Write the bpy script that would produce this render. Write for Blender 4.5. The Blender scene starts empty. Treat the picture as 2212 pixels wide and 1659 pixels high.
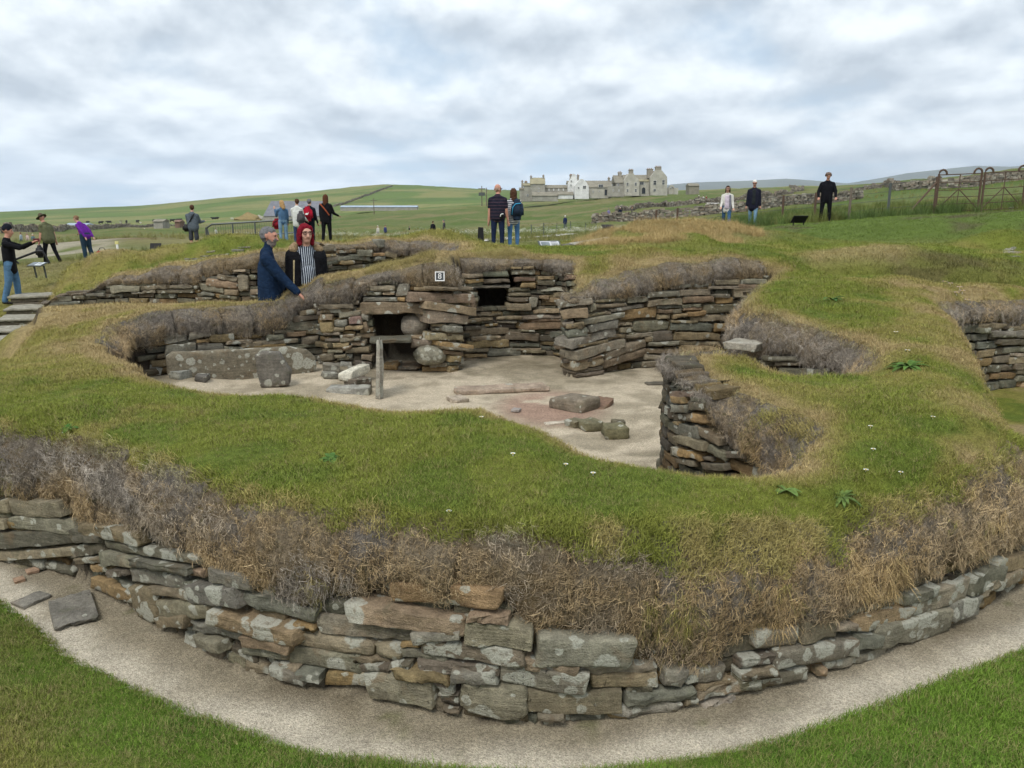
import bpy, bmesh, math, random
import numpy as np
from mathutils import Vector, Matrix, noise as mnoise

S = bpy.context.scene
COL = S.collection

# ------------------------------------------------------------------ camera, sky, sun, exposure
EYE, HOR, F = 2.05, 460.0, 1700.0            # eye height, horizon row and focal length (of a 2212 x 1659 picture)
PITCH = math.atan((829.5 - HOR) / F)
cam_d = bpy.data.cameras.new('camera'); cam = bpy.data.objects.new('camera', cam_d); COL.objects.link(cam)
cam.location = (0, 0, EYE); cam.rotation_euler = (math.pi / 2 - PITCH, 0, 0)
cam_d.sensor_width = 36; cam_d.lens = F / 2212 * 36; cam_d.clip_start = 0.05; cam_d.clip_end = 40000
S.camera = cam

SUN_EL, SUN_ROT = math.radians(52), math.radians(205)
W = bpy.data.worlds.new('World'); S.world = W; W.use_nodes = True
def world():
    t = W.node_tree; n = t.nodes; l = t.links; n.clear()
    def N(k, **kw):
        o = n.new(k)
        for a, b in kw.items(): setattr(o, a, b)
        return o
    def M(op, a, b=None, clamp=False):
        o = N('ShaderNodeMath', operation=op, use_clamp=clamp)
        for i, x in enumerate((a, b)):
            if x is None: continue
            if isinstance(x, (int, float)): o.inputs[i].default_value = x
            else: l.new(x, o.inputs[i])
        return o.outputs[0]
    sky = N('ShaderNodeTexSky', sky_type='NISHITA', sun_disc=False, sun_elevation=SUN_EL, sun_rotation=SUN_ROT)
    tc = N('ShaderNodeTexCoord'); sep = N('ShaderNodeSeparateXYZ'); l.new(tc.outputs['Generated'], sep.inputs[0])
    x, y, z = sep.outputs
    az = M('ARCTAN2', x, y); el = M('LOGARITHM', M('ADD', M('MAXIMUM', z, 0.0), 0.11), 2.718)
    def noise(ax, ay, oz, detail, rough, dist, dy=0.0):
        c = N('ShaderNodeCombineXYZ'); l.new(M('MULTIPLY', az, ax), c.inputs[0]); l.new(M('ADD', M('MULTIPLY', el, ay), dy), c.inputs[1]); c.inputs[2].default_value = oz
        q = N('ShaderNodeTexNoise'); q.inputs['Scale'].default_value = 1; q.inputs['Detail'].default_value = detail; q.inputs['Roughness'].default_value = rough; q.inputs['Distortion'].default_value = dist
        l.new(c.outputs[0], q.inputs[0]); return q.outputs[0]
    def R(v, a, b, c=0.0, d=1.0, k='SMOOTHSTEP'):
        o = N('ShaderNodeMapRange', interpolation_type=k)
        for i, t_ in enumerate((a, b, c, d)): o.inputs[i + 1].default_value = t_
        l.new(v, o.inputs[0]); return o.outputs[0]
    n1 = noise(5.0, 2.3, 2.9, 10, 0.50, 0.08); n1b = noise(5.0, 2.3, 2.9, 10, 0.50, 0.08, 0.16)     # cumulus, and the same a little higher
    n2 = noise(2.6, 1.9, 5.3, 4, 0.5, 0.2)                                                        # broad banks of cloud
    n3 = noise(5.0, 9.0, 9.1, 5, 0.5, 0.1)                                                        # thin layers low down
    low = R(z, 0.0, 0.20, 1.0, 0.0)
    relief = M('MULTIPLY', M('SUBTRACT', n1, n1b), 1.75)
    dens = M('ADD', M('MULTIPLY', n1, 0.62), M('MULTIPLY', n2, 0.38))
    cover = R(M('SUBTRACT', M('ADD', dens, M('MULTIPLY', M('SUBTRACT', n3, 0.5), M('MULTIPLY', low, 0.45))), M('MULTIPLY', low, 0.05)), 0.27, 0.47)
    shade = M('ADD', M('ADD', 0.70, M('MULTIPLY', M('SUBTRACT', n2, 0.5), 0.34)), relief)
    shade = M('ADD', shade, R(z, 0.10, 0.40, 0.0, 0.05))
    shade = M('MAXIMUM', M('MINIMUM', shade, 0.86), 0.52)
    tint = N('ShaderNodeMix', data_type='RGBA'); tint.inputs[6].default_value = (0.80, 0.93, 1.08, 1); tint.inputs[7].default_value = (0.93, 1.0, 1.055, 1)
    l.new(R(shade, 0.40, 0.78, 0.0, 1.0, 'LINEAR'), tint.inputs[0])
    cl = N('ShaderNodeVectorMath', operation='SCALE'); l.new(tint.outputs[2], cl.inputs[0]); l.new(shade, cl.inputs[3])
    sk = N('ShaderNodeVectorMath', operation='SCALE'); l.new(sky.outputs[0], sk.inputs[0]); sk.inputs[3].default_value = 0.075
    sk2 = N('ShaderNodeMix', data_type='RGBA'); sk2.inputs[0].default_value = 0.72; l.new(sk.outputs[0], sk2.inputs[6]); sk2.inputs[7].default_value = (0.43, 0.60, 0.78, 1)   # thin veil of high cloud
    out = N('ShaderNodeMix', data_type='RGBA'); l.new(cover, out.inputs[0]); l.new(sk2.outputs[2], out.inputs[6]); l.new(cl.outputs[0], out.inputs[7])
    bg = N('ShaderNodeBackground'); bg.inputs[1].default_value = 1.0; l.new(out.outputs[2], bg.inputs[0])
    wo = N('ShaderNodeOutputWorld'); l.new(bg.outputs[0], wo.inputs[0])
world()
sd_ = bpy.data.lights.new('sun', 'SUN'); sd_.energy = 1.5; sd_.angle = math.radians(18); sd_.color = (1, 0.96, 0.90)
sun = bpy.data.objects.new('sun', sd_); COL.objects.link(sun)
sun.rotation_euler = (math.pi / 2 - SUN_EL, 0, math.pi - SUN_ROT)
S.view_settings.view_transform = 'Standard'; S.view_settings.look = 'None'; S.view_settings.gamma = 1; S.view_settings.exposure = 0.48
S.view_settings.use_curve_mapping = False
S.render.engine = 'CYCLES'
S.cycles.use_denoising = True; S.cycles.use_adaptive_sampling = True; S.cycles.adaptive_threshold = 0.025; S.cycles.max_bounces = 5; S.cycles.diffuse_bounces = 3; S.cycles.transparent_max_bounces = 6
S.cycles.caustics_reflective = False; S.cycles.caustics_refractive = False

# ------------------------------------------------------------------ helpers
CP, SP = math.cos(PITCH), math.sin(PITCH)
def ray(px, py):
    u, v = (px - 1106) / F, (829.5 - py) / F
    return u, CP + v * SP, -SP + v * CP
def PZ(px, py, z=0.0):                       # the point at height z seen there
    u, y, dz = ray(px, py); t = (z - EYE) / dz
    return u * t, y * t, z
def PY(px, py, Y):                           # the point at depth Y seen there
    u, y, dz = ray(px, py); t = Y / y
    return u * t, Y, EYE + dz * t

def hash2(i, j, seed):
    n = (i.astype(np.int64) * 374761393 + j.astype(np.int64) * 668265263 + seed * 974634777) & 0x7fffffff
    n = ((n ^ (n >> 13)) * 1274126177) & 0x7fffffff
    n = (n ^ (n >> 16)) & 0xffff
    return n / 65535.0
def vnoise(x, y, seed=0):
    i = np.floor(x); j = np.floor(y); fx = x - i; fy = y - j
    fx = fx * fx * (3 - 2 * fx); fy = fy * fy * (3 - 2 * fy); i = i.astype(np.int64); j = j.astype(np.int64)
    a = hash2(i, j, seed); b = hash2(i + 1, j, seed); c = hash2(i, j + 1, seed); d = hash2(i + 1, j + 1, seed)
    return (a * (1 - fx) + b * fx) * (1 - fy) + (c * (1 - fx) + d * fx) * fy
def fbm(x, y, scale, octv=4, seed=0):
    s = 0; a = 1; t = 0
    for k in range(octv):
        s = s + a * vnoise(x * scale * 2 ** k + 17.3 * k, y * scale * 2 ** k - 9.1 * k, seed + k); t += a; a *= 0.5
    return s / t                              # 0..1, mean 0.5
def sstep(a, b, x):
    t = np.clip((x - a) / (b - a), 0, 1); return t * t * (3 - 2 * t)

def smooth(pts, step=0.06, closed=False, rounds=2):
    p = np.array(pts, float)
    for _ in range(rounds):                   # Chaikin
        q = np.roll(p, -1, 0) if closed else p[1:]
        b = p if closed else p[:-1]
        r = np.empty((2 * len(b), p.shape[1])); r[0::2] = 0.75 * b + 0.25 * q; r[1::2] = 0.25 * b + 0.75 * q
        p = r if closed else np.vstack([p[:1], r, p[-1:]])
    if closed: p = np.vstack([p, p[:1]])
    L = np.r_[0, np.cumsum(np.hypot(*np.diff(p[:, :2], axis=0).T))]
    n = max(4, int(L[-1] / step)); s = np.linspace(0, L[-1], n + 1)
    o = np.stack([np.interp(s, L, p[:, k]) for k in range(p.shape[1])], 1)
    return o[:-1] if closed else o
def near(px, py, line, closed=False):
    """distance to a polyline, and the arc length of the nearest point"""
    a = line[:, :2]; b = np.roll(a, -1, 0) if closed else a[1:]
    if not closed: a = a[:-1]
    d = b - a; L2 = (d ** 2).sum(1) + 1e-12; L = np.sqrt(L2); s0 = np.r_[0, np.cumsum(L)[:-1]]
    D = np.empty(len(px)); Sx = np.empty(len(px))
    for c in range(0, len(px), 20000):
        X = px[c:c + 20000, None] - a[None, :, 0]; Y = py[c:c + 20000, None] - a[None, :, 1]
        t = np.clip((X * d[:, 0] + Y * d[:, 1]) / L2, 0, 1)
        e = (X - t * d[:, 0]) ** 2 + (Y - t * d[:, 1]) ** 2; k = e.argmin(1); r = np.arange(len(k))
        D[c:c + 20000] = np.sqrt(e[r, k]); Sx[c:c + 20000] = s0[k] + t[r, k] * L[k]
    return D, Sx
def inside(px, py, poly):
    r = np.zeros(len(px), bool); n = len(poly)
    for i in range(n):
        x0, y0 = poly[i][:2]; x1, y1 = poly[(i + 1) % n][:2]
        if y0 == y1: continue
        m = (y0 > py) != (y1 > py)
        r[m] ^= px[m] < (x1 - x0) * (py[m] - y0) / (y1 - y0) + x0
    return r

# materials -------------------------------------------------------
class NT:
    def __init__(s, name, rough=0.9, spec=0.2):
        s.m = bpy.data.materials.new(name); s.m.use_nodes = True; s.t = s.m.node_tree; s.n = s.t.nodes
        s.b = s.n['Principled BSDF']; s.b.inputs['Roughness'].default_value = rough; s.b.inputs['Specular IOR Level'].default_value = spec
    def N(s, k, **kw):
        o = s.n.new(k)
        for a, b in kw.items(): setattr(o, a, b)
        return o
    def link(s, a, b): s.t.links.new(a, b)
    def put(s, sock, x):
        if hasattr(x, 'links') or hasattr(x, 'is_linked'): s.link(x, sock)
        elif isinstance(x, (tuple, list)) and len(x) == 3 and sock.type == 'RGBA': sock.default_value = (*x, 1)
        else: sock.default_value = x
    def math(s, op, a, b=0.0, clamp=False):
        o = s.N('ShaderNodeMath', operation=op, use_clamp=clamp); s.put(o.inputs[0], a); s.put(o.inputs[1], b); return o.outputs[0]
    def noise(s, vec, scale, detail=4, rough=0.55, dist=0.0, col=False):
        o = s.N('ShaderNodeTexNoise'); s.put(o.inputs['Vector'], vec); o.inputs['Scale'].default_value = scale; o.inputs['Detail'].default_value = detail
        o.inputs['Roughness'].default_value = rough; o.inputs['Distortion'].default_value = dist; return o.outputs[1 if col else 0]
    def voro(s, vec, scale, feature='F1', rnd=1.0, out='Distance'):
        o = s.N('ShaderNodeTexVoronoi', feature=feature); s.put(o.inputs['Vector'], vec); o.inputs['Scale'].default_value = scale
        o.inputs['Randomness'].default_value = rnd; return o.outputs[out]
    def ramp(s, x, a, b, c=0.0, d=1.0, smooth=True):
        o = s.N('ShaderNodeMapRange', interpolation_type='SMOOTHSTEP' if smooth else 'LINEAR'); s.put(o.inputs[0], x)
        for i, k in enumerate((a, b, c, d)): o.inputs[i + 1].default_value = k
        return o.outputs[0]
    def mix(s, f, a, b, blend='MIX'):
        o = s.N('ShaderNodeMix', data_type='RGBA', blend_type=blend); s.put(o.inputs[0], f); s.put(o.inputs[6], a); s.put(o.inputs[7], b); return o.outputs[2]
    def scale(s, col, f):
        o = s.N('ShaderNodeVectorMath', operation='SCALE'); s.put(o.inputs[0], col); s.put(o.inputs[3], f); return o.outputs[0]
    def add(s, a, b):
        o = s.N('ShaderNodeVectorMath', operation='ADD'); s.put(o.inputs[0], a); s.put(o.inputs[1], b); return o.outputs[0]
    def map(s, vec, sc=(1, 1, 1), loc=(0, 0, 0), rot=(0, 0, 0)):
        o = s.N('ShaderNodeMapping'); s.put(o.inputs[0], vec); o.inputs['Scale'].default_value = sc; o.inputs['Location'].default_value = loc; o.inputs['Rotation'].default_value = rot; return o.outputs[0]
    def attr(s, name, kind='GEOMETRY', out='Color'):
        return s.N('ShaderNodeAttribute', attribute_name=name, attribute_type=kind).outputs[out]
    def pos(s): return s.N('ShaderNodeNewGeometry').outputs['Position']
    def obj(s): return s.N('ShaderNodeTexCoord').outputs['Object']
    def info(s, out): return s.N('ShaderNodeObjectInfo').outputs[out]
    def color(s, c): s.put(s.b.inputs['Base Color'], c)
    def bump(s, h, strength=0.5, dist=0.01):
        o = s.N('ShaderNodeBump'); o.inputs['Strength'].default_value = strength; o.inputs['Distance'].default_value = dist
        s.put(o.inputs['Height'], h); s.link(o.outputs[0], s.b.inputs['Normal'])
_plain = {}
def plain(name, rgb, rough=0.8, var=0.12, sc=30, metal=0.0, spec=0.25):
    k = (name, rgb)
    if k in _plain: return _plain[k]
    t = NT(name, rough, spec); f = t.noise(t.obj(), sc, 5, 0.6)
    t.color(t.scale(rgb, t.ramp(f, 0.25, 0.75, 1 - var, 1 + var))); t.b.inputs['Metallic'].default_value = metal
    _plain[k] = t.m; return t.m

# objects ---------------------------------------------------------
def tag(o, label=None, cat=None, group=None, kind=None):
    if label: o['label'] = label
    if cat: o['category'] = cat
    if group: o['group'] = group
    if kind: o['kind'] = kind
    return o
def link(name, me, parent=None, mat=None):
    o = bpy.data.objects.new(name, me); COL.objects.link(o)
    if mat is not None and me is not None and not me.materials: me.materials.append(mat)
    if parent is not None: o.parent = parent
    return o
def empty(name, loc=(0, 0, 0), rz=0.0):
    o = bpy.data.objects.new(name, None); COL.objects.link(o); o.location = loc; o.rotation_euler = (0, 0, rz); o.empty_display_size = 0.1; return o
def mesh_np(name, v, f, smooth_=True):
    me = bpy.data.meshes.new(name); v = np.asarray(v, np.float32); f = np.asarray(f, np.int32)
    me.vertices.add(len(v)); me.vertices.foreach_set('co', v.ravel())
    k = f.shape[1]; me.loops.add(f.size); me.loops.foreach_set('vertex_index', f.ravel())
    me.polygons.add(len(f)); me.polygons.foreach_set('loop_start', np.arange(0, f.size, k, dtype=np.int32)); 
    me.polygons.foreach_set('use_smooth', np.full(len(f), smooth_, bool)); me.update(calc_edges=True); return me
class MB:
    """collects simple shapes into one mesh"""
    def __init__(s): s.v = []; s.f = []
    def add(s, v, f):
        o = len(s.v); s.v += [tuple(p) for p in v]; s.f += [tuple(i + o for i in q) for q in f]; return s
    def box(s, x0, x1, y0, y1, z0, z1):
        return s.add([(x0, y0, z0), (x1, y0, z0), (x1, y1, z0), (x0, y1, z0), (x0, y0, z1), (x1, y0, z1), (x1, y1, z1), (x0, y1, z1)],
                     [(0, 3, 2, 1), (4, 5, 6, 7), (0, 1, 5, 4), (1, 2, 6, 5), (2, 3, 7, 6), (3, 0, 4, 7)])
    def prism(s, poly, y0, y1):               # outline in x,z extruded in y
        n = len(poly); v = [(x, y0, z) for x, z in poly] + [(x, y1, z) for x, z in poly]
        return s.add(v, [tuple(range(n - 1, -1, -1))[::-1], tuple(range(2 * n - 1, n - 1, -1))] + [(i, n + i, n + (i + 1) % n, (i + 1) % n) for i in range(n)])
    def tube(s, pts, r, n=8, cap=True):
        P = [Vector(p) for p in pts]; R = r if isinstance(r, (list, tuple)) else [r] * len(P); rings = []
        for i, p in enumerate(P):
            d = (P[min(i + 1, len(P) - 1)] - P[max(i - 1, 0)]).normalized()
            a = d.cross(Vector((0, 0, 1)));  a = a if a.length > 0.05 else d.cross(Vector((1, 0, 0))); a.normalize(); b = d.cross(a)
            rings.append([p + (a * math.cos(t) + b * math.sin(t)) * R[i] for t in [2 * math.pi * k / n for k in range(n)]])
        v = [q for g in rings for q in g]; f = []
        for i in range(len(P) - 1):
            for k in range(n): f.append((i * n + k, i * n + (k + 1) % n, (i + 1) * n + (k + 1) % n, (i + 1) * n + k))
        if cap: f += [tuple(range(n - 1, -1, -1)), tuple(range((len(P) - 1) * n, len(P) * n))]
        return s.add(v, f)
    def mesh(s, name, smooth_=False):
        me = bpy.data.meshes.new(name); me.from_pydata(s.v, [], s.f); me.update()
        if smooth_: me.polygons.foreach_set('use_smooth', [True] * len(me.polygons))
        return me
    def build(s, name, mat, parent=None, smooth_=False):
        return link(name, s.mesh(name, smooth_), parent, mat)

# ------------------------------------------------------------------ the lie of the land
def PL(pts): return [PZ(x, y, z)[:2] for x, y, z in pts]
front_base = [(-5.6, 6.9), (-4.6, 5.7), (-3.75, 4.95)] + PL([(0, 1212, 0), (100, 1226, 0), (190, 1250, 0), (270, 1300, 0), (350, 1345, 0), (450, 1405, 0), (560, 1455, 0), (670, 1475, 0), (780, 1492, 0), (890, 1518, 0),
    (1000, 1545, 0), (1100, 1558, 0), (1200, 1556, 0), (1300, 1548, 0), (1400, 1536, 0), (1500, 1515, 0), (1600, 1494, 0), (1700, 1470, 0), (1800, 1440, 0), (1900, 1400, 0), (2000, 1366, 0), (2090, 1325, 0), (2150, 1290, 0), (2212, 1250, 0)]) + [(3.12, 4.45)]
right_side = [(3.3, 4.9), (3.7, 5.8), (4.15, 6.8), (4.65, 7.9), (4.95, 8.8), (5.2, 9.3)]
right_far = [(5.5, 9.6), (6.2, 9.9), (7.0, 10.2), (8.2, 10.5), (10, 10.8)]
front_rim = PL([(335, 797, .82), (400, 825, .81), (500, 838, .81), (600, 841, .81), (700, 847, .81), (790, 861, .81), (850, 872, .81), (920, 879, .81), (1000, 874, .82), (1060, 872, .82), (1100, 885, .82), (1150, 906, .81), (1200, 927, .80), (1260, 956, .79), (1320, 976, .79),
    (1400, 989, .79), (1460, 995, .79), (1530, 1000, .79), (1600, 997, .80), (1650, 983, .81), (1688, 958, .82)])
pier = [(1.66, 4.42), (1.70, 4.62), (1.58, 4.85), (1.44, 5.10), (1.30, 5.35), (1.20, 5.62), (1.17, 5.90), (1.26, 6.16), (1.48, 6.30), (1.74, 6.36)]
hollow = [(1.98, 6.34), (2.10, 6.12), (2.22, 5.98), (2.42, 5.92), (2.62, 5.99), (2.78, 6.2), (2.86, 6.5), (2.83, 6.85), (2.74, 7.2), (2.64, 7.55), (2.53, 7.9), (2.44, 8.25), (2.46, 8.6), (2.62, 9.2), (2.95, 9.9), (3.35, 10.5), (3.6, 10.95)]
back_right = [(3.5, 11.12), (3.0, 10.98), (2.5, 10.82), (2.1, 10.68), (1.7, 10.52), (1.35, 10.25), (1.05, 10.0), (0.82, 9.80), (0.70, 9.82)]
recess = [(0.72, 10.2), (0.78, 11.0), (0.72, 11.30), (0.3, 11.40), (0.0, 11.36), (-.02, 11.62), (-.03, 11.9), (-.2, 11.92), (-.42, 11.88), (-.44, 11.6), (-.44, 11.18), (-0.62, 11.0), (-0.72, 10.85)]
dresser = [(-0.74, 10.4), (-0.74, 10.22), (-0.80, 10.18), (-1.1, 10.2), (-1.13, 10.3), (-1.14, 10.75), (-1.25, 10.85), (-1.7, 10.85), (-1.79, 10.75), (-1.8, 10.35), (-1.85, 10.26), (-2.2, 10.24), (-2.48, 10.22), (-2.54, 10.3)]
left_wall = [(-2.56, 10.5), (-2.75, 10.42), (-3.0, 10.15), (-3.4, 9.8), (-3.8, 9.5), (-4.2, 9.28), (-4.42, 9.05), (-4.42, 8.7), (-4.1, 8.0), (-3.6, 7.2), (-3.2, 6.65), (-3.0, 6.42)]
HOUSE = smooth(front_rim + pier + hollow + back_right + recess + dresser + left_wall, 0.05, True, 1)
OUT = smooth(front_base + right_side + right_far, 0.06, False, 1)
OUTP = np.vstack([OUT[:, :2], [(14, 11.0), (14, -9), (-14, -9), (-14, 7.6), (-9, 7.4)]])
second_wall = [(-7.9, 13.1), (-7.3, 13.25), (-6.5, 13.2), (-5.6, 12.95), (-4.8, 12.7), (-4.2, 12.6), (-3.6, 12.8), (-3.0, 13.4), (-2.3, 14.1), (-1.6, 14.3), (-1.1, 14.0), (-0.95, 13.4)]
PASS = smooth(second_wall + [(-1.1, 12.4), (-1.3, 11.75), (-1.9, 11.3), (-2.45, 11.12), (-2.85, 10.92), (-3.2, 10.58), (-3.6, 10.36), (-4.4, 10.3), (-5.6, 10.5), (-7.0, 11.6)], 0.06, True, 1)
bank_edge = PL([(-300, 1150, .03), (-120, 1230, .03), (0, 1292, .03), (35, 1325, .03), (105, 1368, .03), (129, 1402, .03), (185, 1432, .03), (224, 1452, .03), (336, 1503, .03), (430, 1543, .03), (510, 1571, .03), (595, 1595, .03), (645, 1611, .03), (753, 1634, .03), (846, 1644, .03), (914, 1653, .03), (1100, 1662, .03), (1250, 1662, .03),
    (1344, 1654, .03), (1425, 1641, .03), (1532, 1627, .03), (1616, 1612, .03), (1724, 1587, .03), (1845, 1541, .03), (1966, 1495, .03), (2060, 1462, .03), (2212, 1400, .03), (2400, 1305, .03), (2550, 1215, .03)])
BANK = smooth(bank_edge, 0.05, False, 1)
BANKP = np.vstack([BANK, [(9, 6), (9, -9), (-9, -9), (-9, 6.5)]])

def ctl(rows):
    o = []
    for r in rows:
        if len(r) == 4: o.append(PY(r[0], r[1], r[2]) if r[3] == 'Y' else PZ(r[0], r[1], r[2]))
        else: o.append(r)
    return np.array(o)
TOP = ctl([
    # main mound
    (-5.2, 6.6, .80), (-4.5, 5.9, .81), (-3.7, 5.2, .83), (-3.0, 4.7, .84), (-2.3, 4.4, .83), (-1.8, 3.95, .82), (-1.15, 3.5, .82), (-.6, 3.35, .82), (0, 3.15, .82), (.5, 3.2, .80), (.9, 3.3, .77), (1.4, 3.55, .76), (1.9, 3.85, .80), (2.4, 4.15, .86), (2.8, 4.5, .91),
    (-3.3, 6.2, .83), (-2.9, 6.2, .82), (-2.0, 5.5, .82), (-1.3, 5.35, .82), (-.7, 5.05, .82), (-.2, 5.0, .83), (.1, 4.7, .82), (.5, 4.0, .80), (.9, 3.75, .79), (1.3, 3.8, .80), (1.7, 4.3, .84), (1.9, 4.6, .87),
    (-2.4, 5.0, .86), (-1.2, 4.4, .86), (0, 4.0, .85), (1.6, 5.3, .92), (1.42, 5.8, .98), (1.55, 6.15, .99), (2.0, 5.7, .87), (2.5, 5.6, .90), (2.2, 4.9, .91), (3.0, 5.5, .97), (3.1, 6.4, .99), (3.4, 7.2, 1.04), (2.9, 7.6, 1.05), (2.7, 8.3, 1.08), (3.0, 9.0, 1.13), (3.6, 8.5, 1.12), (4.2, 8.5, 1.1), (3.4, 9.9, 1.2), (4.2, 9.8, 1.24), (4.7, 9.5, 1.12), (5.1, 10.6, 1.22), (5.6, 10.2, 1.10), (6.5, 10.7, 1.08), (8, 11.2, 1.05),
    (-4.6, 8.0, .76), (-5.0, 7.2, .68), (-5.35, 7.9, .40), (-5.9, 7.4, .45), (-6.0, 8.7, .10), (-6.8, 9.2, -.1), (-4.7, 9.2, .84), (-4.3, 9.5, .90), (-3.9, 9.7, .91), (-3.5, 10.0, .90), (-3.15, 10.3, .92), (-2.85, 10.6, 1.06), (-2.55, 10.7, 1.25),
    # wall heads behind the house
    (-2.0, 10.6, 1.30), (-1.6, 10.7, 1.40), (-1.0, 10.7, 1.54), (-.5, 11.2, 1.48), (0, 11.7, 1.50), (.6, 11.6, 1.46), (.75, 10.1, 1.10), (1.1, 10.35, 1.24), (1.6, 10.85, 1.36), (2.2, 11.0, 1.45), (3.0, 11.3, 1.51), (3.7, 11.5, 1.43), (1.2, 11.4, 1.45), (2.0, 12.0, 1.53), (-1.0, 12.2, 1.45), (-.6, 13.3, 1.52), (0.4, 13.0, 1.40), (4.6, 12.2, 1.28),
    # the passage and the slopes to the west
    (-5.4, 9.0, .55), (-6.6, 9.9, -.08), (-7.4, 10.6, -.22), (-7.6, 10.0, -.25), (-9, 11, -.45), (-8.2, 12, -.35), (-5.3, 10.0, .68), (-6.2, 10.8, .55), (-7.0, 11.6, .45), (-8.3, 13, -.1), (-7.6, 12.6, .42), (-11, 13, -.4),
    # second row of mounds
    (-7.6, 13.8, .75), (-6.5, 13.7, 1.10), (-5.5, 13.4, 1.24), (-4.7, 13.1, 1.34), (-4.0, 13.1, 1.45), (-3.2, 13.7, 1.55), (-2.4, 14.5, 1.62), (-1.5, 14.8, 1.64), (-.7, 14.3, 1.60),
    (200, 610, 15.5, 'Y'), (250, 557, 18, 'Y'), (100, 575, 18, 'Y'), (380, 575, 17, 'Y'), (470, 513, 19, 'Y'), (400, 543, 18.5, 'Y'), (540, 512, 19, 'Y'), (330, 566, 19, 'Y'),
    (940, 514, 15, 'Y'), (860, 522, 15, 'Y'), (1030, 545, 14.5, 'Y'), (1060, 548, 16, 'Y'), (1080, 549, 19.5, 'Y'), (1150, 543, 20, 'Y'), (1000, 548, 20, 'Y'), (1250, 533, 20, 'Y'), (1200, 528, 24, 'Y'), (1000, 528, 26, 'Y'),
    (1250, 522, 18.5, 'Y'), (1330, 498, 19, 'Y'), (1400, 478, 20, 'Y'), (1480, 476, 20, 'Y'), (1560, 482, 20, 'Y'), (1640, 500, 20, 'Y'), (1450, 512, 16.5, 'Y'), (1350, 530, 14.5, 'Y'), (1480, 522, 15, 'Y'), (1600, 530, 15.5, 'Y'), (1700, 540, 15.5, 'Y'),
    (1800, 546, 14.6, 'Y'), (1850, 537, 14.8, 'Y'), (1900, 530, 14.8, 'Y'), (1950, 531, 14.7, 'Y'), (2000, 535, 14.6, 'Y'), (2060, 545, 14.3, 'Y'), (2120, 560, 14.0, 'Y'), (2170, 575, 13.6, 'Y'), (2212, 592, 13.2, 'Y'), (2300, 620, 13.0, 'Y'),
    (4.5, 12.6, 1.02), (5.1, 12.6, .92), (5.7, 12.6, .84), (6.3, 12.55, .78), (7.0, 12.4, .72), (7.8, 12.2, .70), (5.0, 11.8, .98), (5.9, 11.6, .90), (7.0, 11.5, .85), (1780, 530, 17.5, 'Y'), (1950, 527, 18, 'Y'), (2120, 545, 18, 'Y'),
    (1700, 520, 22, 'Y'), (1900, 525, 23, 'Y'), (2100, 530, 22, 'Y'), (2212, 540, 20, 'Y'), (1570, 487, 31, 'Y'), (1650, 482, 31, 'Y'), (1800, 470, 30, 'Y'), (2000, 460, 29.5, 'Y'), (2212, 452, 29, 'Y'), (2150, 515, 19, 'Y'), (2080, 528, 19, 'Y'), (1750, 500, 26, 'Y'), (1950, 497, 25.5, 'Y'), (2150, 490, 25, 'Y'), (2080, 540, 20, 'Y'), (1950, 537, 20, 'Y'),
    # steps
    (50, 650, 18.0, 'Y'), (0, 650, 18.5, 'Y'), (40, 700, 15.8, 'Y'), (20, 742, 14.2, 'Y'), (20, 768, 13.2, 'Y'), (-120, 700, 16, 'Y'), (-100, 640, 19, 'Y'), (-9.2, 15.5, .35), (-8.6, 14.6, .35), (-9.6, 17, .55)])
LOW = np.array([(-3, 9, .06), (-3.9, 8.8, .16), (-2.6, 9.9, .10), (-1.5, 9.5, .0), (0, 9, 0), (1, 7, 0), (0, 6, 0), (1.3, 4.6, 0), (2.3, 6.6, .22), (2.2, 10, 0), (-2.5, 6.5, .02),
    (0, 2.6, 0), (-2.5, 3.9, 0.0), (-4, 5, 0), (2.5, 3.6, 0), (3.3, 4.4, -.02), (4.3, 6.2, -.12), (5.5, 8.5, -.2), (8, 8, -.2)])
def idw(x, y, C, p=3, eps=0.02):
    x = np.asarray(x, np.float32); y = np.asarray(y, np.float32); num = np.zeros_like(x); den = np.zeros_like(x)
    for cx, cy, cz in C.astype(np.float32):
        d = (x - cx) ** 2 + (y - cy) ** 2 + np.float32(eps); w = 1 / (d * np.sqrt(d)); num += w * cz; den += w
    return (num / den).astype(float)
FARX = np.array([-900, -300, 0, 300, 600, 850, 1106, 1400, 1700, 2000, 2212, 2500, 3000]); 
FARY = np.array([25., 35, 43, 50, 75, 110, 170, 300, 450, 700, 1300, 2600])
FARP = np.array([   # the picture row of the ground at that depth, column by column of FARX
    [620, 600, 590, 560, 532, 530, 530, 520, 484, 464, 455, 450, 440],
    [596, 588, 580, 552, 526, 523, 520, 512, 481, 461, 452, 447, 437],
    [575, 572, 568, 540, 520, 521, 518, 510, 472, 454, 446, 443, 433],
    [534, 534, 531, 520, 518, 519, 516, 506, 463, 447, 440, 436, 428],
    [530, 530, 529, 519, 513, 515, 512, 493, 449, 424, 405, 395, 380],
    [518, 518, 517, 510, 507, 505, 500, 474, 436, 403, 379, 365, 350],
    [506, 506, 505, 500, 497, 488, 478, 452, 424, 393, 366, 350, 335],
    [497, 497, 496, 494, 488, 468, 450, 424, 411, 385, 356, 345, 330],
    [492, 492, 491, 488, 478, 455, 440, 413, 403, 395, 380, 370, 350],
    [486, 487, 484, 478, 462, 446, 436, 418, 410, 405, 395, 390, 380],
    [476, 470, 459, 446, 421, 398, 411, 428, 428, 425, 420, 420, 420],
    [486, 480, 466, 455, 432, 412, 425, 440, 440, 440, 440, 440, 440]], float)
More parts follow.
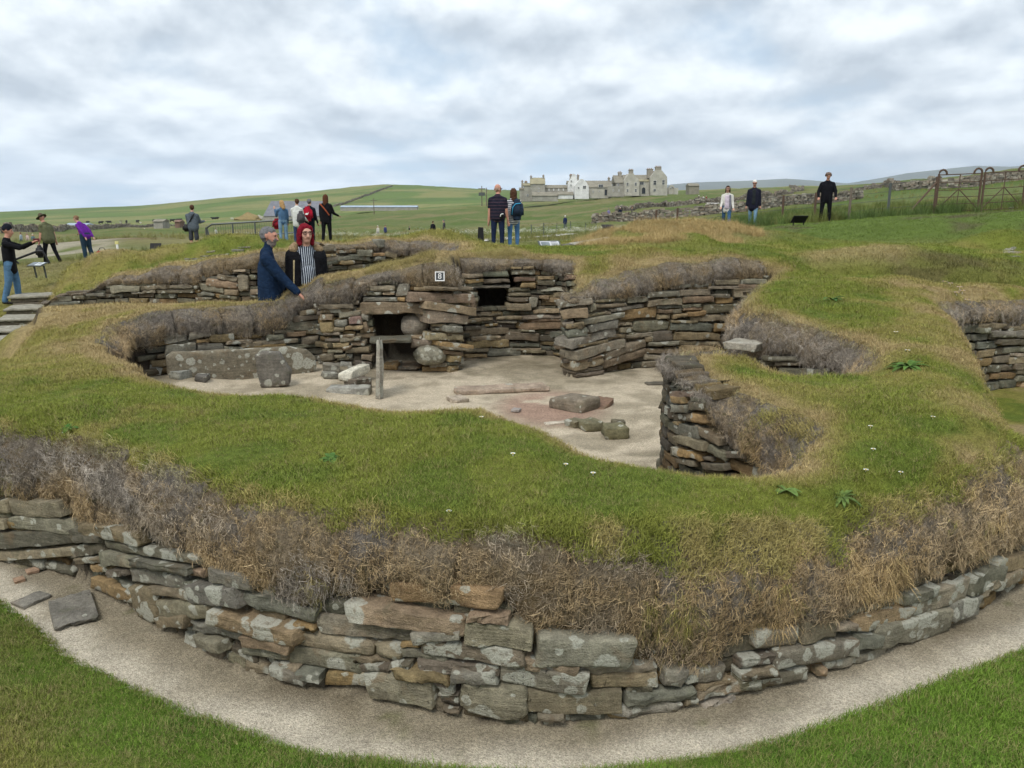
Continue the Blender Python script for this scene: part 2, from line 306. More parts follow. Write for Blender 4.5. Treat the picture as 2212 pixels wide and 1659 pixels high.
def far_z(x, y):
    yy = np.maximum(y, 1.0); px = 1106 + F * (x / yy) * 0.985
    ly = np.log(np.clip(yy, FARY[0], FARY[-1])); gy = np.log(FARY)
    iy = np.clip(np.searchsorted(gy, ly) - 1, 0, len(gy) - 2); ty = (ly - gy[iy]) / (gy[iy + 1] - gy[iy]); ty = ty * ty * (3 - 2 * ty) * .5 + ty * .5
    pxc = np.clip(px, FARX[0], FARX[-1]); ix = np.clip(np.searchsorted(FARX, pxc) - 1, 0, len(FARX) - 2); tx = (pxc - FARX[ix]) / (FARX[ix + 1] - FARX[ix]); tx = tx * tx * (3 - 2 * tx) * .5 + tx * .5
    def row(i): return FARP[i, ix] * (1 - tx) + FARP[i, ix + 1] * tx
    py = row(iy) * (1 - ty) + row(iy + 1) * ty
    e = (-SP + (829.5 - py) / F * CP) / (CP + (829.5 - py) / F * SP)
    z = EYE + e * np.minimum(yy, 2600)
    return z
def house_low(x, y):
    z = idw(x, y, LOW, 3.0, .05)
    return z
STEPP = np.array([(-10.6, 12.0), (-8.0, 12.0), (-8.35, 13.4), (-8.6, 14.2), (-9.2, 15.4), (-9.9, 16.6), (-10.6, 18.2), (-10.9, 19.3), (-14.5, 19.3), (-12.6, 15.5)])
def steps_low(x, y): return np.interp(y, [12.0, 13.6, 14.4, 15.2, 16.1, 17.0, 17.9, 19.3], [-.62, -.58, -.50, -.42, -.28, -.16, -.06, .0])
VALP = np.array([(3.9, 11.75), (5.2, 11.9), (6.6, 11.8), (8.8, 11.6), (9.2, 12.6), (7.9, 12.75), (7.0, 13.1), (6.0, 13.35), (5.2, 13.45), (4.5, 13.2), (3.9, 12.6)])
def pass_low(x, y):
    g = .60 + .05 * np.sin(x * 1.3) - .12 * sstep(-6.2, -7.6, x) + .02 * (y - 11)
    return .05 + (g - .05) * sstep(-3.56, -3.72, x)
BUMPS = [(*PZ(0, 0, 0)[:0], *PY(465, 540, 18.3)[:2], 1.25, .55, .20), (*PY(235, 575, 17.6)[:2], 1.9, .7, .22), (*PY(950, 530, 15.2)[:2], .9, .45, .14), (*PY(2150, 535, 18.2)[:2], 1.0, .5, .42), (*PY(1490, 522, 15.4)[:2], .5, .35, .16), (*PY(1380, 530, 14.8)[:2], .6, .3, .08)]
R_EDGE = lambda x: .10 + .10 * sstep(.5, 1.6, x)
def fields(x, y):
    """height and all the masks, for arrays of points"""
    x = np.asarray(x, float); y = np.asarray(y, float); n = len(x)
    z = np.zeros(n); nearm = (y < 34) & (np.abs(x) < 30) & (y > -9)
    F_ = dict(dh=np.full(n, 9.0), do=np.full(n, 9.0), dp=np.full(n, 9.0), sh=np.zeros(n), so=np.zeros(n), sp=np.zeros(n), bank=np.full(n, -9.0))
    zt = np.zeros(n)
    zt[nearm] = idw(x[nearm], y[nearm], TOP) 
    fz = far_z(x, y); w = sstep(21, 31, y + 0.35 * np.maximum(np.abs(x) - 8, 0))
    zt = np.where(nearm, zt, fz); zt = zt * (1 - w) + fz * w
    amp = np.where(y < 25, .035, np.clip((y - 25) * .006 + .035, 0, 1.6)); sc = np.where(y < 25, 1.0, 1.0)
    zt = zt + (fbm(x, y, 1.1, 4, 3) - .5) * .07 * (y < 40) + (fbm(x, y, .09, 5, 7) - .5) * np.clip((y - 22) * .012, 0, 1.2) * 2
    for cx_, cy_, rx_, ry_, h_ in BUMPS: zt = zt + h_ * np.exp(-(((x - cx_) / rx_) ** 2 + ((y - cy_) / ry_) ** 2))
    z = zt.copy()
    m = (np.abs(x) < 13) & (y < 16) & (y > -9); xm, ym = x[m], y[m]
    for key, line, poly, closed, lowf, sk in (('dh', HOUSE, HOUSE, True, house_low, 'sh'), ('dp', PASS, PASS, True, pass_low, 'sp'), ('do', OUT, OUTP, False, house_low, 'so')):
        D, sarc = near(xm, ym, line, closed); ins = inside(xm, ym, poly)
        d = np.where(ins, -D, D)
        if key == 'do': d = np.where((~ins) & (ym < -8), 9, d)
        F_[key][m] = d; F_[sk][m] = sarc
        r = R_EDGE(xm) * (2.2 if key == 'do' else 1.3)
        zm = z[m]; t = np.clip(1 - (d - .09) / r, 0, 1)
        top = zm - r * .75 * (1 - np.sqrt(np.maximum(1 - t * t, 0)))
        low = lowf(xm, ym) + (fbm(xm, ym, 2.3, 3, 31) - .5) * .03
        k = sstep(.09, .0, d)
        z[m] = np.where(d >= .09, top, np.minimum(top, top * (1 - k) + low * k) if key != 'dp' else top * (1 - k) + low * k)
    ms = (x < -7) & (y > 11) & (y < 20); xs_, ys_ = x[ms], y[ms]; D, _ = near(xs_, ys_, STEPP, True); ds = np.where(inside(xs_, ys_, STEPP), -D, D); ks = sstep(.5, -.15, ds); z[ms] = z[ms] * (1 - ks) + steps_low(xs_, ys_) * ks
    mv = (x > 3) & (x < 10) & (y > 11) & (y < 14.5); xs_, ys_ = x[mv], y[mv]; D, _ = near(xs_, ys_, VALP, True); ds = np.where(inside(xs_, ys_, VALP), -D, D); ks = sstep(.40, -.15, ds); z[mv] = z[mv] * (1 - ks) + np.minimum(np.interp(xs_, [3.9, 6, 8.6], [.98, .80, .62]), z[mv]) * ks
    # grass bank in front of the path
    D, _ = near(xm, ym, BANK); b = np.where(inside(xm, ym, BANKP), D, -D); F_['bank'][m] = b
    kb = np.clip(b, 0, None); z[m] = z[m] + np.where((b > 0) & (F_['do'][m] < -.15), np.minimum(.035 * sstep(0, .05, b) + kb * .30, .62) + (fbm(xm, ym, 2.1, 3, 5) - .5) * .05 * sstep(0, .3, b), 0)
    F_['z'] = z; F_['top'] = zt
    return F_
def Z(x, y): return float(fields([x], [y])['z'][0])

def axis(lo, hi, step, far_lo, far_hi, g_lo, g_hi):
    a = list(np.arange(lo, hi, step)); s = step; p = a[-1]
    while p < far_hi: s *= g_hi; p += s; a.append(p)
    s = step; p = lo; b = []
    while p > far_lo: s *= g_lo; p -= s; b.append(p)
    return np.array(b[::-1] + a)
AX = axis(-6.6, 6.6, .045, -3600, 3600, 1.045, 1.045); AY = axis(2.0, 12.6, .045, -9, 4200, 1.10, 1.022)
GX, GY = np.meshgrid(AX, AY); gx, gy = GX.ravel(), GY.ravel()
FL = fields(gx, gy); gz = FL['z']

def bil(x, y):
    i = np.clip(np.searchsorted(AX, x) - 1, 0, len(AX) - 2); j = np.clip(np.searchsorted(AY, y) - 1, 0, len(AY) - 2)
    a = np.clip((x - AX[i]) / (AX[i + 1] - AX[i]), 0, 1); b = np.clip((y - AY[j]) / (AY[j + 1] - AY[j]), 0, 1); k = j * len(AX) + i
    return k, a, b
def samp(arr, kab):
    k, a, b = kab; n = len(AX)
    if arr.ndim == 2: a, b = a[:, None], b[:, None]
    return (arr[k] * (1 - a) + arr[k + 1] * a) * (1 - b) + (arr[k + n] * (1 - a) + arr[k + n + 1] * a) * b
def Zs(x, y): return samp(gz, bil(np.asarray(x, float), np.asarray(y, float)))
def quick(x, y):
    w = bil(x, y); return {k: samp(FL[k], w) for k in ('z', 'top', 'dh', 'do', 'dp', 'bank')}
# colours of the ground (what grows or lies there) ---------------------------------
def mixc(a, b, t): return a * (1 - t[:, None]) + np.asarray(b)[None, :] * t[:, None]
GREEN, GREEN2, OLIVE, STRAW, TAN, SOIL = (.128, .146, .026), (.098, .128, .022), (.180, .165, .045), (.275, .210, .105), (.235, .165, .070), (.060, .048, .036)
def dryness(x, y, d_h, d_o, d_p):
    """0 fresh green turf, 1 straw"""
    n1 = fbm(x, y, .9, 4, 11); n2 = fbm(x, y, 3.2, 4, 12)
    rim = np.maximum.reduce([1.25 * sstep(.40, .06, d_h) * sstep(-.6, .2, 1.0 - 0 * x), .55 * sstep(.30, .0, d_o) , sstep(.5, .05, d_p)])
    right = sstep(1.5, .0, d_o) * (d_o > -.05) * sstep(1.9, 2.6, x) * .8               # the tan shoulder on the right
    left = .22 * sstep(-1.6, -3.4, x) * sstep(4.6, 6.2, y) + .12 * sstep(-2.6, -4, x)
    upper = .42 * sstep(9.5, 11, y) * sstep(.6, -.2, x) * sstep(-5.4, -4, x) + .35 * sstep(4.8, 5.6, y) * sstep(1.1, 1.5, x) * sstep(2.6, 2.0, x)
    q = np.clip(rim * (.55 + .9 * n2) + right * (.4 + 1.0 * n2) + left + upper + (n1 - .52) * 1.5 + (n2 - .47) * .9, 0, 1)
    return q
def ground_colour(x, y, Fd):
    n = len(x); n1 = fbm(x, y, .9, 4, 11); n2 = fbm(x, y, 3.0, 4, 21); n3 = fbm(x, y, .05, 5, 41); n4 = fbm(x, y, .013, 4, 51)
    q = dryness(x, y, Fd['dh'], Fd['do'], Fd['dp'])
    c = np.tile(np.array(GREEN), (n, 1)); c = mixc(c, GREEN2, sstep(.45, .65, n2)); c = mixc(c, OLIVE, sstep(.08, .35, q)); c = mixc(c, STRAW, sstep(.40, .95, q) * .9)
    # fore bank : fresher, straw where it is trodden far from the edge
    b = Fd['bank']; fb = (b > -.02) & (Fd['do'] < 0)
    cb = np.tile(np.array((.085, .140, .018)), (n, 1)); cb = mixc(cb, (.065, .118, .015), sstep(.5, .7, n2)); tr = sstep(.35, .95, b + (n1 - .5) * .8) * sstep(.5, -1.0, x); cb = mixc(cb, (.21, .165, .05), tr * .75); cb = mixc(cb, (.12, .13, .03), sstep(.55, .75, n1) * .6)
    c = np.where(fb[:, None], cb, c)
    # beyond the ruin: rough pasture, then fields and the hill
    m = sstep(17, 24, y); far = np.tile(np.array((.105, .130, .040)), (n, 1)); far = mixc(far, (.165, .150, .065), sstep(.42, .66, n3)); far = mixc(far, (.075, .115, .025), sstep(.5, .7, fbm(x, y, .11, 4, 61)) * .8)
    px = 1106 + F * x / np.maximum(y, 1) * .985
    tr2 = sstep(13.5, 15, y) * sstep(21.5, 19.0, y) * sstep(1230, 1300, px) * sstep(1680, 1600, px) * sstep(.0, .40, (fbm(x, y, .5, 3, 71) - .45) + .38 * sstep(18, 19.5, y))
    c = mixc(c, STRAW, tr2 * .85)
    gb = sstep(20, 23, y) * sstep(33, 29.5, y) * sstep(1560, 1700, px); farb = mixc(far, (.090, .128, .026), gb)
    # clipped grass beyond the wall
    bank2 = mixc(farb, (.085, .06, .045), gb * sstep(.58, .68, fbm(x, y, .55, 4, 77)) * .8)
    c = c * (1 - m[:, None]) + bank2 * m[:, None]
    dk = sstep(12.5, 12.9, y) * sstep(14.5, 13.9, y) * sstep(1840, 1930, px) * sstep(2230, 2150, px); c = mixc(c, (.105, .095, .035), dk * (.5 + .5 * sstep(.35, .6, n2)))
    tn = sstep(13.4, 14.2, y) * sstep(15.4, 14.8, y) * sstep(1680, 1760, px) * sstep(2000, 1900, px); c = mixc(c, STRAW, tn * .7)
    # hill fields
    h = sstep(330, 480, y); hf = np.tile(np.array((.115, .165, .045)), (n, 1)); hf = mixc(hf, (.20, .20, .075), sstep(.45, .55, n4 + .16 * sstep(420, 560, px) * sstep(830 , 815, px - (y - 1100) * .12) * sstep(800, 900, y) - .06)); hf = mixc(hf, (.085, .13, .04), sstep(.55, .62, fbm(x * .5, y * 2.2, .012, 3, 81)) * .6)
    c = c * (1 - h[:, None]) + hf * h[:, None]
    # eroded sand under the turf edge on the west side
    sand = sstep(42.5, 43.5, y) * sstep(50.5, 49.0, y + (fbm(x, y, .35, 3, 92) - .5) * 4) * sstep(320, 250, px) * sstep(-300, -200, px) * sstep(.42, .50, fbm(x, y, .3, 4, 91) + .10 * sstep(300, 100, px))
    fringe = sstep(48.2, 49.4, y) * sstep(52.5, 50.5, y) * sstep(400, 300, px); c = mixc(c, (.13, .075, .05), fringe * .7)
    c = mixc(c, (.31, .275, .21), sand * .85)
    # faces behind the stones
    steep = (np.abs(Fd['dh'] - .04) < .06) | (np.abs(Fd['do'] - .04) < .06) | (np.abs(Fd['dp'] - .04) < .06) & (y > 12.3)
    c = np.where(steep[:, None], np.array(SOIL)[None, :], c)
    return c, q
gc, gq = ground_colour(gx, gy, FL)

nx, ny = len(AX), len(AY)
idx = np.arange(nx * ny).reshape(ny, nx)
quads = np.stack([idx[:-1, :-1], idx[:-1, 1:], idx[1:, 1:], idx[1:, :-1]], -1).reshape(-1, 4)
qd = {k: FL[k][quads].mean(1) for k in ('dh', 'do', 'bank')}
reg = np.zeros(len(quads), int)
reg[qd['dh'] < .04] = 1
inl = qd['do'] < .04
reg[inl] = 2; reg[inl & (qd['bank'] > 0)] = 3
rx, ry = gx[quads].mean(1), gy[quads].mean(1)
reg[(reg == 2) & (rx > 3.3) & (ry > 5.2)] = 0
def grass_ground_mat(name):
    t = NT(name, .95, .1); p = t.pos(); c = t.attr('col')
    fine = t.noise(p, 95, 4, .7); mid = t.noise(p, 17, 5, .62); big = t.noise(p, .9, 4, .6)
    f = t.math('MULTIPLY', t.ramp(fine, .25, .75, .62, 1.38), t.ramp(mid, .25, .75, .78, 1.22)); f = t.math('MULTIPLY', f, t.ramp(big, .3, .7, .9, 1.1))
    t.color(t.scale(c, f)); t.bump(t.math('ADD', fine, mid), .6, .02); return t.m
def sand_mat(name, dark):
    t = NT(name, .95, .1); p = t.pos(); c = t.attr('col')
    v = t.voro(p, 210, 'F1', 1.0, 'Color'); sp = t.N('ShaderNodeSeparateColor'); t.link(v, sp.inputs[0])
    mid = t.noise(p, 6, 5, .65); fine = t.noise(p, 60, 3, .6)
    f = t.math('MULTIPLY', t.ramp(sp.outputs[0], 0, 1, .66, 1.28, False), t.ramp(mid, .3, .7, .88, 1.1)); f = t.math('MULTIPLY', f, t.ramp(fine, .3, .7, .85, 1.12))
    t.color(t.scale(c, f)); t.bump(t.math('ADD', t.voro(p, 160), fine), .7, .006); return t.m
def sand_colour(x, y, house):
    n = len(x); a = fbm(x, y, 1.3, 4, 101); b = fbm(x, y, 4.0, 4, 102); g = fbm(x, y, 9.0, 3, 103)
    if house:
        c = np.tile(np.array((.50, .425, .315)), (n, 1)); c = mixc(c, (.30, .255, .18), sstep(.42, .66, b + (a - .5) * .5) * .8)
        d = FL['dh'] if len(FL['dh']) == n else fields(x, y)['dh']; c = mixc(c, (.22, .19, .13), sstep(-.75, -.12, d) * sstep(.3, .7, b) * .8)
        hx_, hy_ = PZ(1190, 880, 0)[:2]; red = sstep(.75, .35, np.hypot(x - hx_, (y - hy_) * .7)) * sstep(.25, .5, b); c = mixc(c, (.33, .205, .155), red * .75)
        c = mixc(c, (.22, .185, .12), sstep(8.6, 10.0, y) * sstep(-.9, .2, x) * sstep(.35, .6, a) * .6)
    else:
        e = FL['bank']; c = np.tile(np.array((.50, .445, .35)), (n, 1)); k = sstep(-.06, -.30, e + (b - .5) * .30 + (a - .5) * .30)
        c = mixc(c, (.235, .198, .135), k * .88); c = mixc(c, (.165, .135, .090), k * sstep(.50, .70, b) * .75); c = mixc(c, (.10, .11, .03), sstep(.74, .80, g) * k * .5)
    return c
def sub(mask, name, mat, cols, kind='structure'):
    q = quads[mask]; used, inv = np.unique(q.ravel(), return_inverse=True); q2 = inv.reshape(-1, 4)
    me = mesh_np(name, np.stack([gx[used], gy[used], gz[used]], 1), q2)
    a = me.attributes.new('col', 'FLOAT_COLOR', 'POINT'); c4 = np.ones((len(used), 4), np.float32); c4[:, :3] = cols[used]; a.data.foreach_set('color', c4.ravel())
    return tag(link(name, me, None, mat), kind=kind)
M_GRASS = grass_ground_mat('turf_ground'); M_SAND = sand_mat('shell_sand', 0)
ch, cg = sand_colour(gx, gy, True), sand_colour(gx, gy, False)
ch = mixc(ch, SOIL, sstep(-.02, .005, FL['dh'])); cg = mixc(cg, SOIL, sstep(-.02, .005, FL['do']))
tag(sub(reg == 0, 'ground', M_GRASS, gc), 'grassy ground of the mounds, pasture and far hill')
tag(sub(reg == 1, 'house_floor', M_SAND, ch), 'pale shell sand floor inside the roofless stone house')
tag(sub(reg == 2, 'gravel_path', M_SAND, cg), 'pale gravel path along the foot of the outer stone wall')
tag(sub(reg == 3, 'grass_bank', M_GRASS, gc), 'green mown grass bank beyond the gravel path')

# ------------------------------------------------------------------ dry-stone walls
rnd = random.Random(8)
ZOOM = {1: (0, 400), 2: (600, 400), 3: (1200, 400), 4: (1900, 400), 5: (300, 650), 6: (900, 650), 7: (1300, 650), 8: (1900, 650),
        'A': (0, 1050), 'B': (0, 1425), 'D': (600, 1425), 'E': (1200, 1300), 'G': (1900, 1150), 'H': (1900, 1425)}
def zp(k, x, y): return (x / 3.16 + ZOOM[k][0]) * .85077, (y / 3.16 + ZOOM[k][1]) * .85077

def stone_mesh(asp, seed):
    """a weathered flagstone about asp times as long as it is thick, in a unit box"""
    r = random.Random(seed); bm = bmesh.new()
    L, Dp, H = asp, 2.2, 1.0; R = r.uniform(.07, .24); grid = {}; ni = max(2, min(9, int(asp * 1.8)))
    def ax(size, k): e = R / size; return [0, e * .35, e] + [e + (1 - 2 * e) * i / k for i in range(1, k)] + [1 - e, 1 - e * .35, 1]
    UX, UY, UZ = ax(L, ni), [0, .06, .5, 1], ax(H, 2); nx_, ny_, nz_ = len(UX) - 1, len(UY) - 1, len(UZ) - 1
    sx, sx2 = r.uniform(-.22, .22), r.uniform(-.22, .22); tp = r.uniform(-.25, .25); bow = r.uniform(-.10, .10); ang = r.uniform(-.3, .3)
    off = Vector((r.uniform(0, 99), r.uniform(0, 99), r.uniform(0, 99))); lam = r.uniform(2.5, 5); lama = r.choice([0, .03, .05])
    def shape(u, v, w):
        x, y, z = (u - .5) * L, (v - .5) * Dp, (w - .5) * H
        hx, hy, hz = L / 2 - R, Dp / 2 - R, H / 2 - R
        c = Vector((max(-hx, min(hx, x)), max(-hy, min(hy, y)), max(-hz, min(hz, z)))); p = Vector((x, y, z)); d = p - c
        if d.length > 1e-6: p = c + d.normalized() * R if d.length > R else p
        e = p.x / L
        p.z = p.z * (1 + tp * e) + bow * (1 - 4 * e * e); p.x += p.z * (sx if e > 0 else sx2) * 1.0 + p.y * ang * .3
        q = p * .9 + off; n = mnoise.noise_vector(q * .8) * .16 + mnoise.noise_vector(q * 2.1) * .10 + mnoise.noise_vector(q * 5) * .03
        p += Vector((n.x, n.y, n.z * .85)); p.y += lama * math.sin(p.z * lam * 6.28)
        return p
    def vert(i, j, k):
        key = (i, j, k)
        if key not in grid: grid[key] = bm.verts.new(shape(UX[i], UY[j], UZ[k]))
        return grid[key]
    for i in range(nx_):
        for j in range(ny_):
            bm.faces.new([vert(i, j, 0), vert(i, j + 1, 0), vert(i + 1, j + 1, 0), vert(i + 1, j, 0)]); bm.faces.new([vert(i, j, nz_), vert(i + 1, j, nz_), vert(i + 1, j + 1, nz_), vert(i, j + 1, nz_)])
        for k in range(nz_):
            bm.faces.new([vert(i, 0, k), vert(i + 1, 0, k), vert(i + 1, 0, k + 1), vert(i, 0, k + 1)]); bm.faces.new([vert(i, ny_, k), vert(i, ny_, k + 1), vert(i + 1, ny_, k + 1), vert(i + 1, ny_, k)])
    for j in range(ny_):
        for k in range(nz_):
            bm.faces.new([vert(0, j, k), vert(0, j, k + 1), vert(0, j + 1, k + 1), vert(0, j + 1, k)]); bm.faces.new([vert(nx_, j, k), vert(nx_, j + 1, k), vert(nx_, j + 1, k + 1), vert(nx_, j, k + 1)])
    lo = [min(v.co[a] for v in bm.verts) for a in range(3)]; hi = [max(v.co[a] for v in bm.verts) for a in range(3)]
    for v in bm.verts: v.co = Vector([(v.co[a] - lo[a]) / (hi[a] - lo[a]) - .5 for a in range(3)])
    me = bpy.data.meshes.new('stone'); bm.to_mesh(me); bm.free(); me.polygons.foreach_set('use_smooth', [True] * len(me.polygons)); me.materials.append(M_STONE); return me
def stone_mat():
    t = NT('flagstone', .88, .22); p = t.pos(); base = t.info('Color'); lich = t.info('Alpha'); rn = t.info('Random'); o = t.obj()
    seed = t.N('ShaderNodeCombineXYZ'); t.put(seed.inputs[0], t.math('MULTIPLY', rn, 37.0)); t.put(seed.inputs[1], t.math('MULTIPLY', rn, 91.0))
    q = t.add(p, seed.outputs[0])
    n1 = t.noise(q, 9, 5, .62); n2 = t.noise(q, 42, 5, .68); n3 = t.noise(q, 150, 3, .6)
    lam = t.noise(t.map(q, (5, 5, 55)), 1, 4, .6)
    f = t.math('MULTIPLY', t.ramp(n1, .25, .75, .72, 1.28), t.ramp(n2, .25, .75, .76, 1.24)); f = t.math('MULTIPLY', f, t.ramp(lam, .3, .7, .84, 1.14)); f = t.math('MULTIPLY', f, t.ramp(n3, .3, .7, .86, 1.14))
    c = t.scale(base, f)
    rust = t.ramp(t.noise(q, 5.5, 4, .6, .6), .56, .70); c = t.mix(t.math('MULTIPLY', rust, .30), c, (.23, .145, .075))
    gr = t.ramp(t.noise(q, 7.5, 4, .6), .56, .72); c = t.mix(t.math('MULTIPLY', gr, .4), c, (.12, .125, .075))
    # lichen: pale round crusts and black specks
    w = t.add(q, t.scale(t.noise(q, 22, 3, .6, 0, True), .035))
    def blobs(sc, cut, rad):
        v = t.N('ShaderNodeTexVoronoi'); t.put(v.inputs['Vector'], w); v.inputs['Scale'].default_value = sc
        s = t.N('ShaderNodeSeparateColor'); t.link(v.outputs['Color'], s.inputs[0])
        on = t.math('LESS_THAN', s.outputs[0], t.math('MULTIPLY', lich, cut)); r = t.math('ADD', t.math('MULTIPLY', s.outputs[1], rad * .7), rad * .35)
        e = t.math('SUBTRACT', r, v.outputs['Distance']); return t.math('MULTIPLY', t.ramp(e, -.015, .05), on)
    b1 = blobs(6.5, .80, .50); b2 = blobs(15, .55, .46); b = t.math('MAXIMUM', b1, b2)
    b = t.math('MULTIPLY', b, t.ramp(n2, .30, .52, .25, 1.0))
    c = t.mix(t.math('MULTIPLY', b, .86), c, t.scale((.43, .425, .355), t.ramp(n3, .3, .7, .85, 1.15)))
    k = t.math('MULTIPLY', t.ramp(t.noise(q, 60, 3, .7), .60, .68), t.ramp(t.noise(q, 6, 3, .6), .50, .62)); c = t.mix(t.math('MULTIPLY', k, .8), c, (.022, .021, .020))
    t.color(c); t.bump(t.math('ADD', t.math('ADD', t.math('MULTIPLY', n2, .8), n3), t.math('MULTIPLY', lam, .9)), .75, .012); return t.m
M_STONE = stone_mat()
ASPS = (1.1, 1.7, 2.6, 3.8, 5.5, 8.0)
LIB = {a: [stone_mesh(a, 100 * i + k) for k in range(6)] for i, a in enumerate(ASPS)}
PAL = [(.185, .155, .112), (.160, .150, .112), (.205, .165, .112), (.150, .128, .098), (.175, .165, .125), (.235, .165, .085), (.150, .148, .120), (.205, .175, .130), (.135, .115, .090), (.255, .195, .115)]
def put_stone(par, C, A, nrm, w, h, dep, lich, col=None, dark=1.0, mesh=None):
    """C centre of the visible face, A unit vector along the stone, nrm unit horizontal normal towards the open side"""
    asp = w / max(h, .01); a = min(ASPS, key=lambda k: abs(math.log(k / asp)))
    me = mesh or rnd.choice(LIB[a]); o = bpy.data.objects.new('stone', me); COL.objects.link(o)
    X = Vector(A).normalized(); Y = -Vector(nrm); Zv = X.cross(Y).normalized(); 
    if Zv.z < 0: Zv = -Zv
    Y = Zv.cross(X).normalized(); fl = rnd.choice((1, -1))
    m = Matrix((X * fl, Y * fl, Zv)).transposed().to_4x4()        # turned end for end at random
    o.matrix_world = Matrix.Translation(Vector(C) + Y * dep * .5) @ m @ Matrix.Diagonal((w, dep, h, 1))
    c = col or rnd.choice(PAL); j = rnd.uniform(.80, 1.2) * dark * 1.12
    o.color = (c[0] * j * rnd.uniform(.98, 1.06), c[1] * j, c[2] * j * rnd.uniform(.88, 1.0), lich)
    o.parent = par; return o

class Face:
    """one face of walling: a line in plan with the normal towards the open side"""
    def __init__(s, pts, poly, root, off=.10):
        s.p = smooth(pts, .05, False, 1); d = np.gradient(s.p, axis=0); n = np.stack([-d[:, 1], d[:, 0]], 1); n /= np.linalg.norm(n, axis=1)[:, None] + 1e-9
        mid = s.p + n * .15; ins = inside(mid[:, 0], mid[:, 1], poly); n = np.where(ins.mean() > .5, n, -n)
        k = np.ones(9) / 9; n = np.stack([np.convolve(np.pad(n[:, i], 4, mode='edge'), k, 'valid') for i in (0, 1)], 1); n /= np.linalg.norm(n, axis=1)[:, None] + 1e-9
        s.n = n; s.off = off; s.root = root; s.q = s.p + n * off; s.L = np.r_[0, np.cumsum(np.hypot(*np.diff(s.p, axis=0).T))]; s.bot = None
    def hit(s, px, py, off=None):
        q = s.q if off is None else s.p + s.n * off
        u, y, dz = ray(px, py); a = q[:-1]; b = q[1:]; ca = a[:, 0] * y - a[:, 1] * u; cb = b[:, 0] * y - b[:, 1] * u
        k = np.nonzero((ca * cb <= 0) & (a[:, 1] > .3))[0]
        if len(k) == 0:
            # the line ends short of this ray: carry the nearest end on
            ang = q[:, 0] / q[:, 1] - u / y; i = int(np.abs(ang).argmin()); t = q[i, 1] / y; return Vector((u * t, y * t, EYE + dz * t)), i
        best = None
        for i in k:
            f = ca[i] / (ca[i] - cb[i] + 1e-12); P = a[i] + (b[i] - a[i]) * f; t = P[1] / y
            vis = s.n[i, 0] * u + s.n[i, 1] * y
            key = (vis > 0, t)
            if best is None or key < best[0]: best = (key, P, t, i)
        _, P, t, i = best; return Vector((P[0], P[1], EYE + dz * t)), int(i)
    def at(s, d, off=0.0):
        x = np.interp(d, s.L, s.p[:, 0]); y = np.interp(d, s.L, s.p[:, 1]); nx = np.interp(d, s.L, s.n[:, 0]); ny = np.interp(d, s.L, s.n[:, 1])
        k = np.hypot(nx, ny); nx, ny = nx / k, ny / k; return x + nx * off, y + ny * off, nx, ny
    def stones(s, zk, rows, lich=.3, dep=(.24, .36), grow=1.04, dark=1.0):
        for r in rows:
            x1, y1, x2, y2, th = r[:5]; col = r[5] if len(r) > 5 else None
            A, i = s.hit(*zp(zk, x1, y1)); B, j = s.hit(*zp(zk, x2, y2)); C, k = s.hit(*zp(zk, (x1 + x2) / 2, (y1 + y2) / 2))
            w = (B - A).length; 
            if w < .02 or w > 2.2: continue
            D = B - A; nv = Vector((s.n[k][0], s.n[k][1], 0)); D -= nv * D.dot(nv); D.normalize()
            t = math.hypot(C.y, C.x); dz = EYE - C.z; h = th / 3.16 * .85077 * math.hypot(t, dz) / F / max(.5, math.cos(math.atan2(dz, t)))
            dp = min(max(rnd.uniform(*dep), h * .9), .5)
            C += nv * rnd.uniform(-.015, .03)
            put_stone(s.root, C, D, nv, w * grow, h * 1.06, dp, lich * rnd.uniform(.3, 1.7), col, dark)
    def floor(s, d): x, y, _, _ = s.at(d, .22); return Zs(np.atleast_1d(x), np.atleast_1d(y))
    def set_bottom(s, pts):
        """line between the turf above and the stones below, from the picture"""
        r = []
        for k, x, y in pts:
            P, i = s.hit(*zp(k, x, y)); r.append((s.L[i], P.z))
        r.sort(); s.bot = np.array(r)
    def zb(s, d): return np.interp(d, s.bot[:, 0], s.bot[:, 1])
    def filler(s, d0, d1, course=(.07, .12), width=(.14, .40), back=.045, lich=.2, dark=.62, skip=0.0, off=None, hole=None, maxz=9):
        o = s.off - back if off is None else off
        n = 40; dd = np.linspace(d0, d1, n); fl = s.floor(dd); z = 0.0; top = (s.zb(dd) - fl).max()
        while z < min(top - .02, maxz):
            h = rnd.uniform(*course); d = d0 - rnd.uniform(0, .1)
            while d < d1:
                w = rnd.uniform(*width); m = d + w / 2; f0 = float(np.interp(m, dd, fl)); 
                if m < d1 + .05 and f0 + z + h * .5 < s.zb(m) + .03 and rnd.random() >= skip:
                    x, y, nx, ny = s.at(m, o + rnd.uniform(-.012, .012)); tl = rnd.uniform(-.05, .05)
                    if hole and hole[0] < x + w * .45 and x - w * .45 < hole[1] and hole[2] < f0 + z + h and f0 + z < hole[3]: d += w; continue
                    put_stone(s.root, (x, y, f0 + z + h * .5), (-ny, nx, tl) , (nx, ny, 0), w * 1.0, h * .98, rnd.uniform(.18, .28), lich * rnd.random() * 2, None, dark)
                d += w * 1.0
            z += h
def wall_thing(name, loc, label):
    e = empty(name, (0, 0, 0)); return tag(e, label, 'wall', kind='thing')

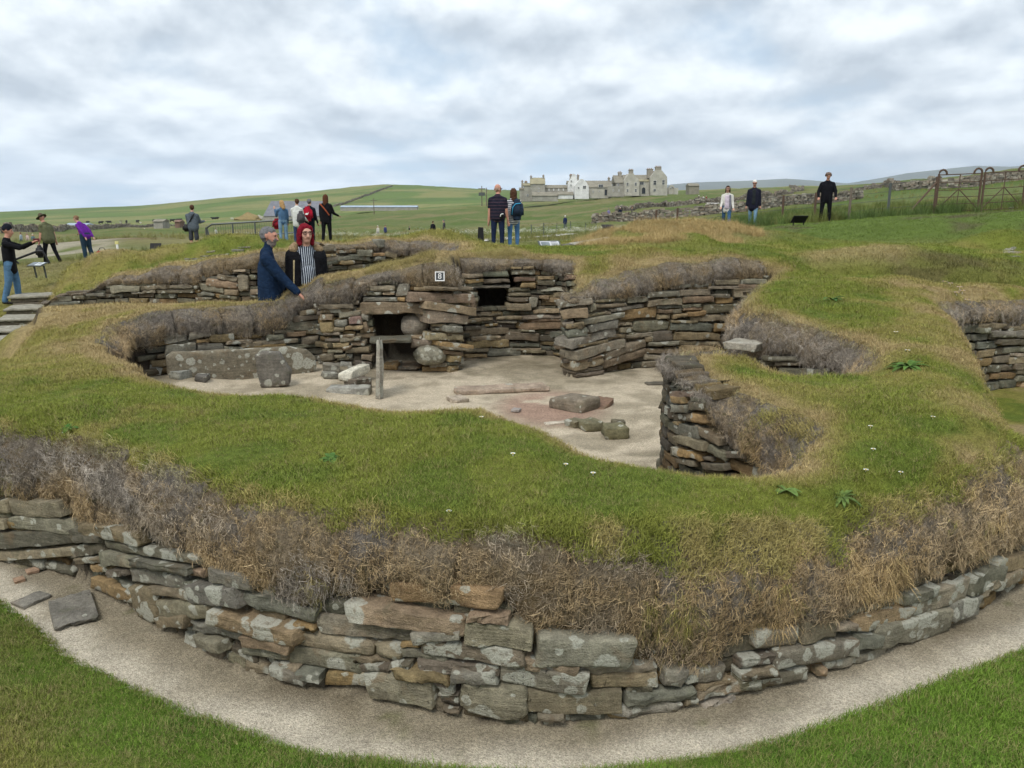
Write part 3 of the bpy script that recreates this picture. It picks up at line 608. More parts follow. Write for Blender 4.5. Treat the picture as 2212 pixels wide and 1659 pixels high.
f_front = Face(front_base, OUTP, wall_thing('stone_wall', 0, 'curved outer dry stone wall with pale lichen crusts beside the gravel path'), .06)
f_left = Face([(-2.50, 10.46)] + left_wall[1:9], HOUSE, wall_thing('stone_wall', 0, 'low dry stone wall behind the lichened bed slab, under thick turf'), .10)
f_dres = Face([(-.735, 10.6), (-.735, 10.25), (-.78, 10.19), (-1.2, 10.2), (-1.85, 10.26), (-2.2, 10.25), (-2.50, 10.22), (-2.53, 10.32)], HOUSE, wall_thing('stone_wall', 0, 'stone wall with dark cupboard opening, boulder and number 8 marker'), .10)
f_rec = Face([(.79, 10.9), (.76, 11.28), (.3, 11.40), (-.2, 11.28), (-.60, 11.04), (-.72, 10.9)], HOUSE, wall_thing('stone_wall', 0, 'recessed back wall of thin flagstones with a small square wall cupboard'), .10)
f_br = Face([(3.62, 11.16)] + back_right + [(.70, 10.1)], HOUSE, wall_thing('stone_wall', 0, 'tall dry stone wall with slanting courses under a row of turf blocks'), .10)
f_pier = Face([(1.66, 4.42)] + pier[1:10], HOUSE, wall_thing('stone_wall', 0, 'short turf-capped stone pier jutting into the sandy floor'), .08)
f_hol = Face(hollow[3:], HOUSE, wall_thing('stone_wall', 0, 'curved turf wall of the small hollow behind the jutting pier'), .08)
f_sec = Face(second_wall, PASS, wall_thing('stone_wall', 0, 'outlying stone wall behind the man in navy, topped with brown turf'), .10)
f_rf = Face(right_side[-2:] + right_far, OUTP, wall_thing('stone_wall', 0, 'stone wall of thick even courses at the picture\'s right edge'), .10)

RUST, TANS, GREY, DARK, GRN, YEL = (.205, .152, .105), (.232, .197, .148), (.188, .178, .145), (.125, .115, .095), (.158, .158, .125), (.225, .185, .125)
f_front.set_bottom([('A', -300, 560), ('A', 0, 600), ('A', 100, 680), ('A', 510, 700), ('A', 540, 800), ('A', 640, 870), ('A', 1080, 940), ('A', 1100, 1020), ('A', 1540, 1180), ('A', 1650, 1260), ('A', 2000, 1330), ('D', 60, 240), ('D', 600, 420), ('D', 860, 330), ('D', 1190, 250),
    ('D', 1210, 205), ('D', 2090, 215), ('D', 2110, 400), ('D', 2360, 500), ('E', 480, 1020), ('E', 650, 980), ('E', 1240, 950), ('E', 1300, 1180), ('E', 1510, 1250), ('E', 2040, 1260), ('G', 90, 1480), ('G', 700, 1380), ('G', 1250, 1150), ('G', 1540, 960), ('G', 1780, 900), ('G', 2070, 790), ('G', 2300, 690)])
f_front.stones('A', [(-260, 560, -30, 600, 90), (-60, 635, 60, 655, 60, GREY), (-60, 745, 90, 748, 100), (95, 750, 515, 765, 115, TANS), (85, 855, 600, 915, 105, GREY), (-60, 820, 60, 822, 45), (-80, 885, 40, 890, 75), (45, 890, 130, 900, 80), (120, 938, 260, 945, 40, YEL), (-330, 1010, 595, 1015, 130, (.125, .120, .095)), (-300, 1140, 545, 1145, 78, TANS),
    (580, 1010, 790, 1010, 60, DARK), (550, 1112, 790, 1090, 80), (590, 1187, 780, 1177, 55), (615, 910, 1090, 1010, 115), (790, 1055, 1540, 1190, 80), (775, 1165, 1040, 1200, 105, GREY), (700, 1250, 870, 1265, 60), (850, 1285, 1000, 1282, 50), (890, 1335, 1040, 1450, 50), (700, 1360, 1030, 1490, 110), (1005, 1290, 1450, 1365, 130, GREY), (1040, 1190, 1500, 1270, 55), (1480, 1290, 1600, 1305, 60, RUST), (1380, 1400, 1540, 1410, 90),
    (1650, 1300, 2000, 1390, 105, GREY), (1030, 1505, 1245, 1530, 250), (1185, 1420, 1530, 1475, 75, YEL), (1500, 1450, 1890, 1480, 150, (.14, .13, .11)), (1235, 1570, 1650, 1590, 140)], .55, (.2, .32))
f_front.stones('B', [(1255, 490, 1490, 490, 90), (1465, 530, 1980, 635, 105, GREY), (1560, 640, 1770, 700, 85), (-300, 330, -40, 300, 90)], .55)
f_front.stones('D', [(-6, 320, 600, 470, 115), (440, 540, 620, 555, 50), (-250, 440, 455, 620, 145, (.22, .165, .10)), (20, 640, 430, 705, 95, (.21, .16, .115)), (-20, 735, 370, 780, 85), (615, 515, 1390, 610, 135, (.175, .160, .125)), (870, 395, 1800, 530, 145, (.20, .155, .11)), (1195, 275, 2095, 335, 180, (.225, .155, .09)), (1390, 610, 1790, 590, 85, GREY), (1800, 575, 2366, 620, 185, (.19, .172, .125)),
    (455, 635, 1075, 735, 140), (1080, 735, 1310, 745, 125), (1290, 685, 1450, 690, 65), (1290, 760, 1665, 792, 75, GREY), (1450, 695, 2290, 795, 135, (.20, .165, .12)), (365, 775, 980, 850, 150, GREY), (330, 855, 500, 885, 55), (490, 905, 690, 930, 70), (250, 890, 560, 950, 80, (.14, .125, .10)), (890, 810, 1210, 822, 45), (985, 865, 1225, 867, 58), (1220, 840, 1400, 845, 55), (1250, 885, 1705, 950, 85), (1445, 845, 2080, 905, 85), (680, 960, 1025, 972, 110), (1030, 980, 1575, 1070, 195, (.20, .178, .135)),
    (1715, 930, 2095, 960, 105, GREY), (1575, 1030, 1760, 1042, 125, (.13, .11, .09)), (1610, 1125, 1770, 1140, 70), (1770, 1115, 2320, 1160, 255, (.16, .15, .115)), (1850, 455, 2180, 480, 60, RUST), (1650, 1200, 1780, 1210, 40)], .75)
f_front.stones('E', [(475, 1120, 1300, 1120, 215, (.17, .165, .13)), (400, 1240, 860, 1280, 105), (870, 1285, 1515, 1300, 105, (.215, .185, .14)), (195, 1300, 935, 1400, 175, (.19, .175, .14)), (970, 1395, 1510, 1370, 105), (430, 1560, 1230, 1545, 165, (.19, .165, .115)), (1255, 1460, 1470, 1452, 80), (1245, 1535, 1815, 1465, 95), (1515, 1345, 1725, 1345, 150, GREY), (1720, 1340, 2045, 1310, 115), (1140, 1635, 1675, 1580, 85, (.24, .23, .19)),
    (1830, 1430, 2100, 1382, 55), (1825, 1485, 2290, 1400, 85), (1715, 1540, 1830, 1532, 50), (1850, 1582, 2130, 1505, 45, (.26, .24, .2)), (520, 1665, 740, 1660, 40)], .75)
f_front.stones('H', [(90, 680, 435, 610, 145, (.20, .165, .12)), (445, 600, 730, 560, 150), (-60, 850, 245, 795, 75), (-60, 930, 240, 880, 70), (-60, 1010, 105, 980, 80), (240, 805, 905, 690, 145, (.18, .165, .13)), (870, 650, 1070, 640, 85, GRN), (120, 965, 490, 900, 85), (650, 860, 1140, 740, 75, (.27, .25, .2)), (560, 900, 640, 880, 60, RUST), (730, 455, 1255, 325, 105), (740, 555, 900, 540, 60), (880, 535, 1340, 425, 115), (1050, 630, 1660, 475, 170, (.19, .175, .14)),
    (1260, 335, 1540, 245, 85), (1340, 395, 1795, 225, 165, (.20, .18, .145)), (1620, 430, 1850, 345, 145, GREY), (1800, 215, 2070, 110, 145), (1850, 270, 2010, 165, 70), (1990, 195, 2200, 110, 85), (2050, 60, 2330, -20, 110), (2180, 140, 2420, 30, 90), (2300, 20, 2560, -120, 110)], .95)
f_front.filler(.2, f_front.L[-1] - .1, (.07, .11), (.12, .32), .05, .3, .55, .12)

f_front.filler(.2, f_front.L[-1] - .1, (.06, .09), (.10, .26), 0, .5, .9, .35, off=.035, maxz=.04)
f_left.set_bottom([(5, 300, 720), (5, 370, 680), (5, 560, 640), (5, 790, 600), (5, 800, 640), (5, 945, 640), (5, 960, 670), (5, 1190, 645), (5, 1240, 605), (5, 1330, 560), (5, 1390, 500), (5, 1455, 440), (5, 1640, 400)])
f_left.stones(5, [(365, 680, 555, 650, 68, GREY), (570, 640, 785, 610, 72, (.23, .215, .18)), (375, 760, 630, 740, 95), (630, 690, 735, 682, 25), (640, 708, 735, 702, 38), (745, 672, 945, 660, 72), (630, 748, 850, 732, 70, (.15, .135, .11)), (870, 700, 1080, 685, 38), (990, 722, 1160, 707, 38), (1120, 702, 1450, 677, 42), (1200, 660, 1340, 650, 50), (1250, 612, 1340, 607, 28), (1360, 635, 1510, 622, 38, RUST), (1335, 567, 1610, 556, 82), (1395, 512, 1610, 490, 48), (1455, 462, 1610, 440, 43), (1470, 690, 1620, 672, 78), (850, 742, 1000, 745, 30), (1000, 742, 1350, 722, 38), (1510, 612, 1620, 605, 43), (1350, 735, 1560, 720, 35), (1100, 770, 1500, 745, 40)], .45)
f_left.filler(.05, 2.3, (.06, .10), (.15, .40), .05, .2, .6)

f_dres.set_bottom([(2, 640, 1190), (2, 940, 1175), (2, 985, 1110), (2, 990, 1040), (2, 1130, 985), (2, 1270, 1000), (2, 1400, 1040), (2, 1880, 1045), (2, 1960, 1045)])
f_dres.stones(6, [(475, 340, 945, 338, 92, (.225, .175, .125)), (480, 266, 725, 264, 33, YEL), (725, 266, 940, 264, 33, YEL), (615, 405, 945, 440, 72, (.22, .175, .125)), (610, 492, 885, 510, 105, (.235, .185, .14)), (620, 556, 740, 560, 25, YEL), (750, 590, 875, 590, 55, GREY), (620, 592, 745, 595, 30), (625, 650, 880, 655, 62, YEL), (580, 703, 735, 712, 58), (450, 700, 625, 700, 85, (.19, .155, .125)), (760, 717, 890, 720, 38), (770, 747, 890, 742, 30), (720, 772, 880, 790, 40, RUST), (755, 825, 860, 825, 50), (760, 868, 850, 868, 28), (755, 900, 855, 898, 33), (760, 926, 850, 926, 25),
    (605, 877, 745, 875, 38), (545, 912, 745, 912, 42), (345, 907, 500, 905, 33), (220, 897, 345, 892, 48), (375, 893, 520, 900, 25, RUST), (570, 635, 620, 635, 48, YEL), (430, 652, 540, 655, 25), (45, 420, 575, 422, 105, (.205, .155, .105)), (60, 350, 340, 350, 43), (90, 306, 215, 303, 28), (215, 302, 320, 300, 33), (120, 262, 320, 260, 48), (180, 208, 295, 208, 33, GREY), (30, 232, 180, 226, 38, TANS), (60, 267, 120, 265, 28), (330, 275, 442, 275, 100, GREY), (345, 346, 410, 345, 38), (410, 342, 470, 340, 43, DARK), (880, 300, 1000, 310, 50), (920, 350, 1000, 350, 50), (900, 420, 995, 410, 90)], .3, (.3, .42))
f_dres.stones(2, [(665, 1200, 940, 1195, 43), (665, 1236, 925, 1230, 43, YEL), (665, 1282, 770, 1280, 48, RUST), (820, 1268, 1000, 1246, 48), (900, 1312, 1010, 1302, 68, (.19, .13, .11)), (780, 1332, 890, 1326, 58, GREY), (660, 1366, 770, 1362, 88), (775, 1386, 870, 1382, 43, YEL), (870, 1372, 1015, 1362, 38), (690, 1420, 830, 1416, 33), (830, 1440, 950, 1432, 30), (700, 1470, 830, 1466, 33), (830, 1466, 1000, 1452, 38), (920, 1502, 1040, 1492, 38, RUST), (690, 1516, 900, 1506, 48), (850, 1540, 930, 1522, 38, RUST), (870, 1552, 1070, 1546, 58), (720, 1562, 850, 1560, 30), (1000, 1282, 1070, 1278, 66, GREY), (1010, 1362, 1050, 1352, 95, RUST), (660, 1610, 780, 1602, 58), (785, 1602, 880, 1592, 28), (800, 1622, 900, 1612, 28), (1000, 1600, 1090, 1610, 48)], .3, (.3, .4))

f_rec.set_bottom([(6, 880, 150), (6, 1030, 130), (6, 1060, 120), (6, 1250, 100), (6, 1450, 80), (6, 1470, 110), (6, 1780, 150), (6, 1850, 150)])
f_rec.stones(6, [(910, 166, 1030, 152, 43, TANS), (1040, 150, 1245, 146, 53, GRN), (1255, 135, 1450, 130, 43, GREY), (1255, 98, 1340, 98, 20), (1355, 96, 1440, 93, 25), (910, 206, 1040, 196, 30), (920, 231, 1040, 226, 38), (1050, 206, 1250, 196, 33), (1275, 190, 1450, 190, 38, (.19, .13, .10)), (1460, 180, 1600, 176, 33), (1455, 216, 1610, 215, 43), (1610, 176, 1780, 171, 38, (.2, .14, .1)), (1615, 221, 1770, 220, 43), (1330, 236, 1455, 235, 43), (940, 310, 1000, 310, 48), (940, 350, 1000, 350, 43), (950, 410, 995, 410, 78, RUST), (1240, 276, 1415, 271, 33), (1240, 311, 1415, 310, 33), (1235, 351, 1400, 350, 38), (1220, 411, 1425, 410, 58, TANS), (1570, 311, 1690, 310, 38, YEL), (1515, 356, 1660, 355, 48), (1480, 331, 1560, 336, 30, RUST),
    (1430, 445, 1650, 441, 38), (890, 530, 1115, 502, 33, YEL), (1145, 501, 1350, 496, 33), (895, 586, 1070, 576, 43), (1150, 531, 1310, 530, 25, GREY), (1060, 561, 1150, 551, 20), (885, 630, 1255, 596, 62, (.2, .17, .125)), (945, 666, 1180, 656, 43, YEL), (1195, 641, 1480, 655, 76, (.175, .145, .11)), (1330, 491, 1650, 486, 33), (1390, 516, 1650, 516, 30, RUST), (1325, 561, 1680, 561, 62, RUST), (1330, 601, 1450, 605, 20), (1480, 631, 1720, 631, 53, GRN), (910, 716, 1250, 696, 67), (1250, 716, 1480, 720, 30), (1520, 716, 1760, 716, 72, (.17, .14, .11)), (1060, 780, 1340, 771, 72), (890, 801, 1060, 801, 30), (870, 831, 1060, 831, 30), (1100, 831, 1300, 826, 25), (1350, 766, 1530, 771, 25), (1540, 790, 1730, 790, 30), (890, 761, 1080, 756, 33), (1300, 751, 1500, 751, 25), (1000, 480, 1180, 470, 20), (1700, 300, 1780, 300, 60), (1680, 420, 1760, 420, 80), (1690, 560, 1770, 560, 60), (1740, 640, 1800, 640, 60)], .25, (.26, .36))

f_br.set_bottom([(7, 380, 360), (7, 655, 345), (7, 940, 335), (7, 1090, 310), (7, 1350, 280), (7, 1365, 230), (7, 1640, 200), (7, 1840, 185), (7, 2100, 180)])
f_br.stones(7, [(390, 392, 655, 366, 53, (.21, .185, .145)), (390, 470, 610, 456, 83, (.23, .175, .12)), (410, 550, 490, 546, 38), (440, 576, 590, 548, 48), (440, 636, 610, 606, 72, GRN), (590, 530, 905, 472, 57), (620, 590, 855, 546, 76, GREY), (480, 705, 870, 610, 80, (.15, .14, .115)), (530, 727, 785, 686, 33, YEL), (505, 800, 915, 697, 80, (.18, .16, .12)), (520, 850, 740, 802, 25, RUST), (510, 890, 740, 832, 85), (520, 932, 740, 896, 38), (530, 965, 740, 936, 38), (755, 800, 1085, 690, 85, (.17, .145, .105)), (735, 870, 1100, 762, 82, (.19, .15, .105)), (785, 660, 940, 636, 38),
    (680, 366, 840, 356, 25, YEL), (850, 357, 925, 353, 25), (935, 356, 1090, 346, 53, GREY), (680, 406, 930, 391, 38), (625, 425, 675, 405, 55), (800, 440, 1070, 397, 30), (620, 481, 760, 461, 33, YEL), (760, 455, 800, 461, 28), (1095, 316, 1350, 301, 53, GREY), (1095, 381, 1370, 366, 53, YEL), (1380, 356, 1625, 346, 57, RUST), (1170, 411, 1370, 401, 33), (1375, 406, 1530, 396, 28), (870, 482, 1165, 452, 96), (1175, 446, 1290, 446, 33, RUST), (1290, 451, 1370, 441, 38), (1380, 431, 1530, 426, 28, RUST), (1175, 490, 1275, 486, 38, YEL), (1285, 490, 1410, 472, 33), (1410, 471, 1555, 457, 38), (860, 551, 975, 546, 25, YEL), (870, 600, 970, 591, 48), (980, 570, 1265, 557, 95, (.175, .16, .12)), (920, 650, 1135, 627, 38, TANS), (1140, 650, 1310, 637, 95), (1070, 671, 1140, 666, 48, YEL), (945, 630, 1000, 626, 25),
    (1355, 246, 1580, 236, 33, GREY), (1360, 300, 1600, 291, 53), (1580, 256, 1820, 251, 28), (1635, 216, 1835, 211, 48), (1845, 206, 2050, 206, 43, GREY), (1820, 246, 1980, 251, 43, RUST), (1610, 321, 1755, 321, 33), (1640, 361, 1780, 356, 48), (1780, 300, 1960, 296, 67, TANS), (1540, 430, 1830, 421, 82, (.15, .13, .095)), (1290, 526, 1490, 531, 25), (1290, 571, 1620, 576, 72, GRN), (1455, 500, 1745, 501, 57), (1630, 575, 1755, 576, 77), (1320, 641, 1680, 650, 66, (.22, .17, .11)), (1345, 691, 1480, 700, 48), (1480, 705, 1680, 706, 43), (1100, 711, 1340, 701, 38), (1090, 766, 1345, 766, 43), (1070, 816, 1370, 816, 48, TANS), (1050, 870, 1330, 866, 57), (1360, 741, 1640, 750, 57), (1290, 790, 1400, 786, 28), (1690, 680, 1755, 690, 105), (1850, 320, 2000, 320, 60), (1840, 400, 1990, 400, 70)], .25, (.28, .40))
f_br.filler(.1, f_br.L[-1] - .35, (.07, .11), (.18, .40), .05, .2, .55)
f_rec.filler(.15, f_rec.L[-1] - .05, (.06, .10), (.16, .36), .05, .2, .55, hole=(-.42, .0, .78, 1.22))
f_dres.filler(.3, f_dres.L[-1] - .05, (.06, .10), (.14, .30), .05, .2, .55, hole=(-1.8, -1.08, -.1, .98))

f_pier.set_bottom([(7, 1275, 940), (7, 1300, 1000), (7, 1400, 1060), (7, 1425, 1110), (7, 1530, 1150), (7, 1540, 1260), (7, 1570, 1350), (7, 1650, 1470), (7, 1720, 1570), (7, 1850, 1600), (7, 1950, 1640)])
f_pier.bot = np.vstack([[(0, -.1), (.28, -.1)], f_pier.bot[f_pier.bot[:, 0] > .32]])
f_pier.stones(7, [(1285, 962, 1335, 965, 48), (1260, 1110, 1415, 1112, 48, (.19, .14, .11)), (1275, 1150, 1390, 1160, 53), (1275, 1222, 1400, 1227, 66, GREY), (1275, 1292, 1420, 1302, 76), (1275, 1380, 1480, 1425, 100), (1290, 1460, 1540, 1530, 76), (1275, 1560, 1500, 1615, 66), (1300, 1640, 1450, 1670, 50), (1395, 1202, 1530, 1210, 66), (1420, 1152, 1530, 1160, 38), (1420, 1295, 1530, 1315, 85), (1340, 1086, 1415, 1090, 25, RUST), (1300, 1060, 1400, 1062, 38), (1320, 1022, 1400, 1032, 38), (1440, 1385, 1660, 1500, 66), (1560, 1540, 1700, 1625, 70), (1680, 1602, 1840, 1602, 57), (1510, 1625, 1580, 1635, 40), (1285, 1340, 1330, 1345, 30), (1500, 1690, 1700, 1700, 60)], .35, (.2, .3))
f_pier.filler(.3, 2.1, (.07, .11), (.14, .30), .05, .2, .5)

f_hol.set_bottom([(8, -400, 740), (8, -120, 800), (8, 0, 830), (8, 110, 800), (8, 370, 790), (8, 390, 885), (8, 620, 930), (8, 700, 990)])
f_hol.stones(8, [(110, 822, 370, 826, 48, GREY), (200, 865, 380, 868, 30), (220, 925, 600, 945, 75), (-60, 760, 60, 745, 60), (-30, 860, 130, 865, 50), (180, 1000, 600, 1010, 70)], .3, (.2, .3))
f_sec.set_bottom([(1, 380, 1175), (1, 460, 1120), (1, 690, 1092), (1, 860, 1020), (1, 1330, 1015), (1, 1595, 1012), (1, 1640, 975), (1, 1740, 935), (1, 1860, 900), (1, 1990, 895), (2, 560, 860), (2, 690, 690), (2, 800, 740), (2, 970, 735), (2, 1100, 730), (2, 1200, 760), (2, 1300, 790)])
f_sec.stones(1, [(870, 1060, 1115, 1055, 57, GREY), (1120, 1050, 1325, 1040, 33), (1350, 1040, 1530, 1040, 33), (1540, 1045, 1590, 1045, 30), (1595, 1040, 1785, 1065, 57, GREY), (460, 1140, 575, 1135, 38, GREY), (590, 1125, 680, 1122, 28), (690, 1105, 830, 1103, 23, GREY), (395, 1185, 640, 1165, 28), (1140, 1078, 1240, 1075, 23), (1265, 1078, 1540, 1075, 28), (1050, 1092, 1140, 1088, 15), (860, 1110, 970, 1105, 23, GREY), (1640, 1000, 1895, 1030, 66, (.23, .17, .11)), (1740, 955, 1900, 985, 38), (1865, 912, 1970, 906, 20, TANS), (1860, 932, 1990, 926, 12), (1790, 1080, 1905, 1085, 43), (1600, 1090, 1710, 1105, 25), (1760, 1115, 1900, 1130, 28), (1900, 1005, 1990, 1010, 125, TANS), (1720, 1110, 1755, 1115, 30), (1620, 1130, 1700, 1135, 20), (2000, 1080, 2100, 1080, 40), (2000, 960, 2060, 960, 40), (2000, 1120, 2080, 1120, 30)], .25)
f_sec.stones(2, [(690, 735, 800, 722, 57, TANS), (810, 760, 970, 747, 33), (985, 766, 1095, 766, 57, GREY), (820, 816, 920, 807, 38), (915, 797, 1085, 812, 48), (690, 792, 800, 782, 28), (690, 822, 830, 802, 38, TANS), (700, 852, 830, 832, 38), (1135, 690, 1195, 692, 70, GREY), (1100, 782, 1190, 777, 28), (1110, 812, 1200, 807, 38), (1190, 770, 1290, 792, 48), (830, 842, 950, 842, 38), (690, 875, 780, 865, 38), (320, 1080, 440, 1090, 60, GRN), (320, 1020, 400, 1025, 50)], .25)
f_sec.filler(.3, f_sec.L[-1] - .2, (.07, .11), (.2, .45), .05, .2, .7)
f_rf.set_bottom([(8, 1800, 520), (8, 1870, 530), (8, 2100, 535), (8, 2400, 555)])
f_rf.stones(8, [(1870, 566, 2095, 561, 47), (2105, 586, 2300, 581, 43), (1960, 631, 2300, 626, 52, GREY), (2000, 691, 2300, 691, 47), (2060, 756, 2300, 751, 43, GREY), (2120, 796, 2300, 796, 28, TANS), (2110, 841, 2300, 836, 47, YEL), (2150, 891, 2300, 891, 43), (2160, 932, 2300, 937, 38), (2170, 987, 2300, 992, 47), (1850, 600, 1960, 600, 40), (2200, 1040, 2320, 1045, 47)], .25)
f_rf.filler(.2, 3.2, (.09, .13), (.25, .5), .03, .2, .8)

# ------------------------------------------------------------------ turf blocks on the wall heads
def turf_mat():
    t = NT('cut_turf', .97, .05); p = t.pos(); rn = t.info('Random'); c0 = t.info('Color')
    q = t.add(p, t.scale((31.0, 17.0, 7.0), rn))
    fib = t.noise(t.map(q, (1, 1, .55)), 75, 6, .75, .8); n2 = t.noise(q, 16, 5, .65); n3 = t.noise(q, 210, 3, .7); n1 = t.noise(q, 4.2, 4, .6)
    c = t.scale(c0, t.math('MULTIPLY', t.ramp(fib, .3, .7, .50, 1.5), t.ramp(n2, .28, .72, .68, 1.32)))
    c = t.mix(t.math('MULTIPLY', t.ramp(n1, .48, .66), .6), c, t.scale((.225, .155, .075), t.ramp(fib, .3, .7, .6, 1.4)))
    c = t.mix(t.math('MULTIPLY', t.ramp(t.noise(q, 6.5, 4, .65), .60, .70), .5), c, t.scale((.13, .13, .035), t.ramp(fib, .3, .7, .6, 1.4)))
    c = t.mix(t.math('MULTIPLY', t.ramp(n3, .56, .68), .35), c, (.30, .26, .20))
    t.color(c); t.bump(t.math('ADD', t.math('ADD', fib, t.math('MULTIPLY', n2, 1.4)), t.math('MULTIPLY', n3, .6)), 1.0, .03); return t.m
M_TURF = turf_mat()
TURF_PTS = []                                   # position, normal and straw share of points on the turf, for the dry grass
TURFC = [(.235, .200, .160), (.25, .21, .162), (.215, .188, .158), (.255, .205, .140)]
def turf_blocks(face, d0, d1, width=(.32, .55), straw=.4, bulge=.05, res=.026, dens=700, long_=1.0, drop=0.0, roofed=False):
    zf = (lambda a, b: samp(FL['top'], bil(a, b)) - .055) if roofed else Zs
    d = d0; 
    while d < d1 - .05:
        w = min(rnd.uniform(*width), d1 - d)
        if d1 - (d + w) < .15: w = d1 - d
        lean = rnd.uniform(-.05, .05)
        nu = max(6, int(w / res)); rows = 15
        uu = np.r_[0, np.linspace(0, 1, nu - 1), 1]; back_ = np.zeros(nu + 1); back_[[0, -1]] = .20; zb = face.zb(d + uu * w) - .015 - drop
        x0, y0, nx, ny = face.at(d + uu * w); 
        zl = zf(x0 - nx * .16, y0 - ny * .16); zl = np.maximum(zl, zb + .05)
        seed = rnd.randrange(9999); P = np.zeros((rows + 4, nu + 1, 3)); bl = bulge * rnd.uniform(.3, .9); base = face.off - .045 + rnd.uniform(-.015, .02)
        edge = np.minimum(np.minimum(uu, 1 - uu) * w / .028, 1.0); edge = np.sqrt(np.maximum(1 - (1 - edge) ** 2, 0))
        jit = rnd.uniform(-.02, .02)
        for j in range(rows + 1):
            v = j / rows; zz = zb + (zl - zb) * v
            under = min(v / .10, 1); under = math.sqrt(max(1 - (1 - under) ** 2, 0)); roll = max(0, (v - .45) / .55)
            o = base + bl * math.sin(math.pi * min(v * 1.15, 1)) * .9 - (.17 * roll ** 2.0)
            nz = (fbm((d + uu * w) * 1.0, zz, 6.5, 4, seed) - .5) * .07 + (fbm((d + uu * w), zz, 24, 3, seed + 5) - .5) * .035
            off = (o + nz) * 1.0 - (.07 * (1 - edge) - .0) * (1 - roll) - .05 * (1 - under) - back_ - (.10 if j == 0 else 0)
            sh = lean * (v - .5)
            xx, yy, nx2, ny2 = face.at(np.clip(d + uu * w + sh, 0, face.L[-1])); P[j, :, 0] = xx + nx2 * off; P[j, :, 1] = yy + ny2 * off; P[j, :, 2] = zz + (fbm(d + uu * w, zz, 9, 3, seed + 9) - .5) * .04 * (v < .95)
        for k, (ins, up) in enumerate(((.17, .004), (.20, -.012), (.24, -.04))):     # over the edge on to the mound
            xx, yy, nx2, ny2 = face.at(d + uu * w); P[rows + 1 + k, :, 0] = xx - nx2 * ins; P[rows + 1 + k, :, 1] = yy - ny2 * ins
            P[rows + 1 + k, :, 2] = zf(xx - nx2 * ins, yy - ny2 * ins) + up - .03 * (1 - edge)
        R = rows + 4; I = np.arange(R * (nu + 1)).reshape(R, nu + 1); q = np.stack([I[:-1, :-1], I[:-1, 1:], I[1:, 1:], I[1:, :-1]], -1).reshape(-1, 4)
        # sides and bottom run back into the wall
        V = P.reshape(-1, 3)
        me = mesh_np('turf_block', V, q); me.materials.append(M_TURF); o = link('turf_block', me, face.root)
        c = rnd.choice(TURFC); k = rnd.uniform(.85, 1.15); o.color = (c[0] * k, c[1] * k, c[2] * k, 1)
        # sample points for dry grass
        mg = rnd.choice((0, .01, .02, .03)); area = w * float((zl - zb).mean() + .1); n = int(area * dens)
        if n > 0:
            fj = .3 + rnd_np.random(n) * (rows + 1.2); fi = (min(mg / w, .2) + rnd_np.random(n) * (1 - 2 * min(mg / w, .2))) * nu * .9999; j = fj.astype(int); i = fi.astype(int)
            a, b = (fj - j)[:, None], (fi - i)[:, None]
            pts = P[j, i] * (1 - a) * (1 - b) + P[j + 1, i] * a * (1 - b) + P[j, i + 1] * (1 - a) * b + P[j + 1, i + 1] * a * b
            nxx = np.interp(d + fi / nu * w, face.L, face.n[:, 0]); nyy = np.interp(d + fi / nu * w, face.L, face.n[:, 1])
            TURF_PTS.append((pts, np.stack([nxx, nyy], 1), fj / (rows + 1.5), np.full(n, straw), np.full(n, long_)))
        d += w
rnd_np = np.random.default_rng(5)
def cap(par, x0, x1, y0, y1, th=.16):
    """turf that roofs a wall cupboard"""
    xs = np.linspace(x0, x1, 22); ys = np.linspace(y0, y1, 22); X, Y = np.meshgrid(xs, ys); f = quick(X.ravel(), Y.ravel()); zt = f['top'] - .02
    e = np.minimum.reduce([(X - x0), (x1 - X), (Y - y0), (y1 - Y)]).ravel(); zt = zt - .10 * np.clip(1 - e / .1, 0, 1) ** 2
    I = np.arange(22 * 22).reshape(22, 22); q = np.stack([I[:-1, :-1], I[:-1, 1:], I[1:, 1:], I[1:, :-1]], -1).reshape(-1, 4)
    V = np.stack([X.ravel(), Y.ravel(), zt], 1); Vb = V.copy(); Vb[:, 2] -= th; n = len(V); ring = list(I[0]) + list(I[1:, -1]) + list(I[-1, -2::-1]) + list(I[-2:0:-1, 0])
    side = np.array([(ring[k], ring[k] + n, ring[(k + 1) % len(ring)] + n, ring[(k + 1) % len(ring)]) for k in range(len(ring))])
    me = mesh_np('turf_cap', np.vstack([V, Vb]), np.vstack([q, q[:, ::-1] + n, side])); a = me.attributes.new('col', 'FLOAT_COLOR', 'POINT')
    f['dh'] = np.full(len(zt), .15); c, _ = ground_colour(X.ravel(), Y.ravel(), f); c4 = np.ones((2 * n, 4), np.float32); c4[:n, :3] = c; c4[n:, :3] = SOIL; a.data.foreach_set('color', c4.ravel())
    return link('turf_cap', me, par, M_GRASS)
cap(f_dres.root, -2.0, -.95, 10.36, 11.05); cap(f_rec.root, -.66, .2, 11.36, 12.1)
turf_blocks(f_front, .05, f_front.L[-1] - .05, (.26, .5), .5, .05, .024, dens=2600, long_=.66)
turf_blocks(f_left, .0, f_left.L[-1] - .05, (.36, .62), .35, .05, dens=900, long_=.6)
turf_blocks(f_dres, .30, f_dres.L[-1] - .05, (.34, .55), .5, .05, dens=900, long_=.6, roofed=True)
turf_blocks(f_rec, .15, f_rec.L[-1] - .1, (.34, .55), .6, .04, dens=900, long_=.6, roofed=True)
turf_blocks(f_br, .1, f_br.L[-1] - .05, (.34, .5), .2, .05, dens=900, long_=.5)
turf_blocks(f_pier, .02, f_pier.L[-1] - .05, (.40, .6), .25, .07, dens=1500, long_=.6)
turf_blocks(f_hol, .05, f_hol.L[-1] - .05, (.36, .6), .25, .06, dens=900, long_=.6)
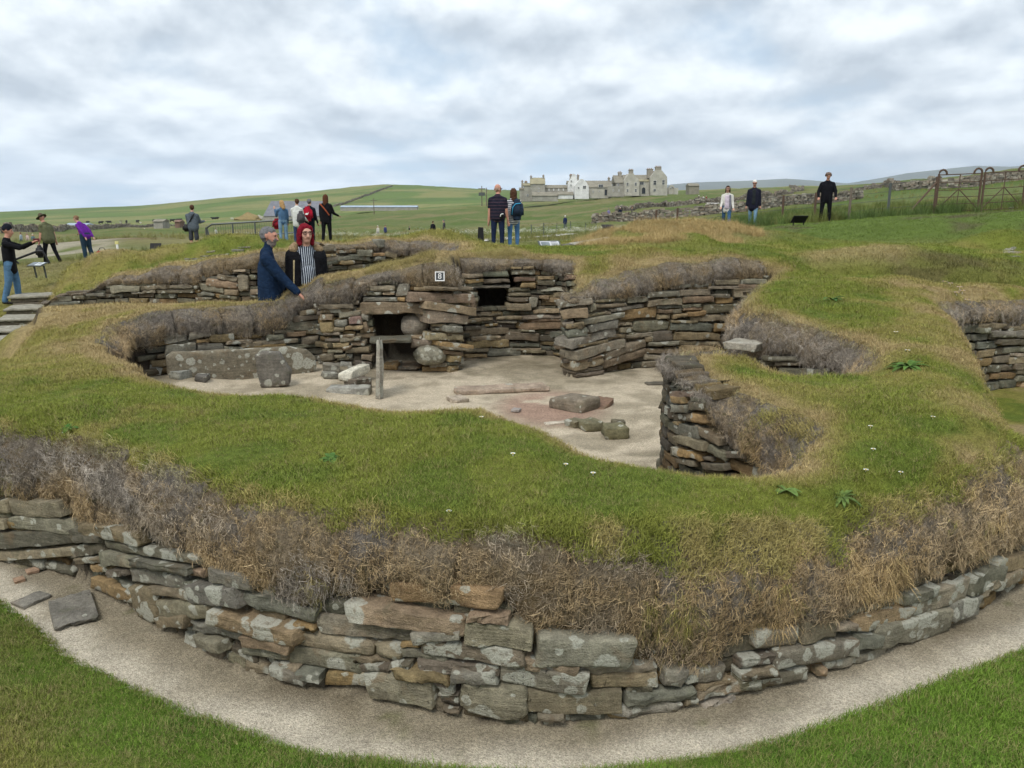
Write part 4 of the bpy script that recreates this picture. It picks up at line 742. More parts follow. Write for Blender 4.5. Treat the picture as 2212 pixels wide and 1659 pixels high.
turf_blocks(f_sec, .05, f_sec.L[-1] - .05, (.4, .65), .3, .05, .04, dens=500, long_=.6)
turf_blocks(f_rf, .05, 4.0, (.4, .6), .3, .05, .04, dens=500, long_=.6)

# ------------------------------------------------------------------ grass
def blade_mesh(name, blades, mat):
    v = []; f = []
    for pts, w in blades:
        n0 = len(v); P = [Vector(p) for p in pts]; d = P[-1] - P[0]; side = Vector((-d.y, d.x, 0)); side = side.normalized() if side.length > 1e-4 else Vector((1, 0, 0))
        k = len(P)
        for i, p in enumerate(P):
            ww = w * (1 - i / (k - 1)) ** .7 * .5
            if i < k - 1: v += [p - side * ww, p + side * ww]
            else: v.append(p)
        for i in range(k - 2): f.append((n0 + 2 * i, n0 + 2 * i + 1, n0 + 2 * i + 3, n0 + 2 * i + 2))
        f.append((n0 + 2 * (k - 2), n0 + 2 * (k - 2) + 1, n0 + 2 * (k - 1)))
    me = bpy.data.meshes.new(name); me.from_pydata([tuple(p) for p in v], [], f); me.update(); me.materials.append(mat); return me
def blade_mat():
    t = NT('grass_blades', .75, .18); c = t.attr('tint', 'INSTANCER'); p = t.obj(); r = t.noise(t.pos(), 330, 1, .5)
    t.color(t.scale(c, t.ramp(r, .25, .75, .62, 1.45))); return t.m
M_BLADE = blade_mat()
gr = random.Random(4)
def upright(n, rad, h, w, bend, seg=3):
    out = []
    for _ in range(n):
        a, r = gr.uniform(0, 6.28), rad * math.sqrt(gr.random()); x, y = r * math.cos(a), r * math.sin(a); b = gr.uniform(0, 6.28); hh = h * gr.uniform(.5, 1.15); k = bend * gr.uniform(.2, 1.3) * hh
        out.append(([(x + k * math.cos(b) * (t ** 2), y + k * math.sin(b) * (t ** 2), hh * t - .004 + hh * .0) for t in [i / (seg - 1) for i in range(seg)]], w * gr.uniform(.7, 1.3)))
    return out
def hanging(n, rad, ln, w, seg=4):
    out = []
    for _ in range(n):
        y0, z0 = gr.uniform(-rad, rad), gr.uniform(-rad, rad); a = gr.uniform(-1.1, 1.1); L = ln * gr.uniform(.4, 1.2); up = gr.uniform(-.2, .75); pts = []
        for i in range(seg):
            t = i / (seg - 1); pts.append((L * (.55 * t - .22 * t * t) * math.cos(a) - .006, y0 + L * (.6 * t) * math.sin(a), z0 + L * (up * .5 * t - .85 * t * t)))
        out.append((pts, w * gr.uniform(.7, 1.3)))
    return out
def source(name, meshes):
    c = bpy.data.collections.new(name)
    for i, m in enumerate(meshes): c.objects.link(bpy.data.objects.new(f'{name}_{i}', m))
    return c
def scatter(name, label, src, pos, rot, scl, tint, cat=None):
    me = bpy.data.meshes.new(name); n = len(pos); me.vertices.add(n); me.vertices.foreach_set('co', np.asarray(pos, np.float32).ravel())
    for nm, ty, arr, key in (('rot', 'FLOAT_VECTOR', rot, 'vector'), ('scl', 'FLOAT', scl, 'value'), ('tint', 'FLOAT_COLOR', np.c_[tint, np.ones(n)], 'color')):
        a = me.attributes.new(nm, ty, 'POINT'); a.data.foreach_set(key, np.asarray(arr, np.float32).ravel())
    o = tag(link(name, me), label, cat, kind='stuff')
    g = bpy.data.node_groups.new(name + '_nodes', 'GeometryNodeTree'); g.interface.new_socket('Geometry', in_out='INPUT', socket_type='NodeSocketGeometry'); g.interface.new_socket('Geometry', in_out='OUTPUT', socket_type='NodeSocketGeometry')
    N = g.nodes.new; i = N('NodeGroupInput'); ou = N('NodeGroupOutput'); ci = N('GeometryNodeCollectionInfo'); ci.inputs[0].default_value = src; ci.inputs[1].default_value = True; ci.inputs[2].default_value = True
    ip = N('GeometryNodeInstanceOnPoints'); ip.inputs['Pick Instance'].default_value = True
    def at(nm, ty):
        a = N('GeometryNodeInputNamedAttribute'); a.data_type = ty; a.inputs[0].default_value = nm; return [s for s in a.outputs if s.enabled and s.name == 'Attribute'][0]
    L = g.links.new; L(i.outputs[0], ip.inputs['Points']); L(ci.outputs[0], ip.inputs['Instance']); L(at('rot', 'FLOAT_VECTOR'), ip.inputs['Rotation']); L(at('scl', 'FLOAT'), ip.inputs['Scale'])
    ri = N('FunctionNodeRandomValue'); ri.data_type = 'INT'; ri.inputs[4].default_value = 0; ri.inputs[5].default_value = len(src.objects) - 1; L(ri.outputs[2], ip.inputs['Instance Index'])
    L(ip.outputs[0], ou.inputs[0]); md = o.modifiers.new('scatter', 'NODES'); md.node_group = g; return o
SRC_LAWN = source('lawn_tuft', [blade_mesh('lawn_tuft', upright(18, .034, .020, .0024, .9), M_BLADE) for _ in range(4)])
SRC_HANG = source('dry_tuft', [blade_mesh('dry_tuft', hanging(13, .03, .085, .0022), M_BLADE) for _ in range(5)])
def matted(n, rad, ln, w):
    out = []
    for _ in range(n):
        y0, z0 = gr.uniform(-rad, rad), gr.uniform(-rad, rad); a = gr.uniform(0, 6.283); L = ln * gr.uniform(.5, 1.3); c = gr.uniform(-1.2, 1.2); x0 = gr.uniform(-.004, .004); pts = []
        for i in range(4):
            t = i / 3; b = a + c * t; pts.append((x0 + L * .45 * math.sin(math.pi * t * .8) * gr.uniform(.4, 1), y0 + L * t * math.cos(b), z0 + L * t * math.sin(b)))
        out.append((pts, w * gr.uniform(.6, 1.3)))
    return out
SRC_MAT = source('turf_fibre', [blade_mesh('turf_fibre', matted(22, .035, .040, .0022), M_BLADE) for _ in range(5)])
SRC_LONG = source('long_tuft', [blade_mesh('long_tuft', upright(16, .05, .13, .0030, 1.1, 4), M_BLADE) for _ in range(4)])
R0 = np.random.default_rng(11)
def lawn(name, label, n, x0, x1, y0, y1, keep, src=SRC_LAWN, grow=1.0, k=None, dens_pow=1.2):
    x = R0.uniform(x0, x1, n); y = R0.uniform(y0, y1, n); f = quick(x, y); p = np.clip((3.2 / np.maximum(y, 1.5)) ** dens_pow, 0, 1)
    m = keep(x, y, f) & (R0.random(n) < p) & (np.abs(x) < y * .70 + .5); x, y = x[m], y[m]; f = {a: b[m] for a, b in f.items()}; n = len(x)
    kab = bil(x, y); c = samp(gc, kab); q = samp(gq, kab); c = np.where((f['do'] > .1)[:, None] & (np.minimum(f['dh'], f['do']) < .2)[:, None], np.maximum(c, np.array((.13, .125, .035))), c); t = c * 1.5 * (R0.uniform(.75, 1.3, (n, 1))) * np.array([1.0, 1.0, 1.0]); st = (R0.random(n) < .16 + .35 * q)[:, None]; t = np.where(st, t * .4 + np.array(STRAW) * .62, t)
    s = R0.uniform(.7, 1.25, n) * grow * np.clip(y / 4, 1, 3) ** .55 * (.45 + 1.1 * fbm(x, y, 2.6, 4, 131))
    rot = np.stack([R0.normal(0, .18, n), R0.normal(0, .18, n), R0.uniform(0, 6.28, n)], 1)
    return scatter(name, label, src, np.stack([x, y, f['z'] - .002], 1), rot, s, t)
lawn('grass', 'short mown grass on the mounds around the stone house', 420000, -7, 7, 2.9, 12.5, lambda x, y, f: (f['dh'] > .10) & (f['do'] > .10) & ((f['dp'] > .05) | (x < -3.7)))
lawn('grass', 'fresh green grass on the bank before the path', 130000, -4.4, 4.4, 1.6, 5.2, lambda x, y, f: (f['bank'] > -.012) & (f['do'] < -.2), grow=1.0, dens_pow=.5)
for nm_, (x0_, x1_, y0_, y1_) in (('a', (-2.0, -.95, 10.36, 11.05)), ('b', (-.66, .2, 11.36, 12.1))):
    x = R0.uniform(x0_, x1_, 1500); y = R0.uniform(y0_, y1_, 1500); f = quick(x, y); e_ = np.minimum.reduce([x - x0_, x1_ - x, y - y0_, y1_ - y]); zc = f['top'] - .02 - .10 * np.clip(1 - e_ / .1, 0, 1) ** 2
    scatter('grass', 'straw coloured grass on the roof of a wall cupboard', SRC_LONG, np.stack([x, y, zc - .01], 1), np.stack([R0.normal(0, .3, 1500), R0.normal(0, .3, 1500), R0.uniform(0, 6.28, 1500)], 1), R0.uniform(.3, .7, 1500), np.array((.30, .25, .10))[None] * R0.uniform(.6, 1.5, (1500, 1)))
# green turf rolling over the front edge
PG = np.vstack([a[0] for a in TURF_PTS]); NG = np.vstack([a[1] for a in TURF_PTS]); VG = np.concatenate([a[2] for a in TURF_PTS])
def green_share(P, V): return (P[:, 1] < 4.9) & (V > 1 - np.interp(P[:, 0], [-3, -1.5, -.3, .2, .6, 1.2, 2.0, 3.0], [.10, .12, .12, .24, .36, .30, .16, .08]) - (fbm(P[:, 0] * 1.0 + P[:, 1], P[:, 2] * .3, 4.0, 3, 307) - .5) * .35)
gs = green_share(PG, VG); PG, NG = PG[gs], NG[gs]; PG = np.repeat(PG, 2, 0) + R0.normal(0, .012, (2 * len(PG), 3)); NG = np.repeat(NG, 2, 0); n = len(PG)
gcol = mixc(np.tile(np.array((.20, .215, .042)), (n, 1)), (.36, .28, .12), sstep(.45, .65, fbm(PG[:, 0], PG[:, 2], 5, 3, 309)) * .7) * R0.uniform(.7, 1.35, (n, 1)); az = np.arctan2(NG[:, 1], NG[:, 0])
scatter('grass', 'green grass rolling over the front edge of the mound', SRC_LAWN, PG + np.c_[NG * .012, np.zeros(n)], np.stack([R0.normal(0, .25, n) - .55 * NG[:, 1], R0.normal(0, .25, n) + .55 * NG[:, 0], R0.uniform(-.4, .4, n)], 1), R0.uniform(.9, 1.6, n), gcol)
# matted fibres all over the cut turf
PA = np.vstack([a[0] for a in TURF_PTS]); NA = np.vstack([a[1] for a in TURF_PTS]); VA = np.concatenate([a[2] for a in TURF_PTS]); n = len(PA)
ca = fbm(PA[:, 0] + PA[:, 1] * .7, PA[:, 2] * 1.4, 3.1, 4, 301); ra = sstep(.0, 1.1, PA[:, 0]) * (PA[:, 1] < 4.9); fc = np.tile(np.array((.335, .295, .245)), (n, 1)); fc = mixc(fc, (.42, .31, .17), ra * .8); fc = mixc(fc, (.42, .305, .16), sstep(.45, .65, ca) * .85); fc = mixc(fc, (.22, .19, .16), sstep(.46, .30, ca) * .6 * (1 - ra)); fc = mixc(fc, (.30, .27, .085), sstep(.70, .95, VA) * .75); fc = fc * R0.uniform(.5, 1.45, (n, 1))
kf = (R0.random(n) < np.where(PA[:, 1] > 5, .9, .66)) & ~green_share(PA, VA); PA, NA, VA, fc = PA[kf], NA[kf], VA[kf], fc[kf]; n = len(PA)
scatter('turf_fibre', 'grey brown root fibres matted over the cut turf', SRC_MAT, PA, np.stack([R0.uniform(-3.1, 3.1, n) * 0 + R0.normal(0, .3, n), R0.normal(0, .3, n), np.arctan2(NA[:, 1], NA[:, 0]) + R0.normal(0, .25, n)], 1), R0.uniform(.6, 1.25, n) * np.clip(PA[:, 1] / 6, 1, 1.3), fc)
# dry grass hanging from the turf faces
P_ = np.vstack([a[0] for a in TURF_PTS]); N_ = np.vstack([a[1] for a in TURF_PTS]); V_ = np.concatenate([a[2] for a in TURF_PTS]); ST = np.concatenate([a[3] for a in TURF_PTS]); LG = np.concatenate([a[4] for a in TURF_PTS])
cl = fbm(P_[:, 0] * 1.0 + P_[:, 1] * .7, P_[:, 2] * 1.6 + P_[:, 1] * .3, 3.6, 4, 201); right_s = sstep(.2, 1.2, P_[:, 0]) * (P_[:, 1] < 4.9)
want = np.clip((cl - .56) * 3.4 + ST * .22 + .35 * (V_ > .8) + right_s * .45, .05, 1) * np.where(P_[:, 1] > 5, .4, np.where(P_[:, 0] < 0, .5, .75))
kp = (R0.random(len(P_)) < want) & ~green_share(P_, V_ - .05); P_, N_, V_, ST, LG, cl, right_s = (a[kp] for a in (P_, N_, V_, ST, LG, cl, right_s)); n = len(P_)
base = np.tile(np.array((.37, .31, .23)), (n, 1)); dryc = mixc(base, (.44, .315, .15), sstep(.42, .62, cl) * .8 + right_s * .2); dryc = mixc(dryc, (.23, .22, .055), sstep(.58, .70, fbm(P_[:, 0] + P_[:, 1], P_[:, 2], 4.4, 3, 211)) * (LG > .5) * .85)
dryc = mixc(dryc, (.19, .19, .045), sstep(.86, 1.0, V_) * .55 * (1 - right_s)); dryc = dryc * R0.uniform(.55, 1.45, (n, 1))
az = np.arctan2(N_[:, 1], N_[:, 0]) + R0.normal(0, .5, n)
scatter('dry_grass', 'dry brown grass hanging over the cut turf faces', SRC_HANG, P_, np.stack([R0.normal(0, .35, n), R0.normal(0, .35, n), az], 1), R0.uniform(.45, 1.15, n) * LG * (1 + .5 * right_s) * (.7 + .6 * sstep(.4, .7, cl)), dryc)

# ------------------------------------------------------------------ loose stones and furniture of the house
def G(px, py, lo=3.0, hi=3500.0):
    """where the line of sight through that picture point meets the ground"""
    u, y, dz = ray(px, py); Y = np.geomspace(lo, hi, 1600); X = u / y * Y; zr = EYE + dz / y * Y; zg = Zs(X, Y); k = np.nonzero(zr <= zg)[0]
    if len(k) == 0: i = int(np.argmin(zr - zg)); return Vector((X[i], Y[i], zg[i]))
    i = k[0]; 
    if i == 0: return Vector((X[0], Y[0], zg[0]))
    a, b = zr[i - 1] - zg[i - 1], zr[i] - zg[i]; t = a / (a - b + 1e-9); Yy = Y[i - 1] + (Y[i] - Y[i - 1]) * t; return Vector((u / y * Yy, Yy, float(Zs([u / y * Yy], [Yy])[0])))
def rock_finish(bm, amp, seed, cuts=2, sm=True):
    bmesh.ops.triangulate(bm, faces=[f for f in bm.faces if len(f.verts) > 4])
    for _ in range(cuts): bmesh.ops.subdivide_edges(bm, edges=[e for e in bm.edges if e.calc_length() > .05], cuts=1, use_grid_fill=True)
    off = Vector((seed * 3.1, seed * 1.7, seed * .9))
    for v in bm.verts: v.co += mnoise.noise_vector(v.co * 6 + off) * amp + mnoise.noise_vector(v.co * 17 + off) * amp * .5
def slab(name, outline, A, B, th, par=None, col=(.20, .18, .14), lich=.5, amp=.012, lean=0.0, bev=.025):
    """a standing slab whose outline (picture points) lies in the upright plane through A and B"""
    A, B = Vector((*A, 0)), Vector((*B, 0)); d = (B - A).normalized(); n = Vector((d.y, -d.x, 0))
    if n.y > 0: n = -n
    pts = []
    for px, py in outline:
        u, y, dz = ray(px, py); r = Vector((u, y, dz)); t = (A - Vector((0, 0, EYE))).dot(n) / r.dot(n); pts.append(Vector((0, 0, EYE)) + r * t)
    zmin = min(p.z for p in pts); bm = bmesh.new(); f = [bm.verts.new(p) for p in pts]; bk = [bm.verts.new(p - n * th + n * (lean * (p.z - zmin) * -1) * 0) for p in pts]; k = len(f)
    bm.faces.new(f); bm.faces.new(bk[::-1])
    for i in range(k): bm.faces.new([f[i], bk[i], bk[(i + 1) % k], f[(i + 1) % k]])
    bmesh.ops.recalc_face_normals(bm, faces=bm.faces); bmesh.ops.bevel(bm, geom=[e for e in bm.edges if abs(e.calc_face_angle(0)) > .6], offset=bev, segments=2, affect='EDGES', profile=.6)
    rock_finish(bm, amp, len(outline) + th, 2)
    me = bpy.data.meshes.new(name); bm.to_mesh(me); bm.free(); me.polygons.foreach_set('use_smooth', [True] * len(me.polygons)); me.materials.append(M_STONE)
    o = link(name, me, par); o.color = (*col, lich); return o
def loose(name, label, k, x1, y1, x2, y2, th, dep, col, lich=.4, z=None, par=None, cat='stone', rot=0.0, tilt=0.0, asp=None, group=None, up=0.0):
    """a loose stone whose foot runs between two picture points of zoom k"""
    A = Vector(PZ(*zp(k, x1, y1), z)) if z is not None else G(*zp(k, x1, y1), lo=3.4); B = Vector(PZ(*zp(k, x2, y2), z)) if z is not None else G(*zp(k, x2, y2), lo=3.4)
    D = B - A; w = D.length; D.normalize(); h = th; C = (A + B) / 2; n = Vector((D.y, -D.x, 0)).normalized()
    if n.y > 0: n = -n
    a = min(ASPS, key=lambda q: abs(math.log(q / (w / h)))) if asp is None else asp
    me = rnd.choice(LIB[a]); o = bpy.data.objects.new(name, me); COL.objects.link(o); Y = -n; Zv = D.cross(Y).normalized()
    if Zv.z < 0: Zv = -Zv
    Y = Zv.cross(D); m = Matrix((D, Y, Zv)).transposed().to_4x4() @ Matrix.Rotation(tilt, 4, 'X') @ Matrix.Rotation(rot, 4, 'Y')
    o.matrix_world = Matrix.Translation(C + Y * dep * .45 + Vector((0, 0, h * .42 + up))) @ m @ Matrix.Diagonal((w * 1.03, dep, h * 1.05, 1)); o.color = (*col, lich)
    if par is not None: o.parent = par
    else: tag(o, label, cat, group, kind='thing')
    return o
def zz(k, pts): return [zp(k, x, y) for x, y in pts]
tag(slab('bed_slab', zz(5, [(380, 815), (440, 775), (700, 765), (1000, 750), (1380, 732), (1520, 755), (1590, 815), (1592, 890), (1540, 955), (1400, 970), (1000, 1030), (700, 1030), (520, 1000), (400, 960)]), (-4.12, 8.95), (-2.42, 9.72), .13, None, (.185, .160, .115), .95), 'long low bed slab set on edge, blotched with white lichen', 'slab', kind='thing')
tag(slab('upright_stone', zz(5, [(1092, 800), (1150, 772), (1285, 778), (1345, 860), (1382, 920), (1370, 1045), (1145, 1062), (1112, 920)]), (-3.35, 8.85), (-2.7, 8.95), .15, None, (.165, .150, .125), .25), 'smooth grey upright stone leaning against the long bed slab', 'stone', kind='thing')
us = MB(); bm = bmesh.new(); bmesh.ops.create_cube(bm, size=1); bmesh.ops.scale(bm, vec=(.085, .50, .82), verts=bm.verts)
for v in bm.verts:
    if v.co.z > 0 and v.co.y > 0: v.co.z -= .10
    if v.co.z > 0: v.co.x *= .7; v.co.x += .03
bmesh.ops.bevel(bm, geom=bm.edges[:], offset=.03, segments=2, affect='EDGES'); rock_finish(bm, .014, 7, 3)
me = bpy.data.meshes.new('upright_slab'); bm.to_mesh(me); bm.free(); me.polygons.foreach_set('use_smooth', [True] * len(me.polygons)); me.materials.append(M_STONE)
o = tag(link('upright_slab', me), 'thin pale slab standing on edge in the sandy floor', 'slab', kind='thing'); p = PY(*zp(5, 2062, 925), 8.55); o.location = (p[0], 8.75, .31); o.rotation_euler = (0, 0, .16); o.color = (.36, .33, .27, .9)
loose('white_stone', 'cream topped flat stone lying beside the upright thin slab', 5, 1768, 1045, 1885, 1050, .13, .62, (.62, .58, .47), .0, .05, up=.06)
loose('kerb_stone', 'pale kerb stone half hidden behind the near grass edge', 5, 1660, 1115, 2010, 1120, .10, .22, (.33, .32, .28), .6, .02)
rub = [(1600, 870, 1730, 860, .10, GREY), (1640, 945, 1780, 950, .13, (.21, .19, .15)), (1650, 990, 1770, 990, .09, GREY), (1780, 885, 1880, 890, .06, (.3, .29, .25)), (1880, 940, 1970, 945, .08, (.27, .26, .22)), (1885, 1000, 1990, 990, .09, (.17, .125, .09)), (1910, 1080, 2035, 1060, .14, (.15, .125, .095)), (1960, 915, 2040, 910, .12, (.13, .11, .09)), (1940, 835, 2030, 850, .08, (.3, .29, .26)), (1750, 830, 1870, 820, .06, (.2, .19, .155)), (400, 980, 500, 995, .10, (.30, .30, .26)), (610, 1010, 710, 1020, .09, (.12, .11, .095)), (250, 920, 350, 945, .10, (.34, .34, .31)), (330, 880, 420, 900, .09, (.3, .3, .27)), (1630, 830, 1720, 840, .08, GREY)]
for x1, y1, x2, y2, h, c in rub: loose('rubble_stone', 'small loose rubble stone around the bed slab and left stone stack', 5, x1, y1, x2, y2, h, .22, c, .7, group='rubble around the bed slab')
# cupboard wall: shelf, boulders
loose('shelf', None, 6, 118, 704, 455, 697, .055, .42, (.115, .108, .08), .05, .45, f_dres.root)
def boulder(label, k, cx, cy, w, h, Y, col, lich, seed):
    A = PY(*zp(k, cx - w / 2, cy), Y); B = PY(*zp(k, cx + w / 2, cy), Y); T = PY(*zp(k, cx, cy - h / 2), Y); U = PY(*zp(k, cx, cy + h / 2), Y)
    bm = bmesh.new(); bmesh.ops.create_icosphere(bm, subdivisions=3, radius=1); ww, hh = (B[0] - A[0]) / 2, (T[2] - U[2]) / 2
    for v in bm.verts:
        c = v.co.copy(); m = max(abs(c.x), abs(c.y), abs(c.z)); c *= (1 + .22 * (1 / m - 1)) ; c += mnoise.noise_vector(c * 1.3 + Vector((seed, 0, 0))) * .14; v.co = Vector((c.x * ww, c.y * ww * .8, c.z * hh))
    me = bpy.data.meshes.new('boulder'); bm.to_mesh(me); bm.free(); me.polygons.foreach_set('use_smooth', [True] * len(me.polygons)); me.materials.append(M_STONE)
    o = tag(link('boulder', me), label, 'boulder', kind='thing'); o.location = ((A[0] + B[0]) / 2, Y + ww * .55, (T[2] + U[2]) / 2); o.color = (*col, lich); return o
boulder('big rounded boulder resting on the shelf of the dark stone cupboard', 6, 475, 565, 225, 185, 10.22, (.22, .19, .15), .1, 3)
boulder('rounded lichen covered boulder at the foot of the cupboard wall', 6, 603, 805, 270, 155, 10.0, (.24, .225, .17), 1.1, 8)
f_rec.stones(6, [(930, 250, 1255, 246, 26, (.24, .225, .18)), (1455, 268, 1720, 270, 34, (.27, .26, .22))], .2, (.5, .5))
f_rec.stones(6, [(1400, 370, 1470, 380, 85, GREY)], .2, (.1, .12))
for e, (a, b) in zip(('', ''), (((1425, 330), (1470, 425)), ((1465, 325), (1510, 415)))):
    pass
# hearth in the middle of the floor
loose('hearth_kerb', 'long low hearth kerb stone, pale top and red brown edge', 6, 820, 1120, 1560, 1085, .06, .32, (.36, .28, .21), .1, .0)
loose('hearth_kerb', 'broken pale hearth kerb stone near the grass edge', 6, 800, 1190, 925, 1175, .05, .26, (.42, .35, .27), .1, .0)
loose('hearth_stone', 'thick layered box-shaped stone on the sandy floor', 6, 1560, 1230, 1850, 1280, .17, .34, (.205, .170, .125), .35, .0, asp=1.7)
loose('hearth_slab', 'red brown flat slab leaning behind the layered hearth stone', 6, 1800, 1225, 1985, 1250, .05, .36, (.20, .125, .085), .0, .0, tilt=.25)
loose('hearth_kerb', 'thin pale kerb strip before the layered hearth stone', 6, 1540, 1368, 1760, 1350, .03, .10, (.45, .39, .31), .0, .0)
loose('hearth_stone', 'small angular mossy stone next to the thin pale kerb', 6, 1765, 1395, 1860, 1370, .08, .16, (.19, .165, .105), .6, .0)
loose('hearth_stone', 'speckled angular stone in the middle of the small stones', 6, 1850, 1420, 2000, 1400, .11, .22, (.165, .15, .09), .8, .0)
loose('hearth_stone', 'mossy squat stone, last of the small row on the sand', 6, 2010, 1480, 2205, 1475, .14, .26, (.165, .150, .085), .5, .0)
loose('hearth_stone', 'small brown stone behind the mossy squat stone', 6, 2075, 1395, 2180, 1390, .09, .14, (.15, .13, .085), .1, .0)
loose('flat_stone', 'flat dark stone lying alone on sand before the slanting wall', 7, 1090, 1045, 1240, 1040, .03, .16, (.12, .105, .08), .0, .0)
loose('flat_stone', 'small pinkish flat stone at the grass edge of the floor', 6, 1255, 1250, 1320, 1255, .03, .10, (.35, .31, .28), .0, .02)
loose('shelf_slab', 'pale slab laid over the gap beside the jutting pier', 7, 1680, 770, 1955, 800, .09, .42, (.34, .31, .25), .5, .68, up=.03)
loose('path_slab', 'large flat grey slab sunk in the gravel path', 'B', 430, 560, 790, 470, .03, .38, (.20, .185, .155), .1, .0)
loose('path_slab', 'narrow flat stone sunk in gravel beyond the large slab', 'B', 190, 400, 420, 300, .03, .12, (.20, .185, .155), .1, .0)
loose('path_slab', 'small orange tinted flat stone in the gravel path', 'B', 120, 190, 210, 165, .02, .07, (.36, .24, .16), .0, .0)
loose('path_slab', 'thin orange tinted stone chip in the gravel path', 'B', 215, 115, 320, 90, .02, .07, (.36, .24, .16), .0, .0)
# number plate ------------------------------------------------------
def text_mesh(body, size):
    cu = bpy.data.curves.new('t', 'FONT'); cu.body = body; cu.size = size; cu.align_x = 'CENTER'; cu.align_y = 'CENTER'; cu.extrude = .002
    ob = bpy.data.objects.new('t', cu); COL.objects.link(ob); me = bpy.data.meshes.new_from_object(ob.evaluated_get(bpy.context.evaluated_depsgraph_get())); bpy.data.objects.remove(ob); return me
M_SLATE = plain('slate_plate', (.060, .066, .072), .5, .1); M_WHITE = plain('white_paint', (.78, .78, .76), .5, .05); M_PANEL = plain('panel_face', (.55, .56, .57), .4, .1); M_BLACK = plain('black_paint', (.012, .012, .013), .5, .1); M_STEEL = plain('galvanised_steel', (.10, .11, .105), .5, .15, 30, .4); M_WOOD = plain('weathered_wood', (.16, .13, .10), .85, .25); M_RUST = plain('rusty_iron', (.10, .065, .045), .8, .35)
p = PY(*zp(6, 686, 162), 10.02); sg = tag(empty('number_sign', (p[0], 10.0, p[2])), 'small slate sign reading 8 in a white border', 'sign'); sg.rotation_euler = (-.1, 0, 0)
k = .054; MB().box(-k, k, -.006, .012, -k, k).build('plate', M_SLATE, sg)
b = MB(); w = .006
for x0, x1, z0, z1 in ((-k - .006, k + .006, k - w, k + .006), (-k - .006, k + .006, -k - .006, -k + w), (-k - .006, -k + w, -k + w, k - w), (k - w, k + .006, -k + w, k - w)): b.box(x0, x1, -.012, .010, z0, z1)
b.build('border', M_WHITE, sg)
nm = text_mesh('8', .098); nm.materials.append(M_WHITE); t8 = link('numeral', nm, sg); t8.rotation_euler = (math.pi / 2, 0, 0); t8.location = (0, -.009, 0)
MB().box(-.012, .012, .013, .30, -.012, .012).build('peg', M_STEEL, sg)
# steps -------------------------------------------------------------
for i, (x0, y0, x1, y1) in enumerate(((60, 1135, 395, 1110), (25, 1235, 322, 1212), (-40, 1320, 285, 1295), (-60, 1415, 232, 1385), (-60, 1490, 160, 1478), (-60, 1560, 235, 1550))):
    A = zp(1, x0, y0); B = zp(1, x1, y1); Y = (17.9, 17.0, 16.1, 15.2, 14.4, 13.6)[i]; a, b = PY(*A, Y), PY(*B, Y + .25)
    lab = ('top', 'second', 'third', 'fourth', 'fifth', 'lowest')[i]; d = Vector(b) - Vector(a); L = d.length
    st = tag(empty('stone_step', (Vector(a) + Vector(b)) / 2), f'{lab} flagstone step of the short flight beside the man in jeans', 'step', 'flagstone steps', 'thing'); st.rotation_euler = (0, 0, math.atan2(d.y, d.x))
    def tread(nm, x0, x1, y0, y1, z0, z1, c):
        bm = bmesh.new(); bmesh.ops.create_cube(bm, size=1); bmesh.ops.scale(bm, vec=(x1 - x0, y1 - y0, z1 - z0), verts=bm.verts); bmesh.ops.translate(bm, vec=((x0 + x1) / 2, (y0 + y1) / 2, (z0 + z1) / 2), verts=bm.verts); bmesh.ops.bevel(bm, geom=bm.edges[:], offset=.015, segments=1, affect='EDGES'); rock_finish(bm, .012, i + 1, 3)
        me = bpy.data.meshes.new(nm); bm.to_mesh(me); bm.free(); me.materials.append(M_STONE); q = link(nm, me, st); q.color = (*c, .1)
    tread('tread', -L / 2, L / 2, -.02, .85, -.02, .035, (.30, .28, .225)); tread('riser', -L / 2 + .05, L / 2 - .05, .03, .4, -.11, -.025, (.16, .135, .10)); tread('riser', -L / 2 + .08, L / 2 - .1, .04, .4, -.2, -.115, (.19, .16, .12))
# weeds and daisies -----------------------------------------------------
t_ = NT('leaf', .85, .08); t_.color(t_.scale(t_.info('Color'), t_.ramp(t_.noise(t_.pos(), 40, 3), .3, .7, .7, 1.3))); M_LEAF = t_.m
def leaf(L, w, rise, droop, n=6):
    v = []; f = []
    for i in range(n + 1):
        t = i / n; ww = w * math.sin(math.pi * min(t * .92 + .06, 1)) ** .7 * .5; x = L * t; z = rise * L * t - droop * L * t * t
        v += [(x, -ww, z + ww * .25), (x, 0, z), (x, ww, z + ww * .25)]
    for i in range(n):
        for k in (0, 1): a = 3 * i + k; f.append((a, a + 1, a + 4, a + 3))
    return v, f
def weed(px, py, n, L, w, col, label, rise=.45):
    g = G(px, py, 2.6); e = tag(empty('weed_plant', g), label, 'plant', 'weeds in the turf'); r = random.Random(int(px))
    for i in range(n):
        v, f = leaf(L * r.uniform(.7, 1.1), w * r.uniform(.8, 1.2), rise * r.uniform(.6, 1.4), .5); me = bpy.data.meshes.new('leaf'); me.from_pydata(v, [], f); me.materials.append(M_LEAF); me.polygons.foreach_set('use_smooth', [True] * len(me.polygons))
        o = link('leaf', me, e); o.rotation_euler = (0, r.uniform(-.2, .2), i * 6.283 / n + r.uniform(-.3, .3)); o.location = (0, 0, .008); k = r.uniform(.8, 1.2); o.color = (col[0] * k, col[1] * k, col[2] * k, 1)
weed(716, 994, 6, .065, .045, (.07, .14, .035), 'small round-leaved weed in the middle of the near lawn')
weed(1962, 795, 16, .17, .042, (.075, .14, .03), 'wide clump of broad green leaves on the mound\'s right shoulder')
weed(1820, 1076, 13, .10, .024, (.11, .165, .045), 'spiky rosette of grey green leaves on the right lawn')
weed(1697, 1062, 5, .075, .035, (.11, .17, .045), 'small few-leaved weed left of the spiky rosette')
weed(488, 1160, 6, .11, .032, (.075, .17, .03), 'fresh green dock sprouting from the front turf face')
